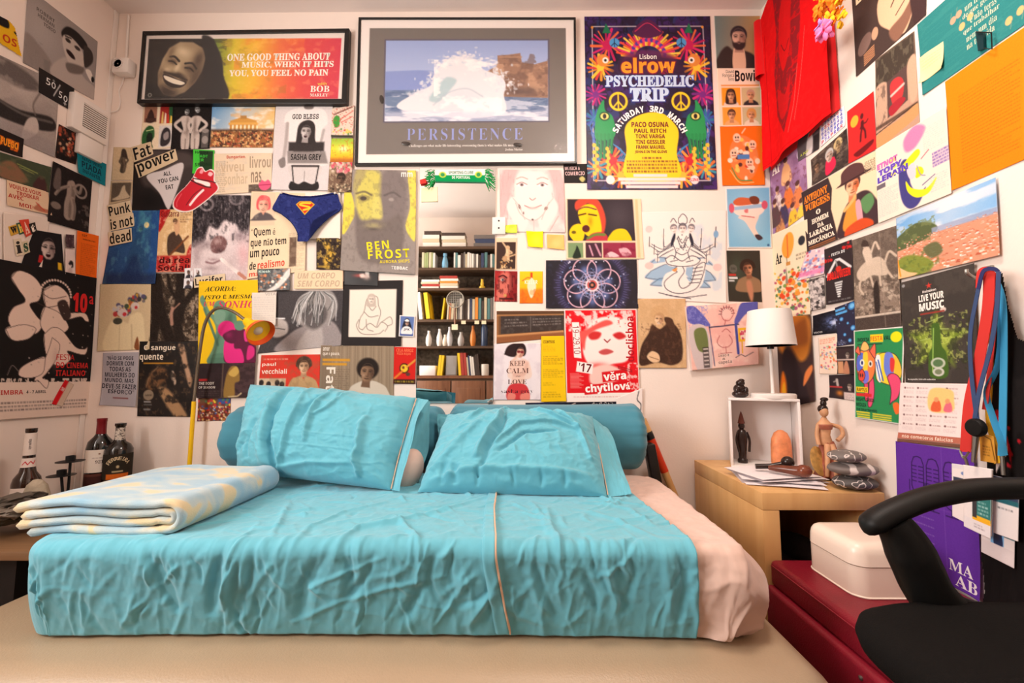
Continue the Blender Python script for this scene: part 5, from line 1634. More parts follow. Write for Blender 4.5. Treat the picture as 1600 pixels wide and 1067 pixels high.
for k in range(4):
    for e in (-1,1):
        hx,hy = 49 + e * (22 + 6 * (k % 2) + 10 * (k in (1,2))),28 + k * 9
        p.L([(49 + e * 10,34 + k * 2),(49 + e * (20 + k * 2),42 + k * 2.5),(hx,hy)],4.2,(246,236,230),1,smooth=True).L([(49 + e * 10,33 + k * 2),(49 + e * (20 + k * 2),40.5 + k * 2.5),(hx,hy - 1)],0.9,ink,smooth=True).L([(49 + e * 10,37 + k * 2),(49 + e * (20 + k * 2),44.5 + k * 2.5),(hx,hy + 1.5)],0.9,ink,smooth=True).E(hx,hy,2.6,2.2,(244,226,216)).L([(hx,hy - 8),(hx,hy + 3)],0.9,ink)
for pts in ([(44,8),(49,3),(54,8),(53,14),(45,14),(44,8)],[(35,12),(38,8),(42,13)],[(57,13),(60,8),(63,12)],[(40,27),(38,36),(42,46),(40,54)],[(58,27),(60,36),(56,46),(58,54)],[(44,28),(49,36),(54,28)],[(43,30),(49,42),(55,30)],[(42,46),(49,49),(56,46)],[(30,54),(38,50),(49,56),(60,50),(70,54),(64,60),(49,62),(34,60),(30,54)],[(36,57),(44,55)],[(54,57),(62,55)],[(44,62),(40,66),(44,68),(38,72),(30,80),(33,88),(46,92),(62,88),(70,80),(76,58),(66,62),(60,80),(50,86),(46,78),(52,68),(50,62)],[(62,64),(73,62)],[(62,68),(73,66)],[(61,72),(72,70)],[(60,76),(71,75)],[(58,80),(69,79)],[(24,92),(50,96),(78,92)],[(32,94),(60,97)]):
    p.L(pts,1.1,ink,smooth=True)
p.speck(26,[ink],(0.4,0.7),(42,26,56,46)).C([(44,64),(38,66),(42,68)],(226,150,80))
p.C([(40,24),(36,34),(37,40),(41,30)],ink).C([(58,24),(62,34),(61,40),(57,30)],ink).head(49,20,6.5,0,(244,230,222),(226,206,200),(90,84,92),neck=False).head(39,20,5.5,-10,(244,230,222),(226,206,200),(110,104,110),neck=False).head(59,20,5.5,10,(244,230,222),(226,206,200),(110,104,110),neck=False)
p.E(10,20,4,4,(226,200,196)).L([(87,40),(88,18)],1.4,ink).E(88,26,3,4,(130,170,206)).E(12,62,5,4,(236,196,190)).E(90,62,5,4,(236,200,196)).done()
p = Print('magazine_page','page with a yellow faced singer on black above three small pictures','poster',Q(884,311,1001,311,1006,405,885,405),'B',(240,216,182))
p.mask(p.covG([(2,1),(89,1),(90,70),(2,70)])).R(0,0,100,80,(54,46,52)).B(70,30,26,40,(84,74,80),0.7)
p.C([(12,16),(14,4),(30,-4),(44,4),(52,30),(50,54),(42,60),(40,30),(30,8),(18,20)],(206,76,56),soft=2).C([(16,22),(26,10),(38,12),(44,28),(46,56),(34,64),(24,58),(20,44)],(240,204,30),soft=1.5).C([(4,60),(8,46),(18,42),(24,50),(22,68),(14,74)],(240,204,30)).C([(54,74),(60,56),(70,50),(80,54),(84,74)],(240,200,30)).L([(16,28),(26,25)],2.5,(96,60,30)).L([(30,26),(40,28)],2.5,(96,60,30)).B(32,38,4,10,(190,140,20),0.8).E(26,50,5,6,(90,40,40)).L([(14,20),(26,14),(40,18)],2,(120,60,60),smooth=True).C([(26,68),(34,58),(48,56),(54,64),(50,74),(28,74)],(190,60,70)).L([(28,66),(38,60),(50,60)],4,(110,130,60),smooth=True).E(10,56,3,2.6,(110,90,30)).mask(None)
p.R(2,73,22,98,(124,150,106)).C([(8,98),(12,84),(14,78),(18,90),(18,98)],(40,50,40)).R(25,73,46,98,(72,44,56)).L([(30,78),(34,94)],2.5,(206,150,170)).L([(38,76),(44,94)],3,(196,140,160)).R(47.5,73,90,98,(150,50,74)).C([(50,96),(58,88),(68,96)],(230,190,196)).C([(68,84),(78,82),(84,92),(74,96)],(226,170,180)).N(14,14,(110,30,50),0.5,0.5,0.7,3,box=(48,73,90,98)).R(92,1,95.5,98,(226,196,150)).done()
p = Print('poster','dark poster of glowing interlaced circles like a flower','poster',Q(853,407,994.4,406,997,482,853,482),'B',(34,30,40),matl=GLOSSY,step=0.95)
p.F(50.5,52,50).E(0,0,0.78,0.78,(60,56,96),soft=14).E(0,0,0.68,0.68,(30,28,46),soft=10)
for i in range(90):
    a = 2 * pi * i / 90
    p.L([(0.70 * cos(a),0.70 * sin(a)),((0.76 + .04 * (i % 3)) * cos(a),(0.76 + .04 * (i % 3)) * sin(a))],0.9,(120,110,170),a=.6)
Rr = np.hypot(p.X,p.Y)
for i in range(7):
    a = 2 * pi * i / 7 + pi / 2
    d = np.hypot(p.X - 0.36 * cos(a),p.Y - 0.36 * sin(a))
    p.put(np.clip((1.0 - np.abs(d - 0.26) * p.px) / 1 + 0.5,0,1),(214,170,186))
    p.B(0.36 * cos(a),0.36 * sin(a),0.12,0.12,(110,130,190),0.8)
for i in range(14):
    a = 2 * pi * i / 14
    d = np.hypot(p.X - 0.19 * cos(a),p.Y - 0.19 * sin(a))
    p.put(np.clip((0.8 - np.abs(d - 0.10) * p.px) / 1 + 0.5,0,1),(170,170,210),0.6)
for i in range(40):
    a = 2 * pi * i / 40
    p.E(0.13 * cos(a),0.13 * sin(a),0.016,0.016,(236,214,220)).E(0.21 * cos(a),0.21 * sin(a),0.012,0.012,(150,170,226))
p.put(np.clip((1.2 - np.abs(Rr - 0.09) * p.px) + 0.5,0,1),(206,90,80)).sum()
p.E(0,0,0.06,0.06,(60,40,40)).E(0,0,0.03,0.03,(200,120,90))
p.speck(50,[(120,150,200),(226,226,250)],(0.01,0.02),(-.7,-.6,.7,.6)).F()
p.N(20,10,(60,70,110),0.25,0.6,0.75,3).done()
p = Print('poster','sepia photo of a smiling fair haired person leaning in a dark jacket','photo',Q(996,467,1070.4,467,1072,575,997,575),'B',(206,168,124))
p.N(8,10,(222,186,142),0.5,0.45,0.7,1).C([(4,96),(6,70),(22,50),(30,38),(46,44),(66,34),(84,44),(92,64),(90,88),(70,96),(40,92)],(66,44,34),soft=2).N(18,20,(100,68,50),0.5,0.55,0.7,2,box=(6,36,92,94)).C([(18,84),(28,76),(42,80),(44,90),(30,92)],(226,190,150)).L([(24,84),(42,88)],1.2,(150,110,80)).C([(54,28),(72,30),(78,50),(66,44)],(80,54,40)).head(44,30,15,4,(232,196,156),(170,124,90),(190,150,106),smile=1,neck=False).F().C([(26,24),(30,14),(48,10),(62,18),(60,24),(44,20),(32,26)],(206,166,120),soft=2).grain(8).done()

M_CANVAS = mat('canvas_edge',(236,214,204),0.9)
cq = Q(1072,478,1184,471.4,1186,569,1081.6,578.7)
cf = [on_y(x,y,YB - 0.022) for x,y in cq]
root = thing('painted_canvas','small pink painted canvas with blue wings and scribbled writing, behind the white lamp','painting',(cf[3].x,YB,cf[3].z))
MB().prism([c + Vector((0,0.0007,0)) for c in cf],(0,0.021,0)).build('canvas_block',M_CANVAS,root,smooth=False)
p = Print('painted_face',None,None,cq,None,(238,190,178),pos=quadpos(cf),parent=root)
p.N(5,5,(226,160,154),0.5,0.45,0.7,1).N(6,6,(246,220,206),0.6,0.5,0.7,2).C([(0,4),(12,2),(30,28),(28,34),(2,26)],(96,96,176)).C([(66,30),(70,18),(78,0),(100,0),(100,16),(84,18),(70,34)],(92,92,170)).N(26,26,(140,140,206),0.6,0.52,0.66,3,'r',box=(0,0,30,34)).C([(0,38),(26,36),(30,100),(8,100)],(206,190,190)).C([(8,40),(24,38),(26,70),(12,70)],(110,120,70)).R(18,66,27,98,(70,60,60),.8)
for i in range(5):
    p.R(19,68 + i * 6,26,70 + i * 6,(210,196,190))
p.L([(30,34),(34,96)],1.5,(80,80,120)).L([(30,36),(72,34)],2,(60,60,90)).L([(68,34),(70,80)],4,(70,76,150)).R(71,40,88,62,(232,180,40)).R(74,44,86,58,(236,216,200)).speck(20,[(196,60,90)],(0.8,1.4),(74,45,86,58)).L([(76,62),(76,80)],2,(226,170,60)).E(54,16,8,8,(236,196,186))
for i in range(9):
    a = pi + pi * i / 8
    p.L([(56 + 7 * cos(a),16 + 8 * sin(a)),(56 + 11 * cos(a),16 + 13 * sin(a))],1,(90,50,60))
for pts in ([(48,18),(50,8),(60,6),(66,14),(60,26),(52,26),(48,18)],[(54,26),(52,34)],[(44,50),(40,60),(46,68),(56,68),(62,60),(58,50)],[(48,44),(54,40),(60,46)],[(52,68),(52,78)],[(44,78),(60,78)]):
    p.L(pts,1,(170,80,84),smooth=True)
p.T('isso é',40,78,56,83,(50,40,50),'T').T('a',46,85,50,88,(50,40,50),'T').T('capela',40,89,60,95,(50,40,50),'T').L([(66,86),(74,82),(80,86),(92,80)],1,(60,50,60)).done()

p = Print('film_poster','red and white poster of a reclining pale face with tilted lettering','poster',Q(881.4,483.8,994,483,1000,628,884.8,629),'B',(222,24,34),step=1.0)
p.C([(28,30),(36,14),(60,8),(90,14),(92,40),(84,56),(62,60),(44,68),(30,58),(24,44)],(248,232,226),soft=3).N(9,9,(246,226,220),0.9,0.5,0.62,1,box=(0,2,100,24)).N(22,22,(222,40,46),0.6,0.56,0.7,2,box=(0,2,100,20)).C([(20,26),(30,22),(56,12),(66,16),(44,22),(30,30),(26,44)],(232,90,84),soft=3)
p.C([(32,28),(40,24),(50,26),(46,32),(36,33)],(206,50,50),soft=3).C([(66,28),(76,25),(84,30),(74,33)],(200,44,46),soft=3).L([(54,33),(58,36),(62,33)],1.8,(150,40,46)).C([(46,46),(56,43),(66,46),(58,49),(50,49)],(196,80,80),soft=2).B(44,62,16,5,(226,60,56),0.9).C([(36,64),(60,60),(80,70),(60,80),(34,80)],(240,200,190),soft=4).N(22,26,(244,220,214),0.8,0.55,0.66,4,box=(78,58,100,88)).R(0,90,100,100,(246,236,230))
p.G([(10,14),(20,14),(22,53),(12,52)],(246,238,234)).T('19–29.10',-3.5,29.6,35,36.6,(160,20,30),'s',rot=88).T('doclisboa',60,29,116,39,(176,20,34),'S',rot=-90) if False else p.G([(10,14),(20,14),(22,53),(12,52)],(246,238,234)).T('19–29.10',-3.5,29.6,35,36.6,(160,20,30),'s',rot=88).T('doclisboa',58,28,120,37,(180,20,34),'S',rot=-89)
p.G([(16,56),(38,59),(36,70),(14,67)],(244,236,232)).T("'17",18,58.5,35,67.5,(110,24,34),'S',rot=8).G([(49,68),(82,65),(83,76),(50,79)],(214,20,30)).T('věra',51,67.5,82,76.5,(250,244,240),'S',0.02,rot=-4).G([(24,82),(86,77),(88,88),(25,92)],(214,20,30)).T('chytilová',26,79.5,87,90.5,(250,244,240),'S',0.02,rot=-4).L([(72,62),(90,66),(90,68),(72,64),(72,62)],1.2,(150,30,36))
for i in range(11):
    p.R(6,69 + i * 1.5,18 + (i % 3) * 3,69.7 + i * 1.5,(240,170,160),.8)
p.body(10,93,90,95,1,(200,120,120),a=0.5).frame(1.5,(240,220,214)).done()
p = Print('photo_print','brown photo of a chalk written blackboard in a wooden frame','photo',Q(776,486,881,485.7,881,527,776,537),'B',(150,100,60))
p.R(3,10,100,74,(110,76,50)).R(6,16,100,72,(62,52,48)).N(16,8,(84,74,70),0.6,0.5,0.7,1,box=(6,16,100,72)).R(0,0,100,12,(92,64,44),1,2).R(0,12,100,15,(196,140,90)).R(0,74,100,80,(196,140,92)).R(0,82,100,100,(142,88,54)).R(50,20,50.8,70,(110,100,96))
for i in range(3):
    p.body(12,24 + i * 10,46,32 + i * 10,1,(190,180,176),seed=i,a=.5,fill=.5).body(54,24 + i * 10,96,32 + i * 10,1,(190,180,176),seed=i + 5,a=.5,fill=.5)
p.done()
p = Print('poster','white poster of a person in sunglasses and red shorts with serif slogan','poster',Q(772,537.4,845.5,536,845,624.7,771,624.7),'B',(232,222,226))
p.N(6,5,(214,202,210),0.7,0.45,0.7,1).C([(22,18),(30,4),(52,-2),(66,4),(66,20),(40,24),(24,20)],(48,32,32)).bust(55,15,14,(232,206,194),w=1.5,drop=4).C([(38,34),(66,30),(76,46),(66,58),(64,74),(38,74),(40,56),(32,46)],(232,196,180),soft=2).C([(34,74),(68,74),(74,100),(30,100)],(200,56,60)).C([(32,88),(46,90),(44,100),(30,100)],(226,130,116)).C([(58,90),(74,88),(76,100),(58,100)],(226,130,116)).head(56,16,13,6,(232,186,160),(180,120,100),(40,28,28),style='bob',glasses=(120,30,40),neck=False)
p.F().L([(36,34),(46,26),(52,20)],4,(228,190,172),2,smooth=True).L([(70,36),(64,54),(44,56)],5,(222,180,164),2,smooth=True)
p.T('KEEP',34,31,66,40,(90,50,44),'B',-0.01).T('CALM',27,44,74,53,(90,50,44),'B',-0.01).T('AND',46,57,56,60,(90,50,44),'B',-0.01).T('LOVE',30,64,70,72,(90,50,44),'B',-0.01).T('sasha grey',16,81,84,90,(50,30,40),'B',-0.02).done()
p = Print('leaflet','tall yellow leaflet of small black type beside the red face poster','leaflet',Q(845.5,525.6,881.5,525,884.5,627,845.5,628),'B',(242,196,20))
p.T('CONTOS',8,6.5,58,11,(90,70,20),'T',0.02).body(8,14,60,24,4,(170,130,20),a=.4).body(8,30,92,44,5,(130,100,20),a=.6).body(8,50,92,64,5,(140,108,20),a=.5).body(8,70,60,76,2,(140,108,20),a=.5).body(8,84,80,94,3,(140,108,20),a=.5).done()
p = Print('postcard','red tinted card of half a face beside the mirror','postcard',Q(772.6,423,808.4,424,807.8,471.7,772,471),'B',(170,44,44))
p.C([(10,100),(16,40),(30,8),(60,4),(84,30),(78,60),(50,80),(44,100)],(206,110,96),soft=4).B(40,30,16,10,(90,30,34),0.9).E(36,29,9,5,(226,190,180)).E(36,29,4,4,(60,80,90)).L([(20,20),(38,15),(54,22)],2.4,(70,20,24),smooth=True).R(66,0,100,100,(110,24,28),0.6,4).N(12,6,(70,14,18),0.6,0.52,0.68,2).E(48,80,7,5,(200,150,90)).R(22,88,84,93,(60,20,20)).done()
p = Print('postcard','yellow and orange card of a bottle in the middle of the wall','postcard',Q(812,424,848,424,848,474,812,474),'B',(246,180,24))
p.grad(0,0,0,100,[(0,(248,200,40)),(0.5,(246,186,30)),(0.6,(240,130,30)),(1,(238,120,30))]).R(46,4,56,22,(206,70,30)).C([(34,40),(48,22),(56,22),(70,40),(68,60),(50,84),(36,60)],(250,226,190)).T('KILLER',22,28,78,40,(250,240,214),'S').L([(12,30),(34,20),(46,22)],1.5,(206,90,40),smooth=True).N(8,8,(226,90,30),0.5,0.55,0.7,3,box=(0,55,100,100)).E(52,66,9,8,(246,190,140)).done()
p = Print('postcard','cream edged card of a leaping guitarist beside the mirror','postcard',Q(773.4,372,808,372,807,422,772.5,422),'B',(240,206,172))
p.R(8,13,95,97,(66,48,42)).figure(58,40,50,[[(0,-0.3),(0.02,0.2),(-0.2,0.75)],[(0.05,0.2),(0.1,0.8)],[(-0.02,-0.15),(-0.45,-0.75)],[(0.1,-0.05),(0.4,0.2),(-0.1,0.3)]],(232,202,160),(0.34,0.2,0.13,0.13),(170,130,96)).E(60,30,8,5,(206,170,130)).L([(36,66),(92,52)],2,(206,170,130)).C([(36,60),(54,56),(56,70),(42,74)],(190,150,110)).speck(24,[(206,150,90),(226,190,140)],(2,4),(26,70,80,96)).done()
p = Print('drawing','pale pencil drawing of a long haired woman resting her chin on both hands','drawing',Q(781,265.3,881,266,883,364,782,362),'B',(238,218,214))
p.N(5,6,(224,196,194),0.7,0.45,0.7,1).C([(-4,40),(6,0),(30,-6),(18,30),(14,60),(4,80),(-4,90)],(206,172,172),soft=6,a=.8).C([(104,40),(94,0),(74,-6),(84,30),(86,60),(96,80),(104,90)],(206,172,172),soft=6,a=.8).N(40,4,(186,150,152),0.4,0.55,0.7,2,'r',box=(0,0,22,80)).N(40,4,(186,150,152),0.4,0.55,0.7,3,'r',box=(80,0,100,80))
p.C([(24,20),(34,4),(66,4),(78,22),(78,50),(66,72),(50,82),(36,74),(24,54)],(244,228,222),soft=4).C([(10,60),(20,44),(34,58),(44,78),(34,100),(20,84)],(242,226,220),soft=3).C([(90,60),(80,44),(66,58),(58,78),(66,100),(80,84)],(242,226,220),soft=3)
for ex in (34,66):
    p.C([(ex - 8,25),(ex,21),(ex + 8,25),(ex,28)],(250,240,236)).E(ex,24.5,3,2.6,(150,130,130)).E(ex,24.5,1.3,1.3,(70,56,60)).L([(ex - 8,24),(ex,20.5),(ex + 8,24)],1.2,(150,110,112),smooth=True).L([(ex - 8,15),(ex,12),(ex + 9,15)],1.6,(200,164,160),smooth=True)
p.L([(46,46),(50,49),(55,46)],1.4,(176,130,130),smooth=True).L([(38,58),(50,62),(64,57)],1.6,(190,130,130),smooth=True).B(50,62,9,2.5,(230,186,182),0.9).L([(24,54),(32,72),(50,82),(66,72),(76,52)],1,(206,170,166),smooth=True).E(30,60,1.6,4,(90,66,64),-20).E(36,70,1,2,(120,90,90)).E(71,62,2.2,3.4,(120,96,84),40).E(50,80,1.6,1.2,(70,56,56)).L([(20,46),(30,60),(38,80)],1,(214,180,176),smooth=True).L([(82,46),(72,60),(64,80)],1,(214,180,176),smooth=True).L([(52,82),(52,98)],1,(200,180,176)).L([(76,98),(90,74)],1,(186,150,146)).done()
for q,c,l in ((Q(790,352.5,808,351.5,808,365,790,364.5),(206,226,70),'lime green sticky note by the white switch'),(Q(822,362,848.5,362,848.4,388,825,386),(246,226,30),'bright yellow sticky note below the pencil drawing'),(Q(854.4,366.6,881,367.5,882,391,855,388),(246,190,110),'orange sticky note below the pencil drawing')):
    Print('sticky_note',l,'sticky note',q,'B',c,curl=5,group='sticky notes on the back wall').B(60,60,40,40,mixc(c,(255,250,200),0.3),0.5).done()
p = Print('poster','purple poster edge with white letters, lowest on the wall behind the bolsters','poster',Q(718,633.3,817.5,634.4,818,672,718,672),'B',(48,30,74))
p.T('MAD',6,26,34,52,(236,226,240),'S').N(8,4,(150,60,160),0.8,0.5,0.68,1).speck(40,[(200,120,210),(226,220,240)],(0.5,1.2),(30,0,100,60)).done()
p = Print('poster','black poster edge with white branches, lowest on the wall below the red face poster','poster',Q(821,629,970,627,971,672,821,672),'B',(26,24,34))
p.B(20,20,20,40,(40,60,120),0.6).L([(30,40),(52,4)],1.6,(200,180,170)).N(40,8,(226,216,210),0.8,0.56,0.66,2,'r',box=(68,0,98,60)).done()
p = Print('line_drawing','narrow white sheet with black line drawing beside the red face poster','drawing',Q(962,622,1003,606,1003,672,964,672),'B',(242,230,224))
p.L([(86,4),(80,24),(94,40),(88,70),(92,100)],1.4,(60,56,60),smooth=True).done()
# ============================================================ mirror and what hangs with it
M_MIRROR = mat('mirror_silver',(236,236,232),0.015,metal=1.0,var=0.0)
M_METAL = mat('dull_metal',(150,146,140),0.35,metal=0.9)
M_WHITEP = mat('white_plastic',(238,230,224),0.4,var=0.02)
M_DARK = mat('black_plastic',(20,19,19),0.4)


def onB(x,y,d): return on_y(x,y,YB - d)


mq = [onB(656,262,0.006),onB(775.5,262,0.006),onB(770,630,0.006),onB(649.5,630,0.006)]
root = thing('mirror','tall frameless wall mirror reflecting bookshelves, above the pillows','mirror',(mq[3].x,YB,mq[3].z))
MB().prism(mq,(0,0.005,0)).build('mirror_glass',M_MIRROR,root,smooth=False,bevel=0.0008)
for x,y in ((766,628),(655,628)):
    q = onB(x,y,0.008)
    MB().box(q,(0.022,0.006,0.016),Matrix.Rotation(-0.5,3,'Y'),bevel=0.002).build('clip',M_METAL,root)
Print('sticky_note','pale yellow sticky note on the mirror glass','sticky note',Q(659,295,684,293,684.5,316,659,317),'B',(244,236,196),lift=0.0075,group='sticky notes on the back wall').done()

# mini scarf
root = thing('football_scarf','small green and white tasselled scarf along the top of the mirror','scarf',tuple(onB(718,285,0.01)))
sq = Q(678,265,759,264,758.5,285,680,284)
p = Print('scarf_band',None,None,sq,None,(236,238,232),pos=quadpos([onB(x,y,0.012) for x,y in sq]),parent=root,matl=CLOTHPRINT,step=0.7,thick=0.004)
p.R(0,46,100,100,(20,150,84)).R(0,92,100,100,(16,110,66),0.7).E(16,42,7,24,(200,214,80)).E(16,42,4,15,(60,150,90)).E(86,42,7,24,(200,214,80)).E(86,42,4,15,(60,150,90)).T('SPORTING CLUBE',28,14,76,36,(60,120,90),'S').T('DE PORTUGAL',34,52,70,74,(240,244,240),'S').done()
for nm,x0,s in (('left_tassels',679,-1),('right_tassels',758,1)):
    b,g = MB(),random.Random(5 + s)
    for i in range(34):
        y0 = 265 + 19 * g.random()
        e = (x0 + s * g.uniform(5,16),y0 + g.uniform(-4,14))
        b.tube([onB(x0,y0,0.012),onB((x0 + e[0]) / 2,(y0 + e[1]) / 2 - g.uniform(0,4),0.02),onB(e[0],e[1],g.uniform(0.008,0.022))],0.0018,5,mi=0 if g.random() < 0.8 else 1)
    b.build('tassels',[mat('green_wool',(30,160,80),0.95),mat('white_wool',(230,232,226),0.95)],root)
MB().grid(np.array([[onB(656,281,0.014),onB(666,278,0.02)],[onB(656.5,288,0.014),onB(666,286,0.02)]],float)).build('care_label',mat('red_ribbon',(206,50,44),0.9),root)['label'] = 'red cloth label'

q = onB(779.5,353,0.006)
root = thing('wall_switch','small white wall plate with two dark dots beside the mirror','switch',tuple(q))
MB().box(q,(0.060,0.012,0.080),bevel=0.003).build('plate',M_WHITEP,root)
for dy in (0.022,-0.012):
    MB().lathe([(0.004,0),(0.004,0.001)],q + Vector((0,-0.006,dy)),12,Matrix.Rotation(pi / 2,3,'X')).build('screw',M_DARK,root)

# socket and its trunking near the ceiling
q = onB(194,106,0.022)
root = thing('socket_box','white surface socket with cable near the corner beside the wide black frame','socket',tuple(q))
MB().box(q,(0.078,0.044,0.075),bevel=0.008).build('box',M_WHITEP,root)
c = q + Vector((-0.008,-0.022,0.004))
MB().lathe([(0.022,0),(0.024,0.004),(0.02,0.005),(0.018,-0.006),(0,-0.006)],c,24,Matrix.Rotation(pi / 2,3,'X')).build('socket_face',M_WHITEP,root)
MB().lathe([(0.004,0),(0.004,0.001)],c + Vector((0,-0.0,0)),10,Matrix.Rotation(pi / 2,3,'X')).build('pin',M_METAL,root)
MB().tube([onB(201,24,0.006),onB(197,95,0.006)],0.005,8).build('conduit',M_WHITEP,root)
MB().tube(spline([onB(194,118,0.006),onB(191,130,0.006),onB(186,142,0.006),onB(188,158,0.006),onB(184,172,0.006),onB(170,176,0.006)]),0.0025,8).build('cable',M_WHITEP,root)

# ventilation box on the left wall
vq = [on_x(x,y,XL + 0.03) for x,y in ((118,147),(172,180),(168.5,224),(112,195))]
vc = sum((np.array(v) for v in vq)) / 4
y0,y1,z0,z1 = (vq[0].y + vq[3].y) / 2,(vq[1].y + vq[2].y) / 2,vc[2] - 0.08,vc[2] + 0.08
root = thing('ventilation_grille','square cream ventilation box on the wall under the 50/50 card','vent',(XL,(y0 + y1) / 2,z0))
MB().box((XL + 0.015,(y0 + y1) / 2,vc[2]),(0.03,y1 - y0,z1 - z0),bevel=0.006).build('housing',M_WHITEP,root)
gy0,gy1,gz0,gz1 = y0 + (y1 - y0) * 0.26,y1 - (y1 - y0) * 0.08,z0 + 0.03,z1 - 0.025
MB().box((XL + 0.0305,(gy0 + gy1) / 2,(gz0 + gz1) / 2),(0.002,gy1 - gy0,gz1 - gz0)).build('grille_backing',mat('dark_vent_inside',(70,60,52),0.8),root)
b = MB()
for i in range(11):
    z = gz0 + (gz1 - gz0) * (i + 0.5) / 11
    b.box((XL + 0.033,(gy0 + gy1) / 2,z),(0.006,gy1 - gy0,0.005),Matrix.Rotation(0.5,3,'Y'))
b.build('slats',M_WHITEP,root)
da,db = on_x(129,235,XL + 0.04).y,on_x(167,240,XL + 0.04).y
MB().box((XL + 0.012,(da + db) / 2,z0 - 0.045),(0.024,db - da,0.09),bevel=0.006).build('duct',M_WHITEP,root)

# ============================================================ tongue sticker and hanging briefs
p = Print('sticker','big red lips and tongue sticker on the dark slogan photo','sticker',Q(271,261,344,261,344,332.5,271,332.5),'B',(236,226,220),step=0.55,matl=GLOSSY,curl=0)
oc = [(48,16),(54,4),(64,1),(71,10),(82,6),(91,12),(91,30),(100,48),(84,66),(62,84),(42,97),(22,100),(4,93),(1,80),(10,62),(28,44),(41,28)]
p.C([((x - 47) * 0.94 + 47,(y - 50) * 0.94 + 50) for x,y in oc],(196,20,40)).C([(46,22),(60,30),(80,36),(78,46),(66,40),(56,36),(48,34)],(246,236,232)).L([(44,26),(60,29),(82,33),(92,36)],1.5,(60,10,20),smooth=True).L([(40,30),(54,38),(70,44),(82,46)],2,(60,10,20),smooth=True).C([(62,6),(67,8),(64,16),(58,14)],(236,150,160)).C([(80,12),(87,16),(82,22),(76,18)],(240,190,196)).L([(66,52),(52,66),(38,84)],3.6,(246,226,226),smooth=True).L([(64,48),(46,62),(30,84)],1.2,(90,10,24),smooth=True).L([(20,60),(10,78),(10,88)],1.2,(226,90,100),smooth=True)
oo = [(q.x,q.y) for q in spline([(x,y,0) for x,y in oc + oc[:1]],5)]
p.cutout(oo).done()

bq = Q(427,300,537,300,537,381,427,381)


def briefs_pos(u,v,off):
    c = [np.array(onB(x,y,0)) for x,y in bq]
    f = quadpos(c)
    d = 0.012 + 0.022 * np.sin(np.clip(np.asarray(u),0,1) * pi) * (0.4 + 0.6 * np.asarray(v)) + 0.004 * (fbm(np.asarray(u) * 9,np.asarray(v) * 5,4) - .5) + off
    return f(u,v,d)


for k_,nm in ((0.0,'front'),):
    p = Print('briefs','navy blue briefs with a red and yellow shield emblem pinned to the wall','underwear',None,None,(44,52,110),pos=briefs_pos,pxsize=(110,81),matl=CLOTHPRINT,step=0.5)
    bo = [(14,3),(30,9),(50,12),(72,9),(91,4),(96,20),(99,35),(84,52),(68,74),(56,97),(50,100),(40,100),(39,84),(30,64),(14,46),(1,36),(6,20)]
    p.N(18,14,(62,72,136),0.5,0.5,0.7,1).N(30,22,(30,36,84),0.5,0.52,0.7,2,'r').L([(2,37),(14,46),(30,64),(39,84),(40,100)],2.2,(26,30,66),1,smooth=True).L([(99,36),(84,52),(68,74),(56,97)],2.2,(26,30,66),1,smooth=True).L([(14,5),(30,11),(50,14),(72,11),(91,6)],2.4,(26,30,70),smooth=True).L([(40,56),(56,60),(56,98)],1,(30,34,80),smooth=True)
    p.C([(60,62),(80,44),(94,36),(82,52),(68,72),(58,92)],(24,28,62),soft=2,a=0.8)
    p.G([(41,22),(57,22),(62.5,28),(49,49),(36,28)],(236,180,50)).G([(42,23.5),(56,23.5),(60.5,28.5),(49,46),(38,28.5)],(206,50,44)).L([(56,26),(46,25.5),(42,29),(54,33),(55,36),(47,39)],3.0,(240,200,60),smooth=True)
    bo2 = [(q.x,q.y) for q in spline([(x,y,0) for x,y in bo + bo[:1]],3)]
    p.cutout(bo2)
    br_o = p.done()
    for uv in ((0.15,0.05),(0.90,0.05)):
        q = Vector(briefs_pos(np.array(uv[0]),np.array(uv[1]),0.003).reshape(3))
        MB().ico(q,(0.006,0.004,0.006),sub=2).build('pin',mat('pearl_pin',(220,214,206),0.3),br_o)['label'] = 'white round pin'

# ============================================================ prints on the left wall
p = Print('poster','black and white poster of a person with head thrown back, above the 50/50 card','poster',Q(43,-19.5,152,65,146,156,35,98),'L',(150,142,140))
p.B(20,40,40,50,(176,168,164),0.8).C([(0,60),(20,66),(36,80),(40,100),(0,100)],(140,130,126),soft=4).C([(36,96),(50,62),(66,60),(84,74),(100,80),(100,104)],(178,166,160),soft=3).C([(46,26),(54,12),(70,10),(84,18),(80,30),(60,26),(50,34)],(40,36,36),soft=2).C([(48,32),(58,24),(74,30),(82,46),(78,60),(62,66),(52,52)],(196,184,176),soft=2).C([(80,22),(92,24),(94,40),(84,56),(80,44)],(60,54,52),soft=2).E(56,32,4,3,(50,44,42)).E(70,34,4.5,3,(60,52,50)).E(61,50,7,4,(40,26,26),20).L([(52,28),(60,26)],2,(40,36,34)).C([(56,66),(80,58),(78,70),(60,78)],(110,100,96),soft=3).N(8,6,(110,104,102),0.4,0.5,0.7,1,box=(0,60,34,100)).T('ROBERT',12,16,36,21,(100,94,92),'S').T('HERMAN',14,23,36,28,(100,94,92),'S').T('TORSO',22,30,38,35,(100,94,92),'S').C([(84,60),(92,56),(98,72),(92,72)],(226,216,208)).E(96,68,2.4,5,(30,28,28)).done()
p = Print('poster','black and white poster of a bare torso with a dark belt','poster',Q(-14,80,92,130,84,246,-14,204),'L',(150,140,136))
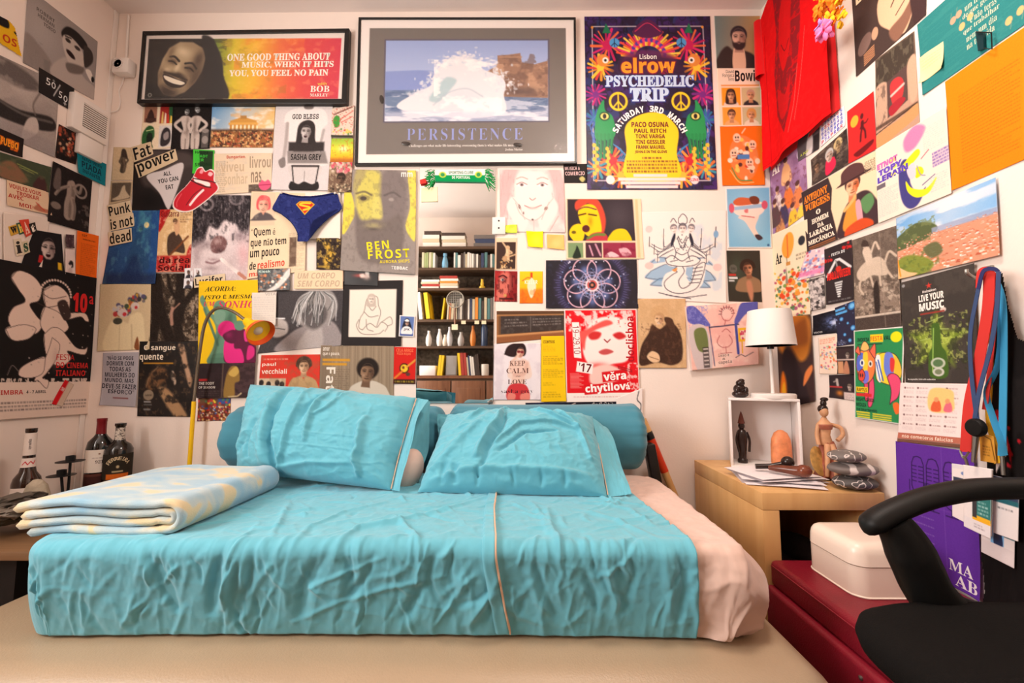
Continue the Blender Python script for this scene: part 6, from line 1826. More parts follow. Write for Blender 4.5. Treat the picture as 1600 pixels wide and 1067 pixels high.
p.B(40,30,60,20,(186,174,168),0.9).C([(0,2),(50,6),(70,20),(40,30),(0,26)],(100,92,90),soft=5).N(5,7,(176,166,160),0.5,0.45,0.7,1).C([(-2,56),(40,58),(90,50),(96,66),(50,76),(-2,76)],(46,42,42),soft=3).L([(0,56),(44,62),(92,56)],4,(90,84,82),2,smooth=True).C([(52,66),(66,60),(70,76),(52,92),(44,90)],(190,178,172),soft=2).R(0,80,100,100,(150,140,140),0.6,6).C([(0,38),(20,30),(30,44),(0,56)],(170,158,152),soft=3).L([(70,24),(60,44),(64,56)],2.5,(110,100,96),3,smooth=True).grain(10).done()
p = Print('flyer','yellow and black cut-out costume picture at the top left edge','flyer',Q(-12,20,36,44,33,90,-12,66),'L',(226,176,30))
p.C([(0,0),(44,0),(50,26),(20,30),(0,24)],(30,26,26)).T('OS',30,52,78,78,(190,60,30),'S').L([(70,30),(96,46)],3,(30,26,26)).cutout([(0,-2),(50,0),(70,14),(84,60),(98,98),(30,92),(0,84)]).done()
p = Print('card','black card chalked 50/50 in white on the torso posters','card',Q(60,105,115,138.4,112,174,58.5,144),'L',(40,36,36))
p.T('5',19,22,31,50,226).T('0',34,26,46,52,226).L([(58,22),(42,80)],1.4,226).T('5',56,46,66,74,226).T('0',70,52,82,78,226).E(40,20,3,5,200,a=.6).L([(76,78),(76,92)],1.2,226).L([(72,86),(80,86)],1.2,226).done()
p = Print('photo_print','dark photo of a red lit band beside the ventilation box','photo',Q(91.4,193.7,126.7,212,117,257,85,246),'L',(40,30,28))
p.N(7,6,(170,80,56),0.9,0.5,0.66,1).speck(26,[(206,90,60),(190,150,120),(90,50,40),(20,16,16)],(3,7),(10,20,90,80)).R(0,82,100,100,(24,20,20),0.9,4).done()
p = Print('flyer','black flyer with fiery orange lettering at the left edge','flyer',Q(-14,195,36,217,33,246,-14,231),'L',(36,28,26))
p.N(9,5,(236,110,30),0.95,0.45,0.6,1,box=(18,30,86,80)).T('FUEGO',26,34,84,70,(240,150,40),'S',0.03).done()
p = Print('album_sleeve','dark green sleeve of reclining figures in a landscape at the left edge','poster',Q(-14,234,79,261.4,74,301,-14,273),'L',(64,72,54))
p.C([(4,90),(14,40),(30,22),(44,40),(60,80),(40,100)],(130,96,72),soft=4).C([(70,96),(76,60),(82,46),(90,56),(96,100)],(70,44,44),soft=3).N(8,6,(96,100,70),0.5,0.5,0.7,1).L([(40,26),(76,40)],1.4,(140,150,80)).L([(44,36),(70,46)],1,(140,150,80)).done()
p = Print('postcard','cream card with a red French slogan below the green sleeve','postcard',Q(8.5,281,73,300,78,336.5,8.5,321),'L',(222,192,160))
p.T('VOULEZ-VOUS',4,10,80,27,(176,44,40),'S').T('TROIKAR',20,32,74,49,(176,44,40),'S').T('AVEC',2,50,36,66,(176,44,40),'S').T('MOI?',26,76,58,92,(176,44,40),'S').C([(58,86),(66,70),(72,62),(78,76),(96,80),(96,94),(70,94)],(176,110,84),soft=2).L([(66,60),(84,86)],1.4,(190,60,50)).done()
p = Print('photo_print','dark photo of a pale statue raising a ring, near the wall corner','photo',Q(80.4,251.7,141.8,282,135,363.8,70.7,345.5),'L',(34,28,28))
p.figure(48,30,50,[[(0,-0.1),(0.02,0.35),(-0.05,0.8),(-0.03,1.3)],[(0.1,0.5),(0.22,0.9),(0.2,1.35)],[(-0.15,0),(-0.5,0.25),(-0.7,0.55)],[(0.15,0),(0.42,0.1),(0.5,-0.25)]],(150,134,124),(0.42,0.22,0.13,0.13),(90,78,72)).E(50,22,6,5,(150,134,124))
d = np.hypot((p.X - 72) * p.px,(p.Y - 30) * p.py)
p.put(np.clip(1.6 - np.abs(d - 10) + 0.5,0,1),(140,126,118)).sum()
p.E(16,70,12,6,(120,106,98)).N(10,12,(110,98,92),0.7,0.54,0.68,2,box=(70,50,100,100)).C([(6,40),(10,10),(20,10),(22,40)],(96,84,80),soft=2).grain(10).done()
p = Print('card','teal card with dark lettering under the ventilation box','card',Q(117.4,235,163.7,256.5,161,290.7,119.4,270),'L',(16,122,138))
p.T('NÃO VERS',16,16,84,30,(16,50,70),'S').T('PIADA',14,36,84,64,(16,44,64),'S').T('INFANTIL',16,70,82,86,(16,50,70),'S').done()
Print('paper_sheet','large white paper behind the cut-out letters','paper',Q(2,332,76,340,60,425,2,412),'L',(226,210,198)).done()
p = Print('poster','photo of a dark haired woman crying out with eyes closed, beside the cut-out letters','poster',Q(50,359,92.6,366,97.5,430,29,412.5),'L',(30,26,28))
p.head(56,42,34,-4,(206,186,178),(120,100,98),(28,24,26),style='long',open_mouth=True,neck=False).F().L([(36,40),(50,42)],1.6,30).L([(62,42),(76,40)],1.6,30).R(34,64,44,84,(190,40,40)).R(84,72,94,90,(226,180,40)).done()
for ch,q,bg,fg,l in (('w',Q(9,354,23,350,27,364,13,369),(206,160,60),(40,34,30),'ochre cut-out paper letter w'),('h',Q(21,349,31,346,35,364,26,367),(60,90,70),(230,200,90),'dark green cut-out paper letter h'),('A',Q(25,344,40,342,45,366,36,371),(206,70,50),(236,190,170),'red cut-out paper letter A'),('t',Q(40,350,50,347,53,363,44,366),(40,36,34),(226,214,200),'black cut-out paper letter t'),('i',Q(16,374,29,372,33,398,21,401),(216,200,176),(40,36,36),'cream cut-out paper letter i'),('s',Q(29,378,39,376,42,394,33,398),(206,190,160),(50,76,56),'cream cut-out paper letter s')):
    Print('paper_letter',l + ' on the left wall','paper letter',q,'L',bg,group='cut-out letters',step=0.8).T(ch,16,14,84,86,fg,'B',0.02).done()
p = Print('list_sheet','orange printed list beside the wall corner','notice',Q(118,360,151.6,368.6,147.4,437,114.5,430.8),'L',(236,104,24))
p.T('1ST.',20,5,48,10,(110,40,10),'S').T('SUBSCRIÇÕES',26,14,84,18,(90,30,10),'S').body(20,24,90,94,17,(140,50,10),a=0.5,fill=.4).done()
Print('photo_print','tiny dark purple photo left of the orange list','photo',Q(99,366,112,367,112,388,98.7,386),'L',(70,50,56)).N(6,6,(120,96,96),0.8,0.5,0.66,1).done()
Print('photo_print','small white photo with a dark curled shape under the tiny purple photo','photo',Q(99,388,114,391,114,431,98,428),'L',(226,206,200)).C([(30,58),(50,44),(76,48),(80,66),(60,72),(64,60),(46,62)],(40,34,36)).C([(40,74),(70,76),(60,100),(20,96)],(206,180,174)).done()
p = Print('film_poster','large black poster with a white drawn dancing woman and red lettering','poster',Q(-24,401,147.4,434.4,134,646.6,-24,657.5),'L',(28,24,24))
p.R(-1,76.5,100,101,(226,204,190)).N(60,44,(226,204,190),0.9,0.5,0.56,1,octv=2,box=(0,74,100,78))
wh,lk = (226,200,186),(70,50,46)
for pts in ([(18,12),(24,6),(36,8),(44,16),(42,26),(34,30),(40,38),(46,44),(40,52),(24,52),(16,44),(20,34),(30,28),(24,20)],[(14,50),(28,46),(40,48),(34,56),(20,58)],[(46,18),(58,12),(70,18),(72,28),(64,36),(50,32)],[(48,30),(62,34),(72,44),(66,50),(52,52),(44,44)],[(66,34),(80,32),(90,32),(94,38),(90,38),(84,35),(68,39)],[(48,52),(56,46),(66,48),(80,60),(90,62),(94,60),(92,66),(84,66),(72,64),(76,70),(68,76),(56,74),(50,66)],[(56,54),(64,60),(60,72),(52,82),(48,86),(54,88),(52,94),(44,88),(40,88),(46,78),(52,66)],[(50,70),(40,72),(28,78),(26,84),(36,86),(48,82)]):
    pts = [(x,y * 0.86) for x,y in pts]
    p.C(pts,wh,soft=1.5).L(pts + pts[:1],0.8,lk,smooth=True)
for i in range(18):
    a = pi * (1.0 + i / 17)
    p.E(58 + 15 * cos(a),17 + 10 * sin(a),1.1,0.8,wh)
p.C([(60,22),(68,20),(74,30),(68,34),(62,28)],(60,46,44),soft=2).L([(44,17),(54,20),(68,17)],1,lk,smooth=True).L([(40,24),(52,26),(70,21)],1,lk,smooth=True).B(60,60,4,8,(190,160,150),.5).speck(40,[(200,180,170),(150,130,120)],(0.3,0.7),(30,8,98,72)).L([(16,72),(20,66),(26,70)],1.2,(110,100,96),smooth=True)
p.T('10',75,13,91,27,(206,40,40),'S',0.03).T('ª',93,14,98,20,(206,40,40),'S').T('FESTA',61,57.5,80,61.5,(190,36,36),'s',.01).T('DO CINEMA',61,63,96,67,(206,44,40),'S').T('ITALIANO',61,68.5,93,72.5,(206,44,40),'S').T('COIMBRA',2,81.5,30,84.5,(190,50,46),'S').T('4 - 7 ABRIL',33,82,52,84,(60,44,44),'S')
for i in range(3):
    p.body(4,89 + i * 2.3,96,90.4 + i * 2.3,1,(100,86,84),seed=i,a=0.7,fill=0.9)
p.done()
Print('bookmark','slanting bookmark half red half cream stuck to the black dancing woman poster','bookmark',Q(97,593,111,601,92,635,75.5,631),'L',(206,180,160)).G([(-2,-2),(42,-2),(46,102),(-2,102)],(206,24,32)).T('LEFFEST',6,30,42,42,(240,226,220),'S',rot=90).done()
# ============================================================ prints on the right wall
p = Print('poster','brown and cream poster of a looking up face, at the ceiling beside the red T-shirt','poster',Q(1331,-12,1450,-117,1448,23,1339,120),'R',(74,58,54))
p.C([(38,60),(44,30),(100,10),(100,60),(86,80),(74,98),(60,90),(52,80)],(232,190,154),soft=2).C([(52,82),(70,76),(84,66),(80,88),(62,100)],(140,100,82),soft=3).L([(62,70),(76,60)],2,(90,60,54)).L([(56,56),(66,44)],2.5,(80,56,50)).E(32,70,5,7,(206,160,130)).C([(80,48),(100,40),(100,96),(86,100)],(70,50,50),soft=3).E(16,72,12,9,(130,104,96),-30)
for i in range(6):
    p.L([(14,84 + i * 2.3),(30,82 + i * 2.3)],1.6,(216,150,106))
p.T('DIA',6,8,40,20,(240,226,190),'S',0.03).done()
p = Print('poster','picture of two hands holding an open red collage book, book edge below','poster',Q(1368,94,1429,48.7,1438,192,1370.5,233),'R',(190,150,128))
p.R(0,0,100,36,(70,60,52),1,6).N(14,14,(110,100,84),0.7,0.52,0.7,1,box=(0,0,100,40)).C([(0,34),(30,34),(36,60),(26,74),(0,70)],(196,160,136),soft=2).G([(30,34),(80,30),(78,68),(30,74)],(92,70,66)).C([(38,40),(56,36),(70,44),(66,60),(44,64)],(196,60,62)).C([(34,64),(60,60),(72,66),(40,74)],(170,44,54)).L([(40,52),(70,48)],4,(230,190,180),2).C([(80,32),(100,26),(100,66),(84,72)],(206,166,140),soft=2).R(0,76,100,80,(80,60,50),.8,2).C([(0,86),(60,82),(98,78),(100,90),(60,96),(6,100)],(206,150,100),soft=1.5).L([(0,84),(96,77)],1.6,(60,40,30)).N(10,10,(70,54,50),0.5,0.55,0.7,3,box=(0,34,34,80)).done()
teal = Print('notice','large teal sheet with a cream quotation and round quote marks','poster',Q(1434,39,1640,-145,1640,12,1443.6,149),'R',(46,128,128))
p = teal
p.N(6,20,(60,140,136),0.5,0.45,0.7,1,'r')
for x,y in ((24,26),(29,24),(31,42),(38,38),(66,76),(74,74)):
    p.E(x + 8,y + 8,2.6,4.5,(238,180,120) if x > 30 else (226,160,130)).L([(x + 10,y + 10),(x + 9,y + 18)] if x > 60 else [(x + 6,y + 5),(x + 7,y - 2)],1.4,(120,150,130))
for i,(t,a,b) in enumerate((('Escolhe',46,62),('um trabalho',42,66),('de que gostes',40,66),('e não terás',46,66),('que trabalhar',40,68),('nem um dia',42,66),('na tua vida',42,64))):
    p.T(t,a,18 + i * 9.5,b,26 + i * 9.5,(196,206,180),'B',rot=0)
teal_o = p.done()
Print('sticky_note','cream lined sticky note on the teal sheet','sticky note',Q(1438.7,91,1475,64.6,1478.4,103.6,1442,130),'R',(240,224,168),curl=3,group='sticky notes on the right wall').body(8,14,90,60,4,(176,170,110),a=0.5,fill=0.25).done()
p = Print('notice','large orange sheet covered with lines of small print','notice',Q(1477.7,128,1640,16,1640,233,1490,297.5),'R',(250,132,14),curl=2)
p.body(14,20,76,90,24,(170,84,14),a=0.65,fill=0.3).done()
p = Print('letter_card','card of blue and red scattered letters under the red T-shirt hem','card',Q(1282.3,194,1320,165,1321,196.5,1283.5,229.4),'R',(240,234,240))
g = random.Random(3)
for r in range(5):
    for c in range(7):
        p.T(g.choice('2345678ABPSRE&'),5 + c * 13,4 + r * 19,14 + c * 13,19 + r * 19,g.choice([(70,80,190),(200,60,80),(110,90,200),(90,110,210)]),'S')
p.done()
p = Print('poster','red poster of a dark walking person with a yellow disc','poster',Q(1325,174.6,1366,142.5,1371,233,1327.4,256),'R',(206,44,44))
p.E(27,28,15,10.5,(240,176,60)).figure(56,46,40,[[(0,-0.3),(-0.02,0.1)],[(-0.02,0.1),(-0.15,0.5),(-0.22,1.05)],[(0.02,0.1),(0.22,0.5),(0.25,1.0)],[(0,-0.2),(0.3,-0.1),(0.5,-0.25)],[(0,-0.2),(-0.2,0.1)]],(90,30,34),(0.28,0.16,0.16,0.1,0.1)).E(55,28,6,5,(90,30,34)).C([(20,88),(50,84),(90,80),(86,88),(40,96)],(110,26,30)).done()
p = Print('magazine_cover','purple magazine cover with Ar title and a crowd of dressed people in the corner','magazine',Q(1202,252,1258,217,1264,331,1209,372),'R',(150,110,150))
p.N(5,5,(190,150,190),0.6,0.45,0.7,1)
for a,b,c in ((20,50,(226,206,200)),(48,20,(236,180,130)),(50,52,(226,120,60)),(34,70,(70,60,90)),(76,60,(226,130,80)),(22,84,(206,140,90)),(60,84,(240,190,60)),(84,86,(246,206,80)),(10,64,(96,70,70))):
    p.C([(a - 14,b + 22),(a - 8,b),(a + 8,b),(a + 14,b + 22)],c,soft=2).E(a,b - 5,5,4.5,(226,180,140)).E(a,b - 8,6,3.5,(90,56,50))
p.N(14,16,(110,60,70),0.45,0.54,0.7,2,box=(0,30,100,100)).T('Ar',8,6,34,22,(246,240,236),'B',0.02).E(86,16,8,6,(236,226,240)).E(86,16,6,4.5,(150,110,160)).done()
p = Print('photo_print','black and white card of a person in white, under the red T-shirt hem','photo',Q(1246,218.5,1281,196.5,1281,232,1248.7,252.6),'R',(96,86,90))
p.C([(40,100),(44,40),(56,10),(70,20),(72,60),(64,100)],(216,206,206),soft=2).E(60,8,7,8,(190,176,170)).R(74,30,100,100,(40,34,36),.8,2).T('A POP',12,74,50,86,(206,216,90),'S').done()
p = Print('photo_print','dark group photo with an old person in a bright pink shirt','photo',Q(1267.7,250,1323.8,200,1327.4,256,1270,290),'R',(70,58,54))
p.N(6,6,(130,110,96),0.6,0.5,0.68,1).C([(40,92),(42,52),(52,46),(66,54),(68,78),(56,92)],(226,44,80)).head(52,38,15,0,(206,184,170),(140,110,96),(190,186,184),neck=False).head(16,44,11,0,(170,130,104),(96,70,56),(50,40,34)).head(76,28,11,0,(190,160,120),(110,84,60),(206,180,130),style='curly').N(14,14,(30,26,26),0.5,0.52,0.68,2,box=(66,0,100,100)).done()
p = Print('poster','book cover poster with bowler hatted man and orange and white lettering','poster',Q(1253,301,1370,235.5,1375,347.6,1264,394),'R',(240,214,178),step=1.0)
p.G([(0,0),(42,0),(46,20),(42,50),(46,80),(48,100),(0,100)],(62,48,50),1.5)
p.C([(50,100),(54,72),(66,52),(84,46),(96,60),(106,102)],(70,50,54),soft=2).C([(56,90),(62,64),(72,50),(78,70),(74,98)],(236,150,60),soft=2).C([(80,60),(92,54),(96,70),(86,80)],(96,140,90),soft=2).C([(74,60),(80,58),(82,92),(76,92)],(226,160,170)).C([(60,90),(80,84),(94,94),(90,104),(60,104)],(210,80,40),soft=2)
p.head(72,32,13,4,(240,190,150),(190,90,50),(80,50,50),smile=0).F().C([(58,20),(60,6),(72,0),(84,6),(88,18),(94,22),(74,24),(52,24)],(92,60,60)).L([(54,23),(94,21)],2,(60,40,42)).L([(60,62),(72,52),(74,48)],5,(240,180,110),2,smooth=True)
for i in range(8):
    p.T('ooo'[:1 + i % 3] + 'rea',88 - (i % 2),8 + i * 3.5,99,11 + i * 3.5,(130,110,90),'s') if i < 5 else None
for t,a,b,y0,y1,c in (('ANTHONY',3,40,10,22,(236,130,40)),('BURGESS',4,42,24,36,(236,130,40)),('O',20,27,40,48,(244,226,206)),('HOMEM',12,38,52,60,(244,226,206)),('DA',20,30,62,69,(244,226,206)),('LARANJA',6,42,71,80,(244,226,206)),('MECÂNICA',3,44,82,91,(244,226,206))):
    p.T(t,a,y0,b,y1,c,'B',0.03)
p.R(4,94,44,95.2,(206,120,60)).R(4,97,44,98,(206,120,60)).done()
p = Print('magazine_cover','cream magazine cover with Ar title, an orange balloon and a flowery garden','magazine',Q(1207,367,1263,342.4,1269,491,1213,499),'R',(240,222,190))
g = random.Random(6)
p.speck(170,[(226,120,50),(240,180,70),(130,160,80),(206,90,60),(96,140,110),(236,200,130),(170,90,120),(90,120,70)],(2,5),(0,46,100,100)).speck(20,[(226,80,40),(240,150,60)],(4,7),(20,52,90,76)).C([(34,30),(30,20),(40,8),(56,6),(64,14),(60,26),(48,34)],(240,160,60)).L([(46,8),(46,32)],2,(226,110,50)).R(40,38,52,42,(206,140,70)).L([(42,32),(43,38)],1,(120,90,60)).T('Ar',10,24,30,37,(50,44,44),'B',0.02).E(84,20,9,5,(50,50,56)).G([(36,62),(40,42),(44,62)],(150,140,120)).body(68,32,96,40,2,(120,100,80)).done()
p = Print('flyer','small card of many pastel pictures between the two cover prints','flyer',Q(1263,392,1291,386,1291,428,1248.5,438.7),'R',(230,200,206))
p.speck(60,[(150,160,210),(236,236,240),(206,90,110),(190,150,180),(120,130,190),(226,130,120)],(4,8)).R(0,74,100,90,(226,130,180),.8).done()
p = Print('flyer','black flyer with jagged red title and white list','flyer',Q(1290.6,390,1333.8,374,1338,468,1294.8,476.5),'R',(52,42,44))
p.T('FESTA DE',28,12,76,17,226,'S').L([(8,50),(42,26),(56,26),(92,44)],4,220).L([(42,26),(46,38)],2,150).T('HALLOWEEN',8,44,92,58,(226,50,40),'S',0.04).E(50,42,10,5,(206,50,40)).T('HALLOWEEN',12,46,90,56,(180,34,34),'S',0.0)
for i in range(7):
    p.R(34 + i * 1.5,64 + i * 4,62 - i * 1.5,66.6 + i * 4,226)
p.speck(12,[(200,40,40)],(2,5),(70,0,100,12)).speck(8,[(200,40,40)],(2,6),(0,14,30,24)).body(8,94,92,97,1,160).done()
p = Print('photo_print','black and white crowd photo under the pastel card','photo',Q(1265.5,437.5,1290,431,1292,481,1268,486),'R',(214,204,200))
p.N(5,9,(56,50,50),0.95,0.45,0.56,1).N(8,14,(150,140,138),0.6,0.5,0.6,2).done()
p = Print('flyer','dark flyer with a blue burst of light above the comic strip card','flyer',Q(1270.4,493.5,1307,483.8,1309.4,520,1271.6,524),'R',(26,24,32))
p.B(80,50,40,34,(110,130,190),0.95).B(90,54,16,16,(220,226,246),0.9).N(10,10,(16,16,24),0.6,0.5,0.66,2).T('VISÕES',4,82,40,92,190,'S').done()
p = Print('programme','navy programme with pale blue dots and headings','leaflet',Q(1305.7,481,1337.4,469,1338.6,537,1309.4,541),'R',(46,44,66))
for x,y,r in ((84,10,18),(30,34,10),(62,48,6),(88,62,12),(44,74,8),(70,90,9)):
    p.E(x,y,r,r * .5,(60,130,200)).E(x,y,r * .6,r * .3,(120,190,236))
p.R(2,6,50,12,(90,170,230)).R(2,15,60,21,(90,170,230)).speck(20,[(150,170,220),(90,110,180)],(1,3)).body(8,88,50,98,3,(160,170,200)).done()
p = Print('flyer','pale card of tiny coloured comic scribbles','flyer',Q(1280,527.6,1309.4,521.5,1310.6,585,1283,583.7),'R',(240,216,196))
p.speck(70,[(226,120,60),(236,190,90),(150,180,150),(206,90,130),(120,130,190),(230,80,60)],(2,5),(6,26,94,88)).body(8,6,90,20,3,(226,110,80)).done()
p = Print('programme','dark programme page with two small portraits, beside the pig poster','leaflet',Q(1309,542,1338,540,1338.6,585,1310.6,584),'R',(44,36,38))
p.R(4,8,100,46,(60,46,48)).head(60,30,16,0,(206,190,180),(130,110,100),(40,34,32)).R(0,46,100,50,(226,200,190)).R(4,54,36,98,(206,150,110)).C([(36,98),(44,60),(60,56),(70,98)],(190,130,100)).done()
p = Print('programme','dark programme page with small performers, above the wooden figure','leaflet',Q(1296,586,1338.6,584.7,1340,627,1297,621),'R',(50,40,44))
p.head(76,46,12,0,(206,190,180),(130,110,100),(40,34,32)).figure(30,20,30,[[(0,0),(0.1,0.7)],[(0,0.1),(-0.4,0.3)]],(190,176,170),(0.3,0.12)).R(0,48,50,54,(200,60,60)).B(40,76,16,14,(220,130,50),0.9).R(56,70,100,100,(226,206,200),1).body(60,74,96,96,4,(150,130,130)).done()
p = Print('poster','brown engraving of a pale centaur and rider above rocks','poster',Q(1335,375.3,1405.6,352,1413,509,1341,516.6),'R',(104,90,80))
p.N(10,20,(130,114,102),0.6,0.45,0.7,1).R(0,52,100,100,(140,122,108),1,8).N(8,18,(190,172,154),0.8,0.5,0.66,2,box=(0,48,100,84)).N(14,30,(76,64,56),0.6,0.5,0.64,3,box=(0,48,100,86))
p.C([(10,36),(30,28),(60,26),(74,34),(78,46),(60,46),(44,44),(24,48),(10,44)],(206,186,166),soft=2).C([(24,16),(34,10),(44,18),(46,30),(34,32),(28,24)],(214,194,174),soft=2).E(30,9,6,4,(200,180,160)).C([(22,10),(26,4),(36,6),(40,12),(34,12)],(70,56,50)).L([(44,20),(54,10),(62,18)],3.5,(206,186,166),1.5,smooth=True)
for pts in ([(70,38),(82,24),(96,30)],[(74,40),(86,50)],[(20,44),(14,54),(22,62)],[(40,44),(46,56)],[(60,44),(62,56)]):
    p.L(pts,3.5,(200,180,160),1.5,smooth=True)
p.C([(46,56),(56,52),(58,80),(50,92),(46,76)],(52,42,38),soft=2).R(0,86,100,100,(76,64,58),1,3).R(0,85,100,87,(206,190,174)).L([(64,0),(68,100)],1,(160,144,130),a=.7).grain(14).done()
p = Print('poster','green poster of a patchwork coloured pig with a straw hat','poster',Q(1338,516.6,1418,510,1414,663.4,1341,653),'R',(46,140,84),step=0.9)
p.T('IMDIETA',8,9,34,13,(30,40,36),'S').R(36,6,62,14.5,(240,206,40)).T('FESTA',37,8,61,13,(226,110,40),'S').T('VAL',63,8,76,12.5,(30,40,36),'S').E(86,10,10,5.6,(236,226,30)).R(8,16,60,17,(30,60,46))
ol = (60,40,50)
def blob(pts,c):
    p.C(pts,c,soft=1.2).L(pts + pts[:1],1.0,ol,smooth=True)
blob([(46,30),(62,26),(84,28),(96,40),(96,52),(80,60),(60,58),(48,54)],(240,214,60))
p.C([(66,27),(80,28),(84,44),(74,54),(64,44)],(110,130,220)).C([(84,30),(94,38),(95,52),(84,50)],(240,190,60)).C([(76,32),(84,34),(82,46),(76,44)],(220,60,60)).C([(46,32),(56,30),(58,56),(50,54)],(240,240,240)).L([(52,34),(62,56)],2,(50,90,190)).L([(48,36),(56,56)],1.5,(50,90,190))
blob([(70,52),(78,48),(90,50),(97,58),(92,72),(80,78),(76,80),(78,66)],(230,80,120)); blob([(34,52),(42,54),(44,70),(38,84),(30,84),(32,66)],(230,80,120)); blob([(22,60),(30,58),(30,76),(24,78)],(226,76,110))
blob([(4,40),(10,26),(26,22),(42,26),(46,42),(40,54),(26,60),(12,56)],(240,130,70))
p.C([(6,34),(14,26),(22,28),(20,42),(8,46)],(90,110,210)).C([(20,28),(30,26),(30,44),(22,50)],(240,206,60)).C([(18,48),(30,46),(32,56),(22,60)],(120,120,220))
blob([(2,24),(10,18),(14,28)],(236,110,80)); blob([(34,24),(46,16),(46,32)],(236,110,80)); blob([(14,22),(20,14),(28,14),(34,21),(24,24)],(236,190,110))
p.E(18,37,5,4,(240,240,230)).E(18,37,2.4,2.2,(40,50,110)).E(36,38,4.4,3.6,(240,240,230)).E(36,38,2.2,2,(60,40,40)); blob([(10,48),(18,44),(24,50),(20,57),(10,56)],(226,80,60)); p.E(14,51,1.6,2,ol).E(19,51,1.6,2,ol)
p.R(4,64,30,70,(240,206,40)).T('RAPTUS',6,65,28,69,(110,60,30),'S').R(4,71,38,74.5,(210,50,50)).T('MIGHTY SANDS',4,76,44,80,(30,50,44),'S').T('MEDUZA',4,82,26,86,(30,50,44),'S').T('THE DANCEWHERS',4,88,50,91,(30,50,44),'S')
for i in range(3):
    p.R(4 + i,91.6 + i * 2.6,34,93.2 + i * 2.6,(226,206,60)).R(40,92 + i * 2.4,80,93.4 + i * 2.4,(226,206,60))
p.C([(82,80),(92,78),(98,86),(88,90)],(236,110,50)).frame(1.6,(232,226,220)).done()
p = Print('newspaper_page','newspaper page with a purple and yellow tinted face','newspaper',Q(1370,234,1481,166,1490,302,1375,349),'R',(240,222,206),step=1.0)
p.C([(44,10),(60,0),(74,10),(60,26),(46,26)],(226,120,170),soft=4,a=0.9).C([(34,62),(36,40),(44,34),(52,44),(50,66),(60,84),(70,80),(60,96),(48,98),(38,86)],(70,66,130),soft=2).C([(38,42),(60,30),(64,38),(44,48)],(236,230,40)).C([(44,62),(52,74),(70,82),(84,74),(74,88),(58,88),(46,76)],(236,230,40)).C([(58,52),(66,54),(68,62),(58,64)],(226,216,40)).C([(46,48),(56,44),(58,60),(50,62)],(226,206,216)).L([(66,76),(82,70)],1.5,(90,80,130)).L([(60,50),(64,62),(70,66)],1.5,(150,140,170),smooth=True)
for i,(t,a,b,c) in enumerate((('ETNOT',2,34,(220,110,180)),('TOPY',4,40,(110,80,190)),('LERAIN',2,48,(96,70,180)))):
    p.T(t,a,22 + i * 9,b,30 + i * 9,c,'S',0.05).R(a + 20,25 + i * 9,a + 28,29 + i * 9,(236,226,60),.8)
p.R(0,50,14,56,(110,100,110)).body(2,58,32,94,16,(190,170,170),a=0.5).body(70,10,98,40,12,(206,180,180),a=0.5).R(80,44,100,62,(150,120,180),.35).body(80,44,100,62,5,(120,90,170),a=0.8).body(76,70,98,90,8,(200,180,180),a=0.5).L([(66,44),(76,38)],1.6,(206,90,110)).done()
p = Print('poster','wide colour photo of a hillside town with red roofs under a blue sky','photo',Q(1404.6,341.3,1561.7,276.8,1569,398.6,1409.4,436.4),'R',(214,150,120),matl=GLOSSY,step=1.0)
p.R(0,0,100,44,(120,176,226)).N(3,7,(244,238,236),0.95,0.4,0.62,1,box=(0,0,100,44)).grad(0,0,100,20,[(0,(80,150,220)),(0.6,(236,232,236)),(1,(150,190,230))],0.45).R(0,44,100,100,(216,150,120))
p.C([(-4,38),(10,26),(24,20),(40,28),(46,40),(30,50),(-4,54)],(84,96,60),soft=2).N(20,16,(120,130,80),0.7,0.5,0.66,2,box=(0,18,44,52)).G([(40,36),(100,38),(100,46),(40,44)],(150,160,190),2,.8)
g = random.Random(11)
for i in range(330):
    y = 42 + 56 * g.random() ** 1.1
    z = 0.5 + (y - 40) / 40
    x = g.uniform(0,100)
    w,h = g.uniform(1.2,3) * z,g.uniform(1,2.4) * z
    p.R(x,y,x + w,y + h,g.choice([(240,214,196),(226,190,170),(246,230,220),(206,150,120)])).G([(x - .3,y),(x + w * .3,y - h * .6),(x + w + .3,y - h * .2),(x + w,y + h * .3),(x,y + h * .2)],g.choice([(214,110,70),(190,90,64),(226,134,90),(200,120,90)]))
p.C([(0,72),(14,66),(34,78),(40,92),(26,102),(0,102)],(120,140,50),soft=4,a=.9).C([(30,62),(44,58),(50,74),(38,80)],(84,96,60),soft=3,a=.85).N(24,18,(90,110,50),0.6,0.55,0.68,4,box=(0,64,46,100)).C([(-2,80),(12,92),(22,98),(-2,102)],(236,190,140)).L([(0,70),(3,96)],3,(240,150,50)).done()
p = Print('poster','dark poster of a green glowing bottle star with white slogan','poster',Q(1411.7,442,1529,411,1535,599,1421.5,597.5),'R',(64,58,54),step=1.0)
p.N(6,7,(82,74,68),0.5,0.45,0.7,1)
st = []
for i in range(10):
    a = -pi / 2 + i * pi / 5 + 0.06
    r = (44,19)[i % 2]
    st.append((48 + r * cos(a),62 + r * sin(a) * 0.62))
p.G(st,(120,150,40),10,0.75).B(48,62,24,14,(190,206,90),0.8).N(24,30,(206,220,110),0.5,0.55,0.68,2,box=(10,38,90,82)).N(20,26,(50,54,36),0.7,0.5,0.64,3,box=(4,40,96,88)).L([(36,44),(60,40)],1.2,(170,190,110)).L([(40,50),(66,52)],1.2,(170,190,110)).L([(26,60),(50,58)],1,(170,190,110))
p.C([(43,52),(45,46),(53,46),(55,52),(56,66),(62,74),(62,94),(38,94),(38,74),(43,66)],(70,100,40),soft=1.5).L([(46,50),(44,70),(42,90)],1.8,(150,190,90),smooth=True).E(50,82,10,5,(190,196,176)).E(50,82,7,3.4,(90,120,80)).E(50,90,8,4,(200,200,190)).E(50,90,5,2.4,(120,130,100)).E(60,34,4,2.2,(216,200,190))
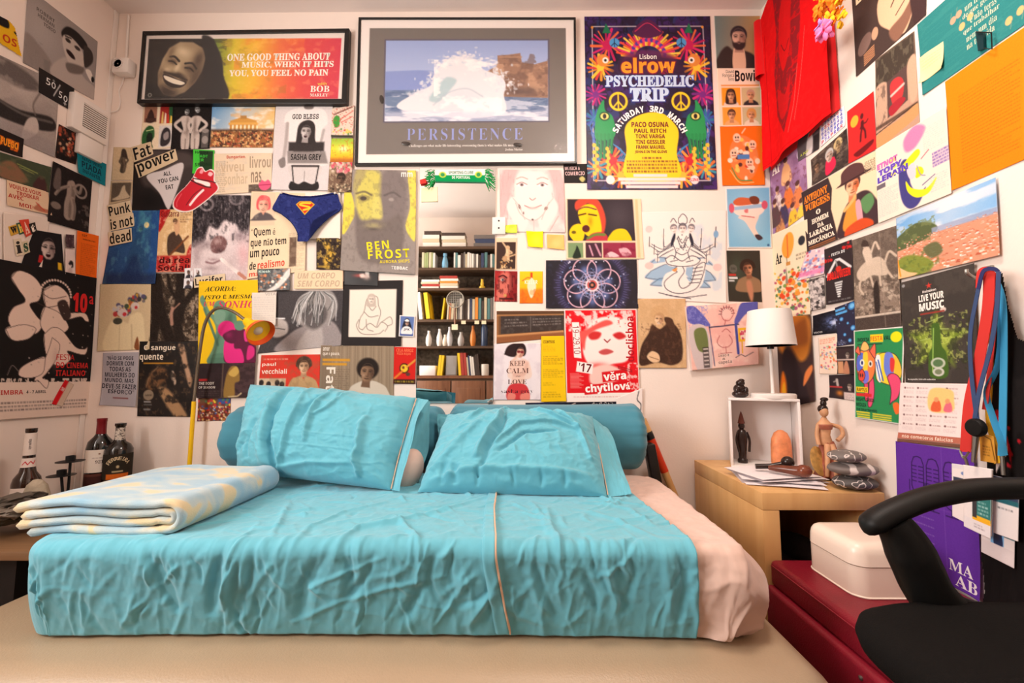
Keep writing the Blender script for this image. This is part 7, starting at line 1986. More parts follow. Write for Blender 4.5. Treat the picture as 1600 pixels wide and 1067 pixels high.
q5 = [(42 + (4.6,1.8)[i % 2] * cos(-pi / 2 + i * pi / 5),9.5 + (3,1.2)[i % 2] * sin(-pi / 2 + i * pi / 5)) for i in range(10)]
p.G(q5,(206,60,50)).T('Heineken',33,13,52,15.6,(236,226,220),'S').T('LIVE YOUR',27,17,62,23.5,(244,234,226),'S',0.02).T('MUSIC',27,25,62,32.5,(244,234,226),'S',0.03).R(28,34.5,62,36,(150,60,50)).T('Be responsible. Drink with moderation.',4,96,46,98,(226,220,214),'S').E(5,4,2.4,1.6,150).done()
p = Print('comic_sheet','white sheet of small printed rules with an orange picture and brown lower edge','poster',Q(1413.7,598,1533,600,1530,702,1409,690),'R',(242,226,222),curl=3)
for c in range(4):
    for r in range(5):
        if c == 2 and r < 3:
            continue
        p.E(8 + c * 19,8 + r * 15,1.4,1.6,(110,70,70)).body(11 + c * 19,6.5 + r * 15,22 + c * 19,10 + r * 15,1,(140,100,100),seed=r,a=0.6).body(6 + c * 19,12 + r * 15,21 + c * 19,18 + r * 15,3,(190,170,170),seed=r + 9,a=0.5)
p.C([(44,10),(70,10),(74,26),(72,44),(44,44)],(246,206,130),soft=2).C([(46,44),(48,30),(56,28),(58,44)],(226,100,60)).C([(62,44),(64,32),(70,30),(72,44)],(226,110,130)).E(52,26,3,4,(230,160,110)).E(66,28,3,4,(230,160,110)).R(0,84,100,94,(190,110,90)).T('não cometerás falácias',6,86,76,92,(250,226,206),'S').R(0,94,100,101,(120,80,66)).done()
p = Print('poster','purple poster with black microphone outlines and white serif letters, behind the chair arm','poster',Q(1406,689,1530,706,1543,941,1411,872),'R',(98,50,158),curl=3)
p.L([(62,-1),(64,101)],1.5,(120,74,176),a=.6).L([(0,48),(100,46)],1.5,(120,74,176),a=.5)
for cx in (30,50,72):
    p.L([(cx - 8,34),(cx - 8,16),(cx - 5,11),(cx,10),(cx + 5,11),(cx + 8,16),(cx + 8,34),(cx + 5,39),(cx,40),(cx - 5,39),(cx - 8,34)],1.6,(40,24,70))
    for i in range(5):
        p.L([(cx - 7,18 + i * 3),(cx - 1.5,18 + i * 3)],1.4,(40,24,70)).L([(cx + 1.5,18 + i * 3),(cx + 7,18 + i * 3)],1.4,(40,24,70))
    p.L([(cx - 11,30),(cx - 10,40),(cx,45),(cx + 10,40),(cx + 11,30)],1.4,(40,24,70),smooth=True).L([(cx,45),(cx,50)],1.4,(40,24,70)).L([(cx - 7,50),(cx + 7,50)],1.4,(40,24,70))
for i in range(6):
    p.body(24,56 + i * 6,50,57.4 + i * 6,1,(180,160,210),seed=i,a=.5)
p.T('MA',66,80,92,88,(240,232,236),'B').T('AB',72,89.5,97,97.5,(240,232,236),'B').done()
p = Print('poster','dark orange and black poster of a shadowy figure behind the white lamp','poster',Q(1211,497,1269,492,1277,627,1217,640),'R',(66,46,44))
p.C([(6,0),(92,0),(94,40),(70,52),(40,30),(24,40),(10,30)],(206,130,50),soft=6).C([(30,20),(60,10),(90,4),(94,30),(60,34)],(150,90,50),soft=8,a=.7).C([(20,50),(36,36),(64,56),(80,80),(84,104),(26,104)],(48,36,40),soft=3).C([(6,104),(14,70),(22,60),(30,76),(24,104)],(236,120,30),soft=4).C([(16,80),(24,72),(28,92),(18,96)],(250,180,40),soft=3).C([(74,80),(80,66),(96,58),(98,64),(86,74)],(226,130,70),soft=2).done()

# ============================================================ red T-shirt on its hanger
def tee_pos(u,v,off):
    u,v = np.asarray(u,float),np.asarray(v,float)
    y = 1.846 - 0.43 * u
    z = 2.55 - (2.55 - 1.79 + 0.02 * (1 - u)) * v
    sag = 0.0
    x = XR - 0.020 - 0.010 * np.exp(-(u / 0.10) ** 2) - 0.026 * np.sin(np.clip(u,0,1) * pi) - 0.007 * np.sin(u * 13 + v * 2) * v - 0.006 * (fbm(u * 6,v * 4,3) - .5) - 0.006 * v - off
    return np.stack([x,y,z],-1)


tee = thing('t_shirt','red T-shirt with a dark faded face print hanging at the top corner of the room','T-shirt',(XR,1.62,1.79))
p = Print('shirt_front',None,None,None,None,(222,22,26),pos=tee_pos,pxsize=(200,300),matl=CLOTHPRINT,parent=tee,step=1.1)
dk = (120,34,40)
p.N(30,44,(236,34,34),0.4,0.5,0.7,1,octv=2)
k = p.covG([(32,0),(36,30),(28,50),(30,76),(44,90),(52,82),(62,66),(70,40),(74,0)],2)
p.put(k,dk,0.8)
p.C([(42,24),(54,10),(64,6),(60,30),(56,48),(46,56),(40,44)],(206,28,30),soft=2).C([(34,62),(48,70),(56,62),(52,78),(42,82),(34,74)],(196,30,34),soft=2).N(16,30,(214,24,28),0.7,0.54,0.66,4,'r',box=(26,0,78,92)).L([(64,60),(58,80),(50,92)],1.2,(206,90,84),smooth=True).L([(74,44),(66,70),(58,88)],1,(206,90,84),smooth=True).L([(44,40),(50,46),(56,42)],1.4,(90,26,32),smooth=True)
p.L([(13,20),(14,60),(15,100)],1.6,(176,14,20),smooth=True,a=.8).L([(0,97),(50,98),(100,97)],1.2,(190,16,22))
sh = [(3,8),(16,3),(36,0),(44,6),(56,6),(64,0),(84,3),(98,8),(101,34),(96,36),(97,101),(14,101),(13,99),(2,99),(4,50),(0,40)]
p.cutout(sh).done()
M_RED = mat('red_jersey',(222,22,26),0.95,bump=0.1,bscale=700,sheen=0.3,spec=0.05)
q = MB()
uu,vv = np.meshgrid(np.linspace(0.02,0.99,40),np.linspace(0.06,0.985,40),indexing='ij')
B_ = tee_pos(uu,vv,0.0)
B_[...,0] = XR - 0.006 - 0.004 * np.sin(uu * 9)
q.grid(B_)
q.build('shirt_back',M_RED,tee)
sl = MB()
P = np.zeros((20,14,3))
for i in range(20):
    for j in range(14):
        t,a = i / 19,2 * pi * j / 13
        r = 0.05 + 0.012 * t
        P[i,j] = (XR - 0.036 - 0.006 * t + 0.4 * r * cos(a),1.828 - 0.01 * t + 0.35 * r * sin(a),2.50 - 0.28 * t)
sl.grid(P)
sl.build('sleeve',M_RED,tee)
h = MB()
hz = 2.49
h.tube([(XR - 0.022,1.80,hz - 0.02),(XR - 0.022,1.62,hz + 0.05),(XR - 0.022,1.44,hz - 0.02)],0.006,8)
h.tube([(XR - 0.022,1.62,hz + 0.05),(XR - 0.012,1.62,ZC)],0.003,8)
h.build('hanger',M_DARK,tee)

# flower garland
lei = thing('flower_garland','yellow and orange paper flower garland with a pink blossom hung over the red T-shirt','garland',tuple(on_x(1298,30,XR - 0.12)))
g = random.Random(2)
cols = [mat('yellow_petals',(250,196,30),0.8),mat('orange_petals',(250,140,24),0.8),mat('pink_petals',(244,130,190),0.8),mat('lilac_petals',(190,150,226),0.8)]


def blossom(c,r,m,n=9,name='blossom'):
    b = MB()
    for i in range(n):
        a = 2 * pi * i / n + g.random()
        t = Matrix.Rotation(g.uniform(-0.9,0.9),3,'Y') @ Matrix.Rotation(a,3,'X')
        b.ico(Vector(c) + t @ Vector((-0.2 * r,0.62 * r,0)),(0.18 * r,0.5 * r,0.34 * r),t,1)
    b.build(name,m,lei)


for i in range(17):
    px,py = 1278 + g.uniform(0,40),-20 + g.uniform(0,52)
    blossom(on_x(px,py,XR - 0.105 - g.uniform(0,0.03)),0.026,cols[0] if g.random() < 0.55 else cols[1])
blossom(on_x(1290,46,XR - 0.125),0.036,cols[2],14)
blossom(on_x(1282,40,XR - 0.12),0.02,cols[3],8)
MB().tube(spline([on_x(1284,-40,XR - 0.09),on_x(1285,30,XR - 0.10),on_x(1296,40,XR - 0.10),on_x(1312,20,XR - 0.10),on_x(1314,-40,XR - 0.09)]),0.002,6).build('string',mat('white_cord',(230,226,220),0.9),lei)

# bulldog clip holding the sheets
q = on_x(1531,66,XR - 0.014)
cl = thing('bulldog_clip','dark metal clip with a wire loop on the teal sheet edge','clip',tuple(q))
a,b,c,d = [on_x(*v,XR - 0.010) for v in ((1524,49),(1536,52),(1537,76),(1528,80))]
MB().prism([a,b,c,d],(0.006,0,0)).build('clip_body',mat('dark_teal_metal',(24,60,66),0.35,metal=0.4),cl,smooth=False)
MB().tube([on_x(1526,50,XR - 0.014),on_x(1549,51,XR - 0.016),on_x(1550,77,XR - 0.016),on_x(1537,75,XR - 0.013)],0.0014,6).build('wire_loop',M_DARK,cl)
# ============================================================ side table and what stands on it
M_OAK = wood('pale_oak_veneer',(206,158,100),(220,176,118),axis=2,scale=2.0)
M_SHADOWBOX = mat('dark_cloth',(34,30,30),0.95,bump=0.3,bscale=60)
ZN = 0.49
fl,bl_,fr_ = on_z(1188,770,ZN),on_z(1086,718.5,ZN),on_z(1384,771,ZN)
NX0,NX1,NY0,NY1 = (fl.x + bl_.x) / 2,min(fr_.x,XR - 0.012),fl.y,min(bl_.y,YB - 0.02)
ns = thing('side_table','pale oak block side table with open front between the mattress and the wall','table',((NX0 + NX1) / 2,(NY0 + NY1) / 2,0))
lw = 0.052
MB().box(((NX0 + NX1) / 2,(NY0 + NY1) / 2,ZN - 0.026),(NX1 - NX0 - 0.001,NY1 - NY0,0.052),bevel=0.0015).build('tabletop',M_OAK,ns)
for x in (NX0 + lw / 2,NX1 - lw / 2):
    MB().box((x,(NY0 + NY1) / 2,(ZN - 0.053) / 2),(lw,NY1 - NY0,ZN - 0.053),bevel=0.0015).build('side_panel',M_OAK,ns)
MB().box(((NX0 + NX1) / 2,NY1 - 0.01,0.22),(NX1 - NX0 - 2 * lw,0.012,0.43)).build('back_panel',M_SHADOWBOX,ns)
MB().box(((NX0 + NX1) / 2,(NY0 + NY1) / 2,0.10),(NX1 - NX0 - 2 * lw - 0.002,NY1 - NY0 - 0.04,0.02)).build('shelf',M_OAK,ns)
b = MB()
for i in range(3):
    b.ico(((NX0 + NX1) / 2 - 0.03 + 0.03 * i,NY0 + 0.18,0.165 + 0.045 * i),(0.10 - 0.02 * i,0.12,0.04),sub=3,fn=lambda p: p * (1 + 0.25 * (fbm(p.x * 3,p.y * 3 + p.z,5) - .5)))
tag(b.build('clothing_bundle',M_SHADOWBOX,loc=((NX0 + NX1) / 2,NY0 + .18,0.11)),'dark clothing bundled in the open side table','clothes')

# white box standing open, rotated on the table
M_WBOX = mat('white_lacquer_board',(240,232,228),0.5,var=0.02)
A0,AB = Vector((0.823,1.675,ZN)),Vector((0.217,-0.10,0))
u_ = AB.normalized()
v_ = Vector((-u_.y,u_.x,0))
wx,dx,hx,tk = AB.length,0.165,0.272,0.009
R3 = Matrix((u_,v_,(0,0,1))).transposed()
wb = thing('box_shelf','white open fronted box shelf set at an angle on the oak side table','shelf',tuple(A0))
for nm,c,d in (('bottom_panel',(wx / 2,dx / 2,tk / 2 + .001),(wx,dx,tk)),('top_panel',(wx / 2,dx / 2,hx - tk / 2),(wx,dx,tk)),('side_panel',(tk / 2,dx / 2,hx / 2),(tk,dx,hx - 2 * tk - .002)),('side_panel',(wx - tk / 2,dx / 2,hx / 2),(tk,dx,hx - 2 * tk - .002)),('back_panel',(wx / 2,dx - tk / 2,hx / 2),(wx - 2 * tk - .002,tk,hx - 2 * tk - .002))):
    MB().box(A0 + R3 @ Vector(c),d,R3,bevel=0.001).build(nm,M_WBOX,wb)


def inbox(a,b): return A0 + R3 @ Vector((a,b,tk + 0.001))


M_EBONY = mat('dark_polished_wood',(44,30,26),0.25,var=0.3)
# small black seated figure and the lamp on top
q = A0 + R3 @ Vector((0.045,0.06,hx))
t = thing('seated_figurine','small black crouching figurine on top of the white box shelf','figurine',tuple(q))
MB().ico(q + Vector((0,0,0.014)),(0.032,0.026,0.016)).ico(q + Vector((0,0.004,0.034)),(0.024,0.02,0.022)).ico(q + Vector((-0.018,-0.012,0.028)),(0.009,0.009,0.016)).ico(q + Vector((0.018,-0.012,0.028)),(0.009,0.009,0.016)).build('body',M_EBONY,t)
MB().ico(q + Vector((0.002,0,0.058)),(0.017,0.016,0.014)).ico(q + Vector((0.008,0.002,0.068)),(0.012,0.012,0.008)).build('head',M_EBONY,t)
q = Vector((1.0,1.675,ZN + hx))
M_SHADE = mat('white_fabric_shade',(246,240,234),0.9,var=0.02,bump=0.04,bscale=600)
t = thing('table_lamp','white table lamp with drum shade on the white box shelf','lamp',tuple(q))
MB().lathe([(0.078,0),(0.08,0.004),(0.08,0.014),(0.076,0.018),(0.008,0.019)],q,40).build('base',M_WHITEP,t)
MB().lathe([(0.0075,0.018),(0.0065,0.03),(0.0065,0.20),(0.011,0.205),(0.011,0.225)],q,16).build('stem',M_WHITEP,t)
MB().lathe([(0.0125,0.195),(0.0125,0.222),(0.009,0.222)],q,16).build('lamp_holder',M_DARK,t)
MB().lathe([(0.091,0.208),(0.077,0.350),(0.075,0.350),(0.089,0.208)],q,48).build('lamp_shade',M_SHADE,t)
# figures inside
q = inbox(0.045,0.075)
t = thing('carved_figurine','tall thin dark wooden figurine with pointed hat inside the white box shelf','figurine',tuple(q))
MB().lathe([(0.018,0),(0.019,0.012),(0.014,0.018),(0.016,0.05),(0.018,0.08),(0.021,0.11),(0.015,0.128),(0.007,0.135)],q,20).build('body',M_EBONY,t)
MB().ico(q + Vector((0,0,0.147)),(0.012,0.012,0.016)).build('head',M_EBONY,t)
MB().lathe([(0.014,0.157),(0.011,0.17),(0.006,0.19),(0.001,0.205)],q,16).build('hat',mat('reddish_wood',(110,54,40),0.35),t)
for s in (-1,1):
    MB().tube(spline([q + Vector((s * 0.018,-0.004,0.122)),q + Vector((s * 0.026,-0.008,0.09)),q + Vector((s * 0.020,-0.014,0.045))]),0.0048,8).build('arm',M_EBONY,t)
q = inbox(0.178,0.06)
tag(MB().lathe([(0.036,0),(0.038,0.02),(0.037,0.08),(0.034,0.105),(0.024,0.128),(0.010,0.138),(0,0.14)],q,28,sy=0.8).build('salt_stone',mat('orange_salt_crystal',(226,138,90),0.5,var=0.25,vscale=30,bump=0.25,bscale=60),loc=tuple(q)),'rounded orange salt stone inside the white box shelf','stone')

# carved wooden lady
M_LADY,M_SKIRT,M_GOLD = mat('carved_pale_wood',(206,152,112),0.55,var=0.2,vscale=30),mat('carved_red_wood',(160,88,66),0.55,var=0.3,vscale=50,bump=0.3,bscale=60),mat('gilt_carving',(206,160,90),0.45,var=0.3,vscale=60)
q = Vector((1.075,1.50,ZN))
t = thing('wooden_statue','painted carved wooden woman with one arm raised beside the grey stones','statue',tuple(q))
MB().lathe([(0.045,0),(0.046,0.008),(0.03,0.012)],q,20,sy=0.7).build('base',M_EBONY,t)
sk = MB()
P = np.zeros((26,33,3))
for i in range(26):
    for j in range(33):
        h,a = 0.008 + 0.122 * i / 25,2 * pi * j / 32
        r = 0.044 - 0.024 * (i / 25) ** 0.8 + 0.005 * sin(7 * a + h * 30) + 0.003 * sin(a * 3)
        P[i,j] = (q.x + r * cos(a) + 0.008 * sin(h * 22),q.y + 0.75 * r * sin(a),q.z + h)
sk.grid(P).build('skirt',M_SKIRT,t)
for s,pts in ((-1,[(-0.006,-0.012,0.12),(-0.02,-0.028,0.07),(-0.026,-0.030,0.015)]),(1,[(0.006,-0.014,0.12),(0.006,-0.034,0.07),(0.0,-0.032,0.012)])):
    MB().tube(spline([q + Vector(p) for p in pts]),[0.010 - 0.004 * i / 16 for i in range(17)],10).build('leg',M_LADY,t)
MB().lathe([(0.019,0.118),(0.023,0.13),(0.017,0.152),(0.022,0.178),(0.025,0.19),(0.012,0.205),(0.007,0.215)],q + Vector((-0.004,0,0)),24,sy=0.75).build('torso',M_LADY,t)
MB().lathe([(0.024,0.172),(0.0265,0.186),(0.021,0.193)],q + Vector((-0.004,0,0)),24,sy=0.8).build('bodice',M_SKIRT,t)
MB().ico(q + Vector((-0.004,-0.002,0.232)),(0.0135,0.014,0.018)).build('head',M_LADY,t)
MB().ico(q + Vector((-0.003,0.004,0.242)),(0.016,0.016,0.016)).ico(q + Vector((0.0,0.004,0.262)),(0.010,0.010,0.013)).ico(q + Vector((0.004,0.004,0.276)),(0.013,0.011,0.008)).build('hair_bun',M_EBONY,t)
MB().tube(spline([q + Vector(p) for p in ((0.018,0,0.188),(0.046,-0.006,0.178),(0.050,-0.012,0.155),(0.026,-0.018,0.135))]),0.0068,10).build('arm',M_LADY,t)
MB().tube(spline([q + Vector(p) for p in ((-0.026,0,0.188),(-0.036,-0.006,0.155),(-0.036,-0.012,0.12))]),0.0065,10).build('arm',M_LADY,t)
MB().lathe([(0.001,0),(0.034,0.002),(0.036,0.005),(0.03,0.006),(0.001,0.006)],q + Vector((-0.038,-0.004,0.062)),28,Matrix.Rotation(1.3,3,'X') @ Matrix.Rotation(0.3,3,'Y'),sy=1.4).build('fan',M_GOLD,t)
MB().tube(spline([q + Vector(p) for p in ((0.012,0.008,0.13),(0.032,0.006,0.09),(0.036,0.0,0.03),(0.03,-0.004,0.008))]),[0.008 + 0.006 * sin(i * 0.5) ** 2 for i in range(25)],10).build('sash',M_SKIRT,t)

# three river stones
z = ZN
for i,(dx_,w,d,h,l) in enumerate(((0.006,0.068,0.056,0.021,'dark grey river stone with pale veins, lowest of three'),(0.002,0.070,0.054,0.022,'banded grey and white river stone, middle of three'),(-0.016,0.058,0.05,0.019,'grey river stone with fine white lines, topmost of three'))):
    m = mat('river_stone_%d' % i,((84,80,78),(122,112,108),(116,108,104))[i],0.6,var=0.15,vscale=20)
    nt = m.node_tree
    wv = nt.nodes.new('ShaderNodeTexWave')
    wv.inputs['Scale'].default_value = (5,5,7)[i]
    wv.inputs['Distortion'].default_value = (14,3,9)[i]
    wv.inputs['Detail Scale'].default_value = 3
    tc = nt.nodes.new('ShaderNodeTexCoord')
    nt.links.new(tc.outputs['Object'],wv.inputs[0])
    r = nt.nodes.new('ShaderNodeValToRGB')
    r.color_ramp.elements[0].position,r.color_ramp.elements[1].position = (0.965,0.78,0.96)[i],(0.99,0.88,0.99)[i]
    r.color_ramp.elements[0].color = tuple(lin(((84,80,78),(120,110,106),(116,108,104))[i])) + (1,)
    r.color_ramp.elements[1].color = tuple(lin((216,204,198))) + (1,)
    nt.links.new(wv.outputs[1],r.inputs[0])
    nt.links.new(r.outputs[0],nt.nodes['Principled BSDF'].inputs['Base Color'])
    c = Vector((1.062 + dx_,NY0 + 0.052,z + h))
    tag(MB().ico(c,(w,d,h),Matrix.Rotation((0.3,-0.2,0.5)[i],3,'Z'),4,lambda p: p * (1 + 0.10 * (fbm(p.x * 1.6 + 5,p.y * 1.6 + p.z,9) - 0.5))).build('river_stone',m,loc=(c.x,c.y,z)),l + ' stacked on the side table','stone','stacked river stones')
    z += 2 * h - 0.001

# loose papers
M_PAPER = mat('white_office_paper',(240,232,234),0.85,var=0.02)
g = random.Random(4)
pc = on_z(1208,748,ZN)
zz = ZN + 0.0008
for i in range(9):
    a = radians(g.uniform(-14,12) - 8 + (10 if i > 5 else 0))
    c = pc + Vector((g.uniform(-0.015,0.02) + 0.01,g.uniform(-0.012,0.02) - (0.035 if i == 1 else 0),0))
    R = Matrix.Rotation(a,3,'Z')
    uu,vv = np.meshgrid(np.linspace(-0.115,0.115,12),np.linspace(-0.095,0.095,12),indexing='ij')
    P = np.stack([c.x + uu * cos(a) - vv * sin(a),c.y + uu * sin(a) + vv * cos(a),zz + 0.0012 * (1 + np.sin(uu * 20 + i)) + 0 * uu],-1)
    col_m,lab,grp = (M_PAPER,'white paper sheet in the loose pile on the oak side table','loose papers') if i not in (7,) else (mat('red_card',(214,60,50),0.7),'red card near the top of the loose paper pile',None)
    if i == 7:
        P = P * [1,1,1] + 0
        P[...,0] = c.x - 0.02 + (uu * cos(a) - vv * sin(a)) * 0.45
        P[...,1] = c.y + 0.035 + (uu * sin(a) + vv * cos(a)) * 0.45
    Q2 = P.copy()
    Q2[...,2] -= 0.0006
    tag(MB().grid(P).grid(Q2).build('paper_sheet' if i != 7 else 'card_sheet',col_m,loc=(c.x,c.y,zz)),lab,'paper',grp)
    zz += 0.0026
M_PIPE = mat('varnished_brown_wood',(112,58,40),0.25,var=0.3,vscale=25)
q = on_z(1232,738,zz + 0.01)
t = thing('wooden_ornament','dark brown carved wooden ornament lying on the loose papers','ornament',(q.x,q.y,zz))
z0 = zz + 0.004
MB().tube(spline([(q.x - 0.045,q.y + 0.035,z0 + 0.014),(q.x - 0.02,q.y + 0.01,z0 + 0.016),(q.x + 0.012,q.y - 0.02,z0 + 0.016),(q.x + 0.035,q.y - 0.035,z0 + 0.018)],6),[0.008 + 0.012 * (i / 18) for i in range(19)],14).build('shaft',M_PIPE,t)
MB().ico((q.x + 0.030,q.y - 0.034,z0 + 0.018),(0.024,0.022,0.021)).build('bowl',M_PIPE,t)
MB().ico((q.x + 0.018,q.y + 0.03,z0 + 0.034),(0.021,0.02,0.02)).build('ball',M_EBONY,t)
MB().tube([(q.x - 0.075,q.y + 0.065,z0 + 0.012),(q.x - 0.03,q.y + 0.05,z0 + 0.016),(q.x + 0.01,q.y + 0.035,z0 + 0.028)],0.009,10).build('stem',M_EBONY,t)

# ============================================================ red bench and bread box
M_BURG = mat('burgundy_leatherette',(132,22,40),0.42,var=0.12,vscale=12,bump=0.15,bscale=300)
be = thing('storage_bench','dark red leatherette bench beside the bed under the white bread box','bench',(0.93,0.9,0))
rounded_slab(0.748,XR - 0.016,0.71,NY0 - 0.006,0.224,0.298,0.016,4).build('seat_lid',M_BURG,be)
rounded_slab(0.733,XR - 0.016,0.70,NY0 - 0.006,0.0,0.226,0.012,4).build('chest',M_BURG,be)
MB().tube([(0.748,0.73,0.284),(0.748,NY0 - 0.02,0.284)],0.0022,6).build('piping',M_BURG,be)
MB().lathe([(0.005,0),(0.005,0.003),(0.002,0.005)],(0.733,0.96,0.20),12,Matrix.Rotation(-pi / 2,3,'Y')).build('stud',M_METAL,be)
M_CREAM = mat('cream_enamel',(240,222,206),0.3,var=0.02)
bb = thing('bread_box','cream rounded bread box with lid on the dark red bench','bread box',(0.91,1.18,0.298))
X0,X1,Y0,Y1 = 0.832,1.0,1.085,1.272


def rrect(x0,x1,y0,y1,r,n=8):
    o = []
    for cx,cy,a in ((x1 - r,y1 - r,0),(x0 + r,y1 - r,90),(x0 + r,y0 + r,180),(x1 - r,y0 + r,270)):
        o += [(cx + r * cos(radians(a + 90 * i / n)),cy + r * sin(radians(a + 90 * i / n))) for i in range(n + 1)]
    return o


def loft(levels,r=0.035):
    n = []
    for ins,z in levels:
        n.append([(x,y,z + 0.028) for x,y in rrect(X0 + ins,X1 - ins,Y0 + ins,Y1 - ins,max(r - ins,0.006))])
    k = len(n[0])
    vs = [p for l in n for p in l]
    fs = [(i * k + j,i * k + (j + 1) % k,(i + 1) * k + (j + 1) % k,(i + 1) * k + j) for i in range(len(n) - 1) for j in range(k)]
    return MB().add(vs,fs + [tuple(range(k))[::-1],tuple((len(n) - 1) * k + j for j in range(k))])


loft([(-0.002,0.2705),(-0.003,0.273),(0.0,0.275),(0.0,0.344)]).build('body',M_CREAM,bb,angle=50)
loft([(0.001,0.3455),(-0.0015,0.347),(-0.001,0.350),(0.0,0.372),(0.003,0.384),(0.009,0.393),(0.018,0.398),(0.03,0.3995)]).build('lid',M_CREAM,bb,angle=50)

# ============================================================ office chair
M_CH,M_MESHC = mat('black_chair_plastic',(14,13,12),0.5,bump=0.05,bscale=400,spec=0.3),mat('black_chair_fabric',(20,18,17),0.95,bump=0.25,bscale=500,spec=0.1)
ch = thing('office_chair','black office chair with looped armrest in front of the dark red bench','chair',(0.79,0.42,0))
P = np.zeros((60,44,3))
CXc,CYc,RX,RY = 0.80,0.455,0.30,0.285
lev = [(0.02,0.372),(0.6,0.374),(0.92,0.384),(0.985,0.402),(1.0,0.42),(0.985,0.437),(0.93,0.449),(0.8,0.455),(0.55,0.452),(0.25,0.446),(0.001,0.444)]
vs,k = [],64
for s,z in lev:
    z += 0.032
    for j in range(k):
        a = 2 * pi * j / k
        c_,s_ = cos(a),sin(a)
        e = 0.36
        vs.append((CXc + RX * s * abs(c_) ** e * (1 if c_ > 0 else -1),CYc + RY * s * abs(s_) ** e * (1 if s_ > 0 else -1),z))
fs = [(i * k + j,i * k + (j + 1) % k,(i + 1) * k + (j + 1) % k,(i + 1) * k + j) for i in range(len(lev) - 1) for j in range(k)]
MB().add(vs,fs).build('seat',M_MESHC,ch,angle=80)


def cp(px,py,y=0.735): return on_y(px,py,y)


def arm(y):
    """pad and post of one armrest as a swept loop"""
    top = spline([cp(1354,834),cp(1366,816),(cp(1400,797)),cp(1450,778),cp(1510,766),cp(1570,763),cp(1640,764),cp(1700,775)],6)
    d = Vector((0,y - 0.735,0))
    top = [p + d for p in top]
    n = len(top)
    pad = MB().tube(top,[0.022 * sqrt(min(1,(i + 0.25) / 5)) for i in range(n)],16,flat=0.8,up=(0,0,1))
    pad.build('armrest',M_CH,ch)
    post = spline([cp(1392,812),cp(1412,842),cp(1432,885),cp(1452,925),cp(1490,962),cp(1560,985)],8)
    post = [p + d for p in post]
    m = len(post)
    MB().tube(post,[0.026 + 0.010 * min(1,i / 12) if i < m - 10 else 0.036 for i in range(m)],14,flat=0.9,up=(0,1,0)).build('arm_post',M_CH,ch)
    post2 = spline([cp(1690,772),cp(1720,840),cp(1700,930),cp(1640,985)],8)
    MB().tube([p + d for p in post2],0.018,10).build('arm_strut',M_CH,ch)


arm(0.735)
arm(0.165)
MB().tube([(1.05,0.46,0.36),(1.085,0.46,0.42),(1.09,0.46,0.62)],0.022,10,flat=0.5).build('back_bracket',M_CH,ch)
rounded_slab(1.068,1.108,0.25,0.67,0.56,1.02,0.018,4).build('backrest',M_MESHC,ch)
MB().lathe([(0.03,0.10),(0.03,0.24),(0.022,0.24),(0.022,0.355),(0.09,0.39),(0.09,0.404)],(0.785,0.46,0),20).build('gas_column',M_CH,ch)
for i in range(5):
    a = 2 * pi * i / 5 + 0.9
    e = Vector((0.785 + 0.24 * cos(a),0.46 + 0.20 * sin(a),0.075))
    lg = MB().tube([(0.785,0.46,0.115),e],[0.024,0.014],10,flat=0.8).build('base_leg',M_CH,ch)
    MB().lathe([(0.024,-0.011),(0.026,0),(0.024,0.011)],e + Vector((0,0,-0.047)),18,Matrix.Rotation(a,3,'Z') @ Matrix.Rotation(pi / 2,3,'X')).tube([e,e + Vector((0,0,-0.045))],0.006,8).build('caster',M_CH,lg)

# ============================================================ jacket, lanyards and badges
def wall_off(px,py,d): return on_x(px,py,XR - d)


M_HOOK = mat('steel_hook',(160,156,150),0.3,metal=1.0)
q = wall_off(1548,428,0.0)
hk = thing('wall_hook','small metal wall hook holding the lanyards and the black jacket','hook',tuple(q))
MB().box(q + Vector((-0.004,0,0)),(0.008,0.02,0.04),bevel=0.002).build('plate',M_HOOK,hk)
MB().tube(spline([q + Vector(v) for v in ((-0.006,0,-0.005),(-0.03,0,-0.012),(-0.055,0,0.0),(-0.058,0,0.012))]),0.004,8).build('prong',M_HOOK,hk)
jq = Q(1522,440,1760,330,1760,1130,1522,950)
jc = [np.array(wall_off(x,y,0.030)) for x,y in jq]


def jacket_pos(u,v,off):
    f = quadpos(jc,(-1,0,0))
    u,v = np.asarray(u,float),np.asarray(v,float)
    return f(u,v,-0.016 + 0.026 * np.sin(np.clip(u,0,1) * pi) * np.clip(v * 3,0,1) + 0.012 * ridge(u * 5 + v * .6,v * 1.5,8,2,1.5) * v + off)


jk = thing('jacket','black jacket with white patch and red flecks hanging behind the lanyards','jacket',tuple(wall_off(1600,700,0)))
p = Print('jacket_front',None,None,None,None,(26,23,23),pos=jacket_pos,pxsize=(240,560),matl=CLOTHPRINT,parent=jk,step=2.2)
p.N(8,12,(38,34,34),0.6,0.5,0.7,1).G([(18,47.5),(26,43.5),(32,49),(19,57)],(226,210,204)).G([(28,45),(33,50),(33,54),(30,50)],(190,30,40)).speck(14,[(180,30,40)],(0.6,1.4),(18,40,40,70)).speck(2,[(190,30,40)],(1.5,2.5),(18,40,22,44))
p.cutout([(11,2),(18,0),(24,10),(34,20),(60,26),(76,36),(88,50),(86,100),(4,100),(8,93),(3.5,84),(4,72),(8,60),(14,30)]).done()

STRAPM = {n: mat(n + '_ribbon',c,0.8,bump=0.1,bscale=900) for n,c in (('red',(214,16,24)),('slate_blue',(52,72,112)),('sky_blue',(56,150,196)),('yellow',(240,190,40)),('navy',(40,44,96)))}


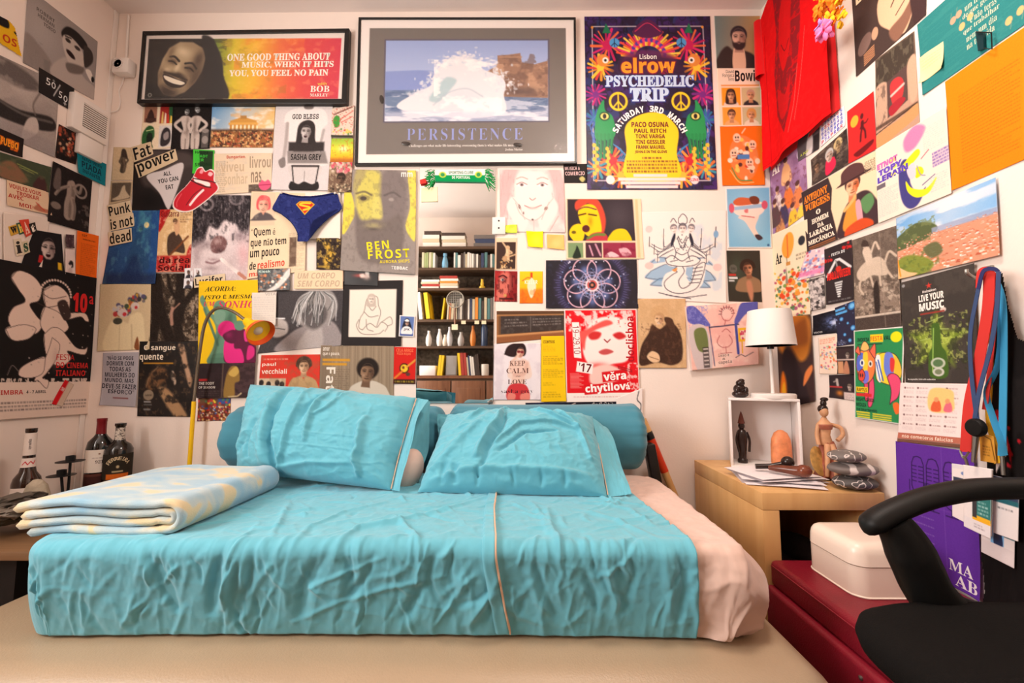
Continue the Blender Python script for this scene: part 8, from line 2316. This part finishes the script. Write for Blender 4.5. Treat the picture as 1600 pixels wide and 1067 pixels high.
def strap(px,wpx,d0,d1,m,parent,name='strap',twist=0.0):
    pts = spline([(x,y,0) for x,y in px],6)
    n = len(pts)
    rows = []
    for i,p in enumerate(pts):
        a,b = pts[max(i - 1,0)],pts[min(i + 1,n - 1)]
        tx,ty = (b - a).x,(b - a).y
        l = math.hypot(tx,ty) or 1
        w = (wpx[0] + (wpx[1] - wpx[0]) * i / (n - 1)) / 2
        d = d0 + (d1 - d0) * i / (n - 1)
        nx,ny = -ty / l * w,tx / l * w
        rows.append([wall_off(p.x + nx,p.y + ny,d + twist),wall_off(p.x - nx,p.y - ny,d - twist)])
    F = np.array([[list(a),list(b)] for a,b in rows])
    K = F - [-0.0016,0,0]
    ring = np.concatenate([F[:,:1],F[:,1:],K[:,1:],K[:,:1],F[:,:1]],1)
    return MB().grid(ring).build(name,m,parent)


def badge(quad,d,parent,paint,base=(236,228,226),name='badge'):
    p = Print(name,None,None,quad,None,base,pos=quadpos([wall_off(x,y,d) for x,y in quad],(-1,0,0)),parent=parent,matl=GLOSSY,step=0.9,thick=0.0015)
    paint(p)
    return p.done()


def lan(label,px,py): return thing('lanyard',label,'lanyard',tuple(wall_off(px,py,0.05)),'lanyards on the wall hook')


l = lan('sky blue lanyard with twisted end and a white lettered card',1565,430)
strap([(1552,428),(1566,470),(1568,540),(1567,620),(1565,712)],(9,13),0.046,0.062,STRAPM['sky_blue'],l)
strap([(1550,430),(1562,500),(1558,570),(1541,612),(1550,650),(1564,690),(1568,712)],(7,12),0.05,0.072,STRAPM['sky_blue'],l,twist=0.006)
MB().tube([wall_off(1566,710,0.066),wall_off(1568,742,0.066)],0.004,8).build('snap_hook',M_HOOK,l)
badge(Q(1550,742,1592,752,1590,846,1552,832),0.060,l,lambda p: p.R(0,0,100,42,(52,66,92)).R(0,36,100,44,(40,100,110)).R(60,6,100,14,(226,170,50)).body(20,50,80,56,1,(120,116,120)))
l = lan('yellow and red lanyard with a light blue card hung lowest',1550,430)
strap([(1546,428),(1549,520),(1546,600),(1544,650),(1552,690),(1558,724)],(8,10),0.044,0.054,STRAPM['yellow'],l)
badge(Q(1533,770,1586,782,1584,888,1533,862),0.048,l,lambda p: p.R(0,0,100,60,(46,112,122)).R(30,30,70,76,(120,180,226)).C([(40,76),(44,50),(56,44),(64,60),(66,76)],(30,50,90)).R(0,76,100,100,(226,216,216)))
badge(Q(1530,676,1552,682,1556,724,1532,720),0.062,l,lambda p: p.L([(20,4),(80,14),(96,90)],1.5,(110,70,20)).body(20,40,70,80,4,(130,80,30),a=.6),(226,160,60),'hexagonal_tag')
l = lan('wide bright red lanyard with a navy headed event badge',1535,430)
strap([(1552,424),(1540,420),(1530,426),(1528,450)],(6,8),0.052,0.058,STRAPM['red'],l)
strap([(1545,424),(1543,480),(1530,560),(1514,630),(1508,706)],(18,17),0.060,0.076,STRAPM['red'],l)
strap([(1552,426),(1553,500),(1546,580),(1538,640)],(8,8),0.054,0.064,STRAPM['red'],l)
MB().tube(spline([wall_off(1500,704,0.078),wall_off(1506,716,0.078),wall_off(1514,706,0.078)]),0.0022,8).tube([wall_off(1507,712,0.078),wall_off(1512,728,0.074)],0.003,8).build('snap_hook',M_HOOK,l)
badge(Q(1487,724,1551,733,1549,838,1488,806),0.072,l,lambda p: p.R(0,0,100,8,(226,220,224)).R(4,24,80,42,(50,60,80)).R(80,14,100,34,(60,120,190)).R(88,18,100,40,(110,180,70)).body(10,48,70,60,2,(150,140,146)).E(30,15,6,3,(120,140,190)).E(55,15,5,3,(200,204,214)))
l = lan('slate blue cord lanyard with a round black reel and a teal card',1524,430)
strap([(1560,424),(1557,480),(1548,540),(1530,610),(1521,664)],(7,7),0.070,0.084,STRAPM['slate_blue'],l)
strap([(1528,452),(1516,520),(1517,580),(1524,640),(1528,664)],(6,7),0.070,0.084,STRAPM['slate_blue'],l)
strap([(1560,425),(1552,420),(1536,424),(1528,452)],(6,6),0.066,0.070,STRAPM['navy'],l)
q = wall_off(1524,668,0.088)
MB().lathe([(0.0,0.007),(0.018,0.006),(0.021,0.002),(0.021,-0.006),(0.0,-0.007)],q,24,Matrix.Rotation(-pi / 2,3,'Y')).build('badge_reel',M_CH,l)
MB().tube([q + Vector((0,0,-0.02)),wall_off(1521,722,0.088)],[0.006,0.004],8).build('snap_hook',M_HOOK,l)
badge(Q(1505,726,1549,733,1547,842,1506,822),0.080,l,lambda p: p.R(34,34,100,78,(46,120,116)).R(34,74,100,82,(240,180,40)).R(34,34,50,78,(60,56,60)).body(54,50,92,72,4,(190,220,216)).R(0,82,100,100,(230,224,226)).body(40,86,80,94,2,(160,150,156)))

# ============================================================ left corner: bench with bottles
M_OLDW = wood('worn_brown_plank',(112,82,56),(140,104,72),axis=0,scale=3)
ZL = 0.36
lt = thing('low_table','dark low wooden table in the corner behind the folded blanket','table',(-1.66,1.5,0))
MB().box((-1.552,1.515,ZL - 0.0125),(0.77,0.64,0.025),bevel=0.003).build('tabletop',M_OLDW,lt)
MB().box((-1.68,1.53,0.167),(0.44,0.58,0.333)).build('cabinet',mat('black_stained_wood',(24,19,17),0.6),lt,smooth=False)
M_GLASSD,M_FOIL = mat('dark_bottle_glass',(14,16,14),0.08,var=0.1,coat=0.6),mat('red_foil',(120,16,24),0.35)


def bottle(name,label,px,y,prof,glass):
    x = on_y(px,740,y).x
    q = Vector((x,y,ZL))
    t = thing(name,label,'bottle',tuple(q))
    MB().lathe(prof,q,32).build('glass_body',glass,t)
    return t,q


def wrap(q,t,r,z0,z1,half,base,paint,name='label',face=None):
    """a label round the front of a bottle"""
    fa = face if face is not None else math.atan2(-q.y,-q.x)
    rr = r if callable(r) else (lambda v: r)

    def pos(u,v,off):
        u,v = np.asarray(u,float),np.asarray(v,float)
        a = fa - half + 2 * half * u
        R = rr(v) + 0.0008 + off
        return np.stack([q.x + R * np.cos(a),q.y + R * np.sin(a),q.z + z1 - (z1 - z0) * v + 0 * a],-1)
    p = Print(name,None,None,None,None,base,pos=pos,pxsize=(60,60 * (z1 - z0) / (2 * half * rr(0.5))),parent=t,matl=PAPER,step=1.0,skirt=False)
    paint(p)
    p.done()


t,q = bottle('wine_bottle','dark wine bottle with red foil neck and white label in the corner',153,1.74,[(0.040,0),(0.043,0.006),(0.043,0.195),(0.038,0.220),(0.022,0.240),(0.0155,0.252),(0.0145,0.300),(0.0155,0.302),(0.0155,0.312),(0.004,0.313)],M_GLASSD)
MB().lathe([(0.0165,0.246),(0.0158,0.27),(0.0156,0.300),(0.0166,0.302),(0.0166,0.3135),(0.003,0.3142)],q,28).build('foil_capsule',M_FOIL,t)
wrap(q,t,0.0432,0.10,0.19,1.2,(226,214,202),lambda p: p.T('921',40,46,62,60,(60,46,46),'i').body(30,32,72,40,1,(150,130,124),a=.6).E(50,18,3,3,(120,80,60)))
wrap(q,t,0.0432,0.02,0.095,1.2,(60,30,28),lambda p: p.R(0,0,100,14,(90,50,40)),'lower_label')
t,q = bottle('port_bottle','squat dark port bottle with pale lettering beside the red necked bottle',183,1.755,[(0.042,0),(0.046,0.006),(0.047,0.15),(0.046,0.185),(0.036,0.205),(0.021,0.216),(0.0165,0.23),(0.0155,0.278),(0.0185,0.282),(0.0185,0.292),(0.004,0.294)],mat('brown_black_glass',(26,21,17),0.15,coat=0.4))
wrap(q,t,0.0475,0.07,0.17,1.25,(44,38,30),lambda p: p.arcT('FERREIRA',50,52,30,-60,60,14,9,(206,186,150),'S').R(20,78,80,100,(206,100,30)).R(36,66,64,72,(190,170,130)).E(50,50,4,6,(190,170,130)),'painted_label')
wrap(q,t,0.0175,0.222,0.275,1.0,(206,196,184),lambda p: p.N(5,9,(90,80,76),0.8,0.5,0.62,1),'neck_seal')
t,q = bottle('beer_bottle','brown bottle with white wrapped neck behind the upright stone',43,1.52,[(0.036,0),(0.038,0.006),(0.038,0.105),(0.034,0.125),(0.022,0.145),(0.0185,0.165),(0.0165,0.19),(0.014,0.285),(0.0155,0.287),(0.0155,0.30),(0.004,0.301)],mat('amber_brown_glass',(44,26,18),0.12,coat=0.5))
wrap(q,t,0.0385,0.02,0.095,1.3,(224,210,200),lambda p: p.T('2016',46,12,76,40,(60,50,54),'S'))
wrap(q,t,lambda v: 0.0165 + 0.003 * v,0.163,0.195,1.4,(226,212,204),lambda p: p.L([(20,70),(34,36),(46,70),(60,36),(72,66),(84,30)],3,(190,30,40)),'zigzag_label')
wrap(q,t,lambda v: 0.0148 + 0.001 * v,0.205,0.284,1.5,(224,210,200),lambda p: p.T('super manifesto',10,44,90,56,(60,50,54),'S',rot=-90),'neck_label')
q = Vector((on_y(57,770,1.40).x,1.40,ZL))
tag(MB().lathe([(0.036,0),(0.043,0.02),(0.044,0.06),(0.040,0.10),(0.030,0.13),(0.014,0.146),(0,0.149)],q,30,sy=0.6).build('upright_stone',mat('rough_grey_stone',(156,142,122),0.9,var=0.25,vscale=25,bump=0.6,bscale=70),loc=tuple(q)),'upright rounded grey stone with rough yellowish top on the corner table','stone')
M_IRON = mat('black_wrought_iron',(20,18,18),0.5,metal=0.4)
q = Vector((on_y(96,770,1.50).x,1.50,ZL))
t = thing('candle_holder','black iron candle holder with three dishes at different heights','candle holder',tuple(q))
MB().lathe([(0.045,0),(0.045,0.004),(0.008,0.006)],q,24).build('foot',M_IRON,t)
for px,py,hh in ((110,721,1),(96,743,1),(82,784,0)):
    e = on_y(px,py,1.50)
    MB().tube(spline([q + Vector((0,0,0.004)),q * 0.5 + e * 0.5 + Vector((0.01,0,-0.02)),e]),0.004,8).build('arm',M_IRON,t)
    MB().lathe([(0.004,-0.004),(0.038 if hh else 0.02,0.0),(0.038 if hh else 0.02,0.002),(0.013,0.003),(0.013,0.020),(0.011,0.020),(0.011,0.004)],e,24).build('dish',M_IRON,t)
MB().tube([q + Vector((0.018 + 0.011 * cos(2 * pi * i / 16),-0.03,0.035 + 0.011 * sin(2 * pi * i / 16))) for i in range(17)],0.003,6).build('scroll',M_IRON,t)
g = random.Random(3)
for i,(px,py,w,h,c,l) in enumerate(((10,792,0.11,0.028,(84,74,64),'grey rumpled glove on top of the heap at the left edge'),(22,806,0.12,0.026,(66,60,46),'olive rumpled glove low in the heap at the left edge'),(30,800,0.07,0.02,(120,108,96),'pale grey rumpled glove beside the upright stone'))):
    y = 1.32 - 0.03 * (i == 2)
    q = on_y(px,py,y)
    z = max(q.z,ZL + h * (1 if i else 2.6))
    tag(MB().ico((q.x - 0.02,y,z),(w,0.07,h),Matrix.Rotation(-0.2,3,'Y'),4,lambda p: p * (1 + 0.7 * (ridge(p.x * 2.2,p.y * 3 + p.z * 2,5 + i,2) - 0.5))).build('glove',mat('worn_cloth_%d' % i,c,0.95,bump=0.3,bscale=200),loc=(q.x,y,z - h)),l,'glove','rumpled gloves')

# ============================================================ yellow gooseneck lamp
M_YEL = mat('yellow_lamp_enamel',(244,196,22),0.35)
y = 1.80
pb = on_y(299,690,y)
t = thing('floor_lamp','yellow standing lamp with bent grey neck before the yellow poster','lamp',(pb.x - 0.01,y,0))
MB().lathe([(0.05,0),(0.05,0.012),(0.012,0.02)],(pb.x - 0.01,y,0),28).build('base',M_YEL,t)
MB().tube([(pb.x - 0.01,y,0.015),on_y(295.5,735,y),on_y(303,627,y)],0.0085,12).build('pole',M_YEL,t)
neck = spline([on_y(303,627,y),on_y(307,590,y),on_y(312,550,y - .01),on_y(319,510,y - .02),on_y(330,488,y - .03),on_y(345,481,y - .04),on_y(365,487,y - .05),on_y(386,502,y - .06)],8)
MB().tube(neck,0.0062,10).build('gooseneck',mat('grey_flexible_steel',(128,116,100),0.35,metal=0.7),t)
e = neck[-1]
ax = (Vector((0.075,-0.030,-0.048))).normalized()
R = ax.to_track_quat('Z','Y').to_matrix()
hd = MB().lathe([(0.0,-0.006),(0.016,-0.004),(0.02,0.01),(0.022,0.035),(0.036,0.055),(0.05,0.085)],e,36,R).build('lamp_head',M_YEL,t)
MB().lathe([(0.049,0.082),(0.058,0.105),(0.056,0.105),(0.047,0.083),(0.036,0.06),(0.0,0.05)],e,36,R).build('rim',[mat('orange_red_enamel',(230,90,36),0.35)],hd)
MB().ico(e + ax * 0.075,(0.022,0.022,0.022)).build('bulb',mat('frosted_bulb',(206,196,170),0.3),hd)

# ============================================================ leaning stick and case behind the bolster
a,b = on_y(1004,655,1.835),Vector((0.675,1.82,0.28))
t = thing('leaning_club','orange handled wooden stick leaning behind the bolster end','stick',tuple(b))
d = (b - a)
MB().tube([a,a + d * 0.14],[0.016,0.018],14).build('wooden_end',M_OAK,t)
MB().tube([a + d * 0.14,a + d * 0.22],0.0185,14).build('black_band',M_DARK,t)
MB().tube([a + d * 0.22,a + d * 0.58],0.0175,14).build('orange_grip',mat('orange_red_lacquer',(206,56,20),0.4),t)
MB().tube([a + d * 0.58,b],[0.016,0.014],14).build('shaft',M_OAK,t)
tag(MB().box((0.553,1.765,0.42),(0.04,0.05,0.30),Matrix.Rotation(-0.16,3,'Y'),bevel=0.006).build('black_case',M_DARK,loc=(0.553,1.765,0.27)),'narrow black case beside the orange handled stick behind the bolster','case')
# ============================================================ bookcase behind the viewpoint, seen in the mirror
M_BCW,M_DOORW = wood('dark_brown_bookcase',(74,54,40),(98,74,56),axis=0,scale=4),wood('brown_cabinet_door',(110,70,48),(138,92,64),axis=2,scale=3)
FY,BKY = -0.44,YR + 0.012                    # shelf fronts, back
BX_0,BX_1 = -1.42,0.02
SH = [0.85,1.147,1.414,1.735,1.945,2.165]
bc = thing('bookcase','dark wooden bookcase on the far wall, seen in the mirror','bookcase',((BX_0 + BX_1) / 2,-0.6,0))
for x in (BX_0 + 0.012,BX_1 - 0.012):
    MB().box((x,(FY + BKY) / 2,1.09),(0.024,FY - BKY,2.18)).build('side_panel',M_BCW,bc,smooth=False)
MB().box(((BX_0 + BX_1) / 2,BKY + 0.004,1.3),(BX_1 - BX_0 - 0.05,0.008,1.7)).build('back_panel',mat('mottled_dark_back',(92,78,66),0.8,var=0.6,vscale=30),bc,smooth=False)
for i,z in enumerate(SH):
    MB().box(((BX_0 + BX_1) / 2,(FY + BKY) / 2 + 0.004,z - 0.012),(BX_1 - BX_0 - 0.05,FY - BKY - 0.014,0.024 if i else 0.03)).build('shelf',M_BCW if i else M_DOORW,bc,smooth=False)
MB().box(((BX_0 + BX_1) / 2,(FY + BKY) / 2,0.415),(BX_1 - BX_0 - 0.05,FY - BKY - 0.03,0.81)).build('carcass',M_BCW,bc,smooth=False)
for i in range(4):
    w = (BX_1 - BX_0 - 0.06) / 4
    x = BX_0 + 0.03 + w * (i + .5)
    dr = MB().box((x,FY - 0.004,0.42),(w - 0.012,0.02,0.76),bevel=0.004).build('door',M_DOORW,bc)
    MB().box((x,FY + 0.008,0.42),(w - 0.11,0.008,0.62),bevel=0.003).build('door_panel',M_DOORW,dr)
    MB().ico((x + (0.13 if i % 2 == 0 else -0.13),FY + 0.018,0.45),(0.012,0.012,0.012),sub=2).build('knob',M_DARK,dr)
PAGES = mat('book_pages',(226,212,186),0.9)
NAMES = {(232,224,214): 'white',(206,190,160): 'cream',(70,56,50): 'dark brown',(180,110,70): 'tan',(236,196,40): 'yellow',(90,130,130): 'teal',(60,70,100): 'navy',(170,60,50): 'red',(150,160,110): 'pale green',(120,112,108): 'grey',(226,140,60): 'orange'}
g = random.Random(12)


def book(x,z,w,h,d,c,row,lean=0.0,flat=False,y=None):
    z += 0.0012
    m = mat('cover_' + NAMES[c].replace(' ','_'),c,0.55)
    y1 = y if y is not None else FY - 0.02
    t = thing('book','%s book %s %s' % (NAMES[c],'lying flat on' if flat else 'standing on',row),'book',(x + w / 2,y1 - d / 2,z),'%s books %s' % (NAMES[c],row))
    R = Matrix.Rotation(lean,3,'Y')
    o = Vector((x,y1,z))

    def pt(cx,cy,cz): return o + R @ Vector((cx,cy,cz))
    if flat:
        MB().box(pt(w / 2,-d / 2,h * 0.07),(w,d,h * 0.12),R).box(pt(w / 2,-d / 2,h * 0.93),(w,d,h * 0.12),R).box(pt(w / 2,-0.004,h / 2),(w,0.006,h),R).build('cover',m,t,smooth=False)
        MB().box(pt(w / 2,-d / 2 - 0.004,h / 2),(w - 0.008,d - 0.012,h * 0.72),R).build('pages',PAGES,t,smooth=False)
    else:
        MB().box(pt(w * 0.06,-d / 2,h / 2),(w * 0.12,d,h),R).box(pt(w * 0.94,-d / 2,h / 2),(w * 0.12,d,h),R).box(pt(w / 2,-0.003,h / 2),(w,0.006,h),R).build('cover',m,t,smooth=False)
        MB().box(pt(w / 2,-d / 2 - 0.003,h / 2),(w * 0.74,d - 0.012,h - 0.010),R).build('pages',PAGES,t,smooth=False)


def mx_(px): return (px - 815) / 156.0


def row(px0,px1,z,h0,h1,cs,nm,wr=(0.014,0.032),lean=0.0):
    x = mx_(px0)
    while x < mx_(px1):
        w = g.uniform(*wr)
        book(x,z + abs(lean) * w,w,g.uniform(h0,h1),0.15,g.choice(cs),nm,lean)
        x += w + 0.0015


K = list(NAMES)
R1,R2,R3_,R5,R0 = 'the second shelf from the top','the third shelf from the top','the binder shelf','the cabinet counter','top of the bookcase'
row(656,674,SH[4],0.15,0.17,[K[0],K[8],K[1]],R1)
row(707,772,SH[4],0.13,0.165,[K[0],K[0],K[1],K[2],K[3],K[6],K[5],K[9],K[0]],R1)
for px,n,cs in ((655,4,[K[0],K[7],K[1]]),(684,5,[K[0],K[1],K[10],K[0],K[7]])):
    z = SH[3]
    for i in range(n):
        h = g.uniform(0.018,0.03)
        book(mx_(px) + g.uniform(0,0.02),z,0.18,h,0.14,cs[i % len(cs)],R2,0,True)
        z += h + 0.001
z = SH[5]
for px,n,w in ((656,4,0.17),(686,4,0.24),(738,3,0.22)):
    z = SH[5]
    for i in range(n):
        h = g.uniform(0.03,0.045)
        book(mx_(px) + g.uniform(0,0.02),z,w,h,0.16,[K[0],K[1],K[0],K[2]][i] if px != 738 else [K[9],K[6],K[9]][i],R0,0,True)
        z += h + 0.001
book(mx_(653),SH[2],0.045,0.28,0.2,K[0],R3_,-0.12)
book(mx_(664),SH[2] + 0.006,0.05,0.27,0.2,K[4],R3_,-0.13)
book(mx_(688),SH[2] + 0.003,0.014,0.22,0.15,K[4],R3_,0.12)
row(697,712,SH[2],0.15,0.18,[K[2],K[3],K[1]],R3_,lean=0.05)
row(713,771,SH[2],0.19,0.235,[K[0],K[1],K[2],K[9],K[6],K[10],K[5],K[0]],R3_)
row(683,690,SH[0],0.2,0.23,[K[4]],R5,lean=0.10)
row(717,729,SH[0],0.21,0.23,[K[4],K[7]],R5,(0.02,0.035),lean=-0.08)
row(731,750,SH[0],0.18,0.22,[K[6],K[0],K[2],K[1]],R5,(0.012,0.02),lean=-0.1)


def jar(label,px,z,prof,c,rough=0.35,y=FY - 0.06,cat='ornament',name='vase'):
    q = (mx_(px),y,z + 0.001)
    tag(MB().lathe(prof,q,18).build(name,mat('glaze_%d_%d_%d' % c,c,rough),loc=q),label,cat)


V1 = [(0.02,0),(0.03,0.03),(0.028,0.07),(0.012,0.11),(0.014,0.13)]
for px,s,l,c in ((668,1.2,'white curved vase, first on the ornament shelf',(226,216,206)),(685,1.35,'tall white pointed vase next to the curved vase',(232,222,212)),(694,0.9,'slim cream vase beside the pointed vase',(216,200,180)),(701,1.5,'white and grey tall jar on the ornament shelf',(206,204,206)),(719,1.1,'grey lidded jar on the ornament shelf',(170,164,160)),(738,1.6,'orange wooden owl shaped vase',(206,120,46)),(756,1.7,'dark blue cylindrical flask',(50,64,90))):
    jar(l,px,SH[1],[(r * (1.15 if px in (756,719) else 1),h * s) for r,h in (V1 if px != 756 else [(0.026,0),(0.028,0.004),(0.028,0.11),(0.02,0.122),(0.02,0.14)])],c)
jar('clear and blue plastic bottle with an orange cap',692,SH[4],[(0.03,0),(0.032,0.06),(0.022,0.11),(0.014,0.13),(0.02,0.132),(0.02,0.16)],(120,170,200),0.2,name='bottle',cat='bottle')
jar('small yellow and green toy figure',752,SH[3],[(0.03,0),(0.032,0.02),(0.016,0.035),(0.018,0.06),(0.012,0.08),(0.014,0.10)],(220,180,50),name='toy_figure',cat='toy')
jar('white round jar on the cabinet counter',757,SH[0],[(0.04,0),(0.042,0.01),(0.042,0.11),(0.036,0.115)],(226,218,206),name='jar',cat='jar')
q = (mx_(668),FY - 0.08,SH[0] + 0.001)
tag(MB().box((q[0],q[1],q[2] + 0.05),(0.16,0.12,0.10),bevel=0.006).build('storage_box',M_WBOX,loc=q),'white storage box on the cabinet counter','box')
q = (mx_(705),FY - 0.05,SH[0] + 0.001)
tag(MB().box((q[0],q[1],q[2] + 0.10),(0.11,0.03,0.20),bevel=0.004).box((q[0],q[1] + 0.017,q[2] + 0.05),(0.09,0.004,0.08)).build('folder',[mat('grey_folder_board',(150,144,140),0.7)],loc=q),'grey folder with papers on the cabinet counter','folder')
q = Vector((mx_(711),FY + 0.012,SH[2] + 0.20))
t = thing('racket','round stringed racket hung before the binder shelf','racket',tuple(q))
MB().tube([q + Vector((0.085 * cos(2 * pi * i / 32),0,0.085 * sin(2 * pi * i / 32))) for i in range(33)],0.006,8).build('hoop',mat('grey_racket_frame',(150,140,126),0.4),t)
b = MB()
for i in range(-4,5):
    s = sqrt(0.083 ** 2 - (i * 0.018) ** 2)
    b.tube([q + Vector((i * 0.018,0,-s)),q + Vector((i * 0.018,0,s))],0.0012,4).tube([q + Vector((-s,0,i * 0.018)),q + Vector((s,0,i * 0.018))],0.0012,4)
b.build('strings',mat('pale_string',(196,190,180),0.6),t)
MB().tube([q + Vector((0,0,-0.085)),q + Vector((0,0,-0.26))],0.009,8).build('handle',M_DOORW,t)
for i,px in enumerate((711,724,745,756)):
    z = SH[2] - 0.03 - (0.05 if i == 0 else 0)
    q = (mx_(px),FY + (0.024 if i == 0 else 0.001),z)
    tag(MB().box((q[0],q[1],z),(0.06 if i == 0 else 0.045,0.0015,0.055 if i == 0 else 0.035)).build('sticky_note',mat('cream_note',(240,226,190),0.85),loc=q,smooth=False),('cream note on the racket handle' if i == 0 else 'cream paper note stuck to the edge of the binder shelf'),'sticky note',None if i == 0 else 'notes on the shelf edge')
bpy.context.view_layer.update()
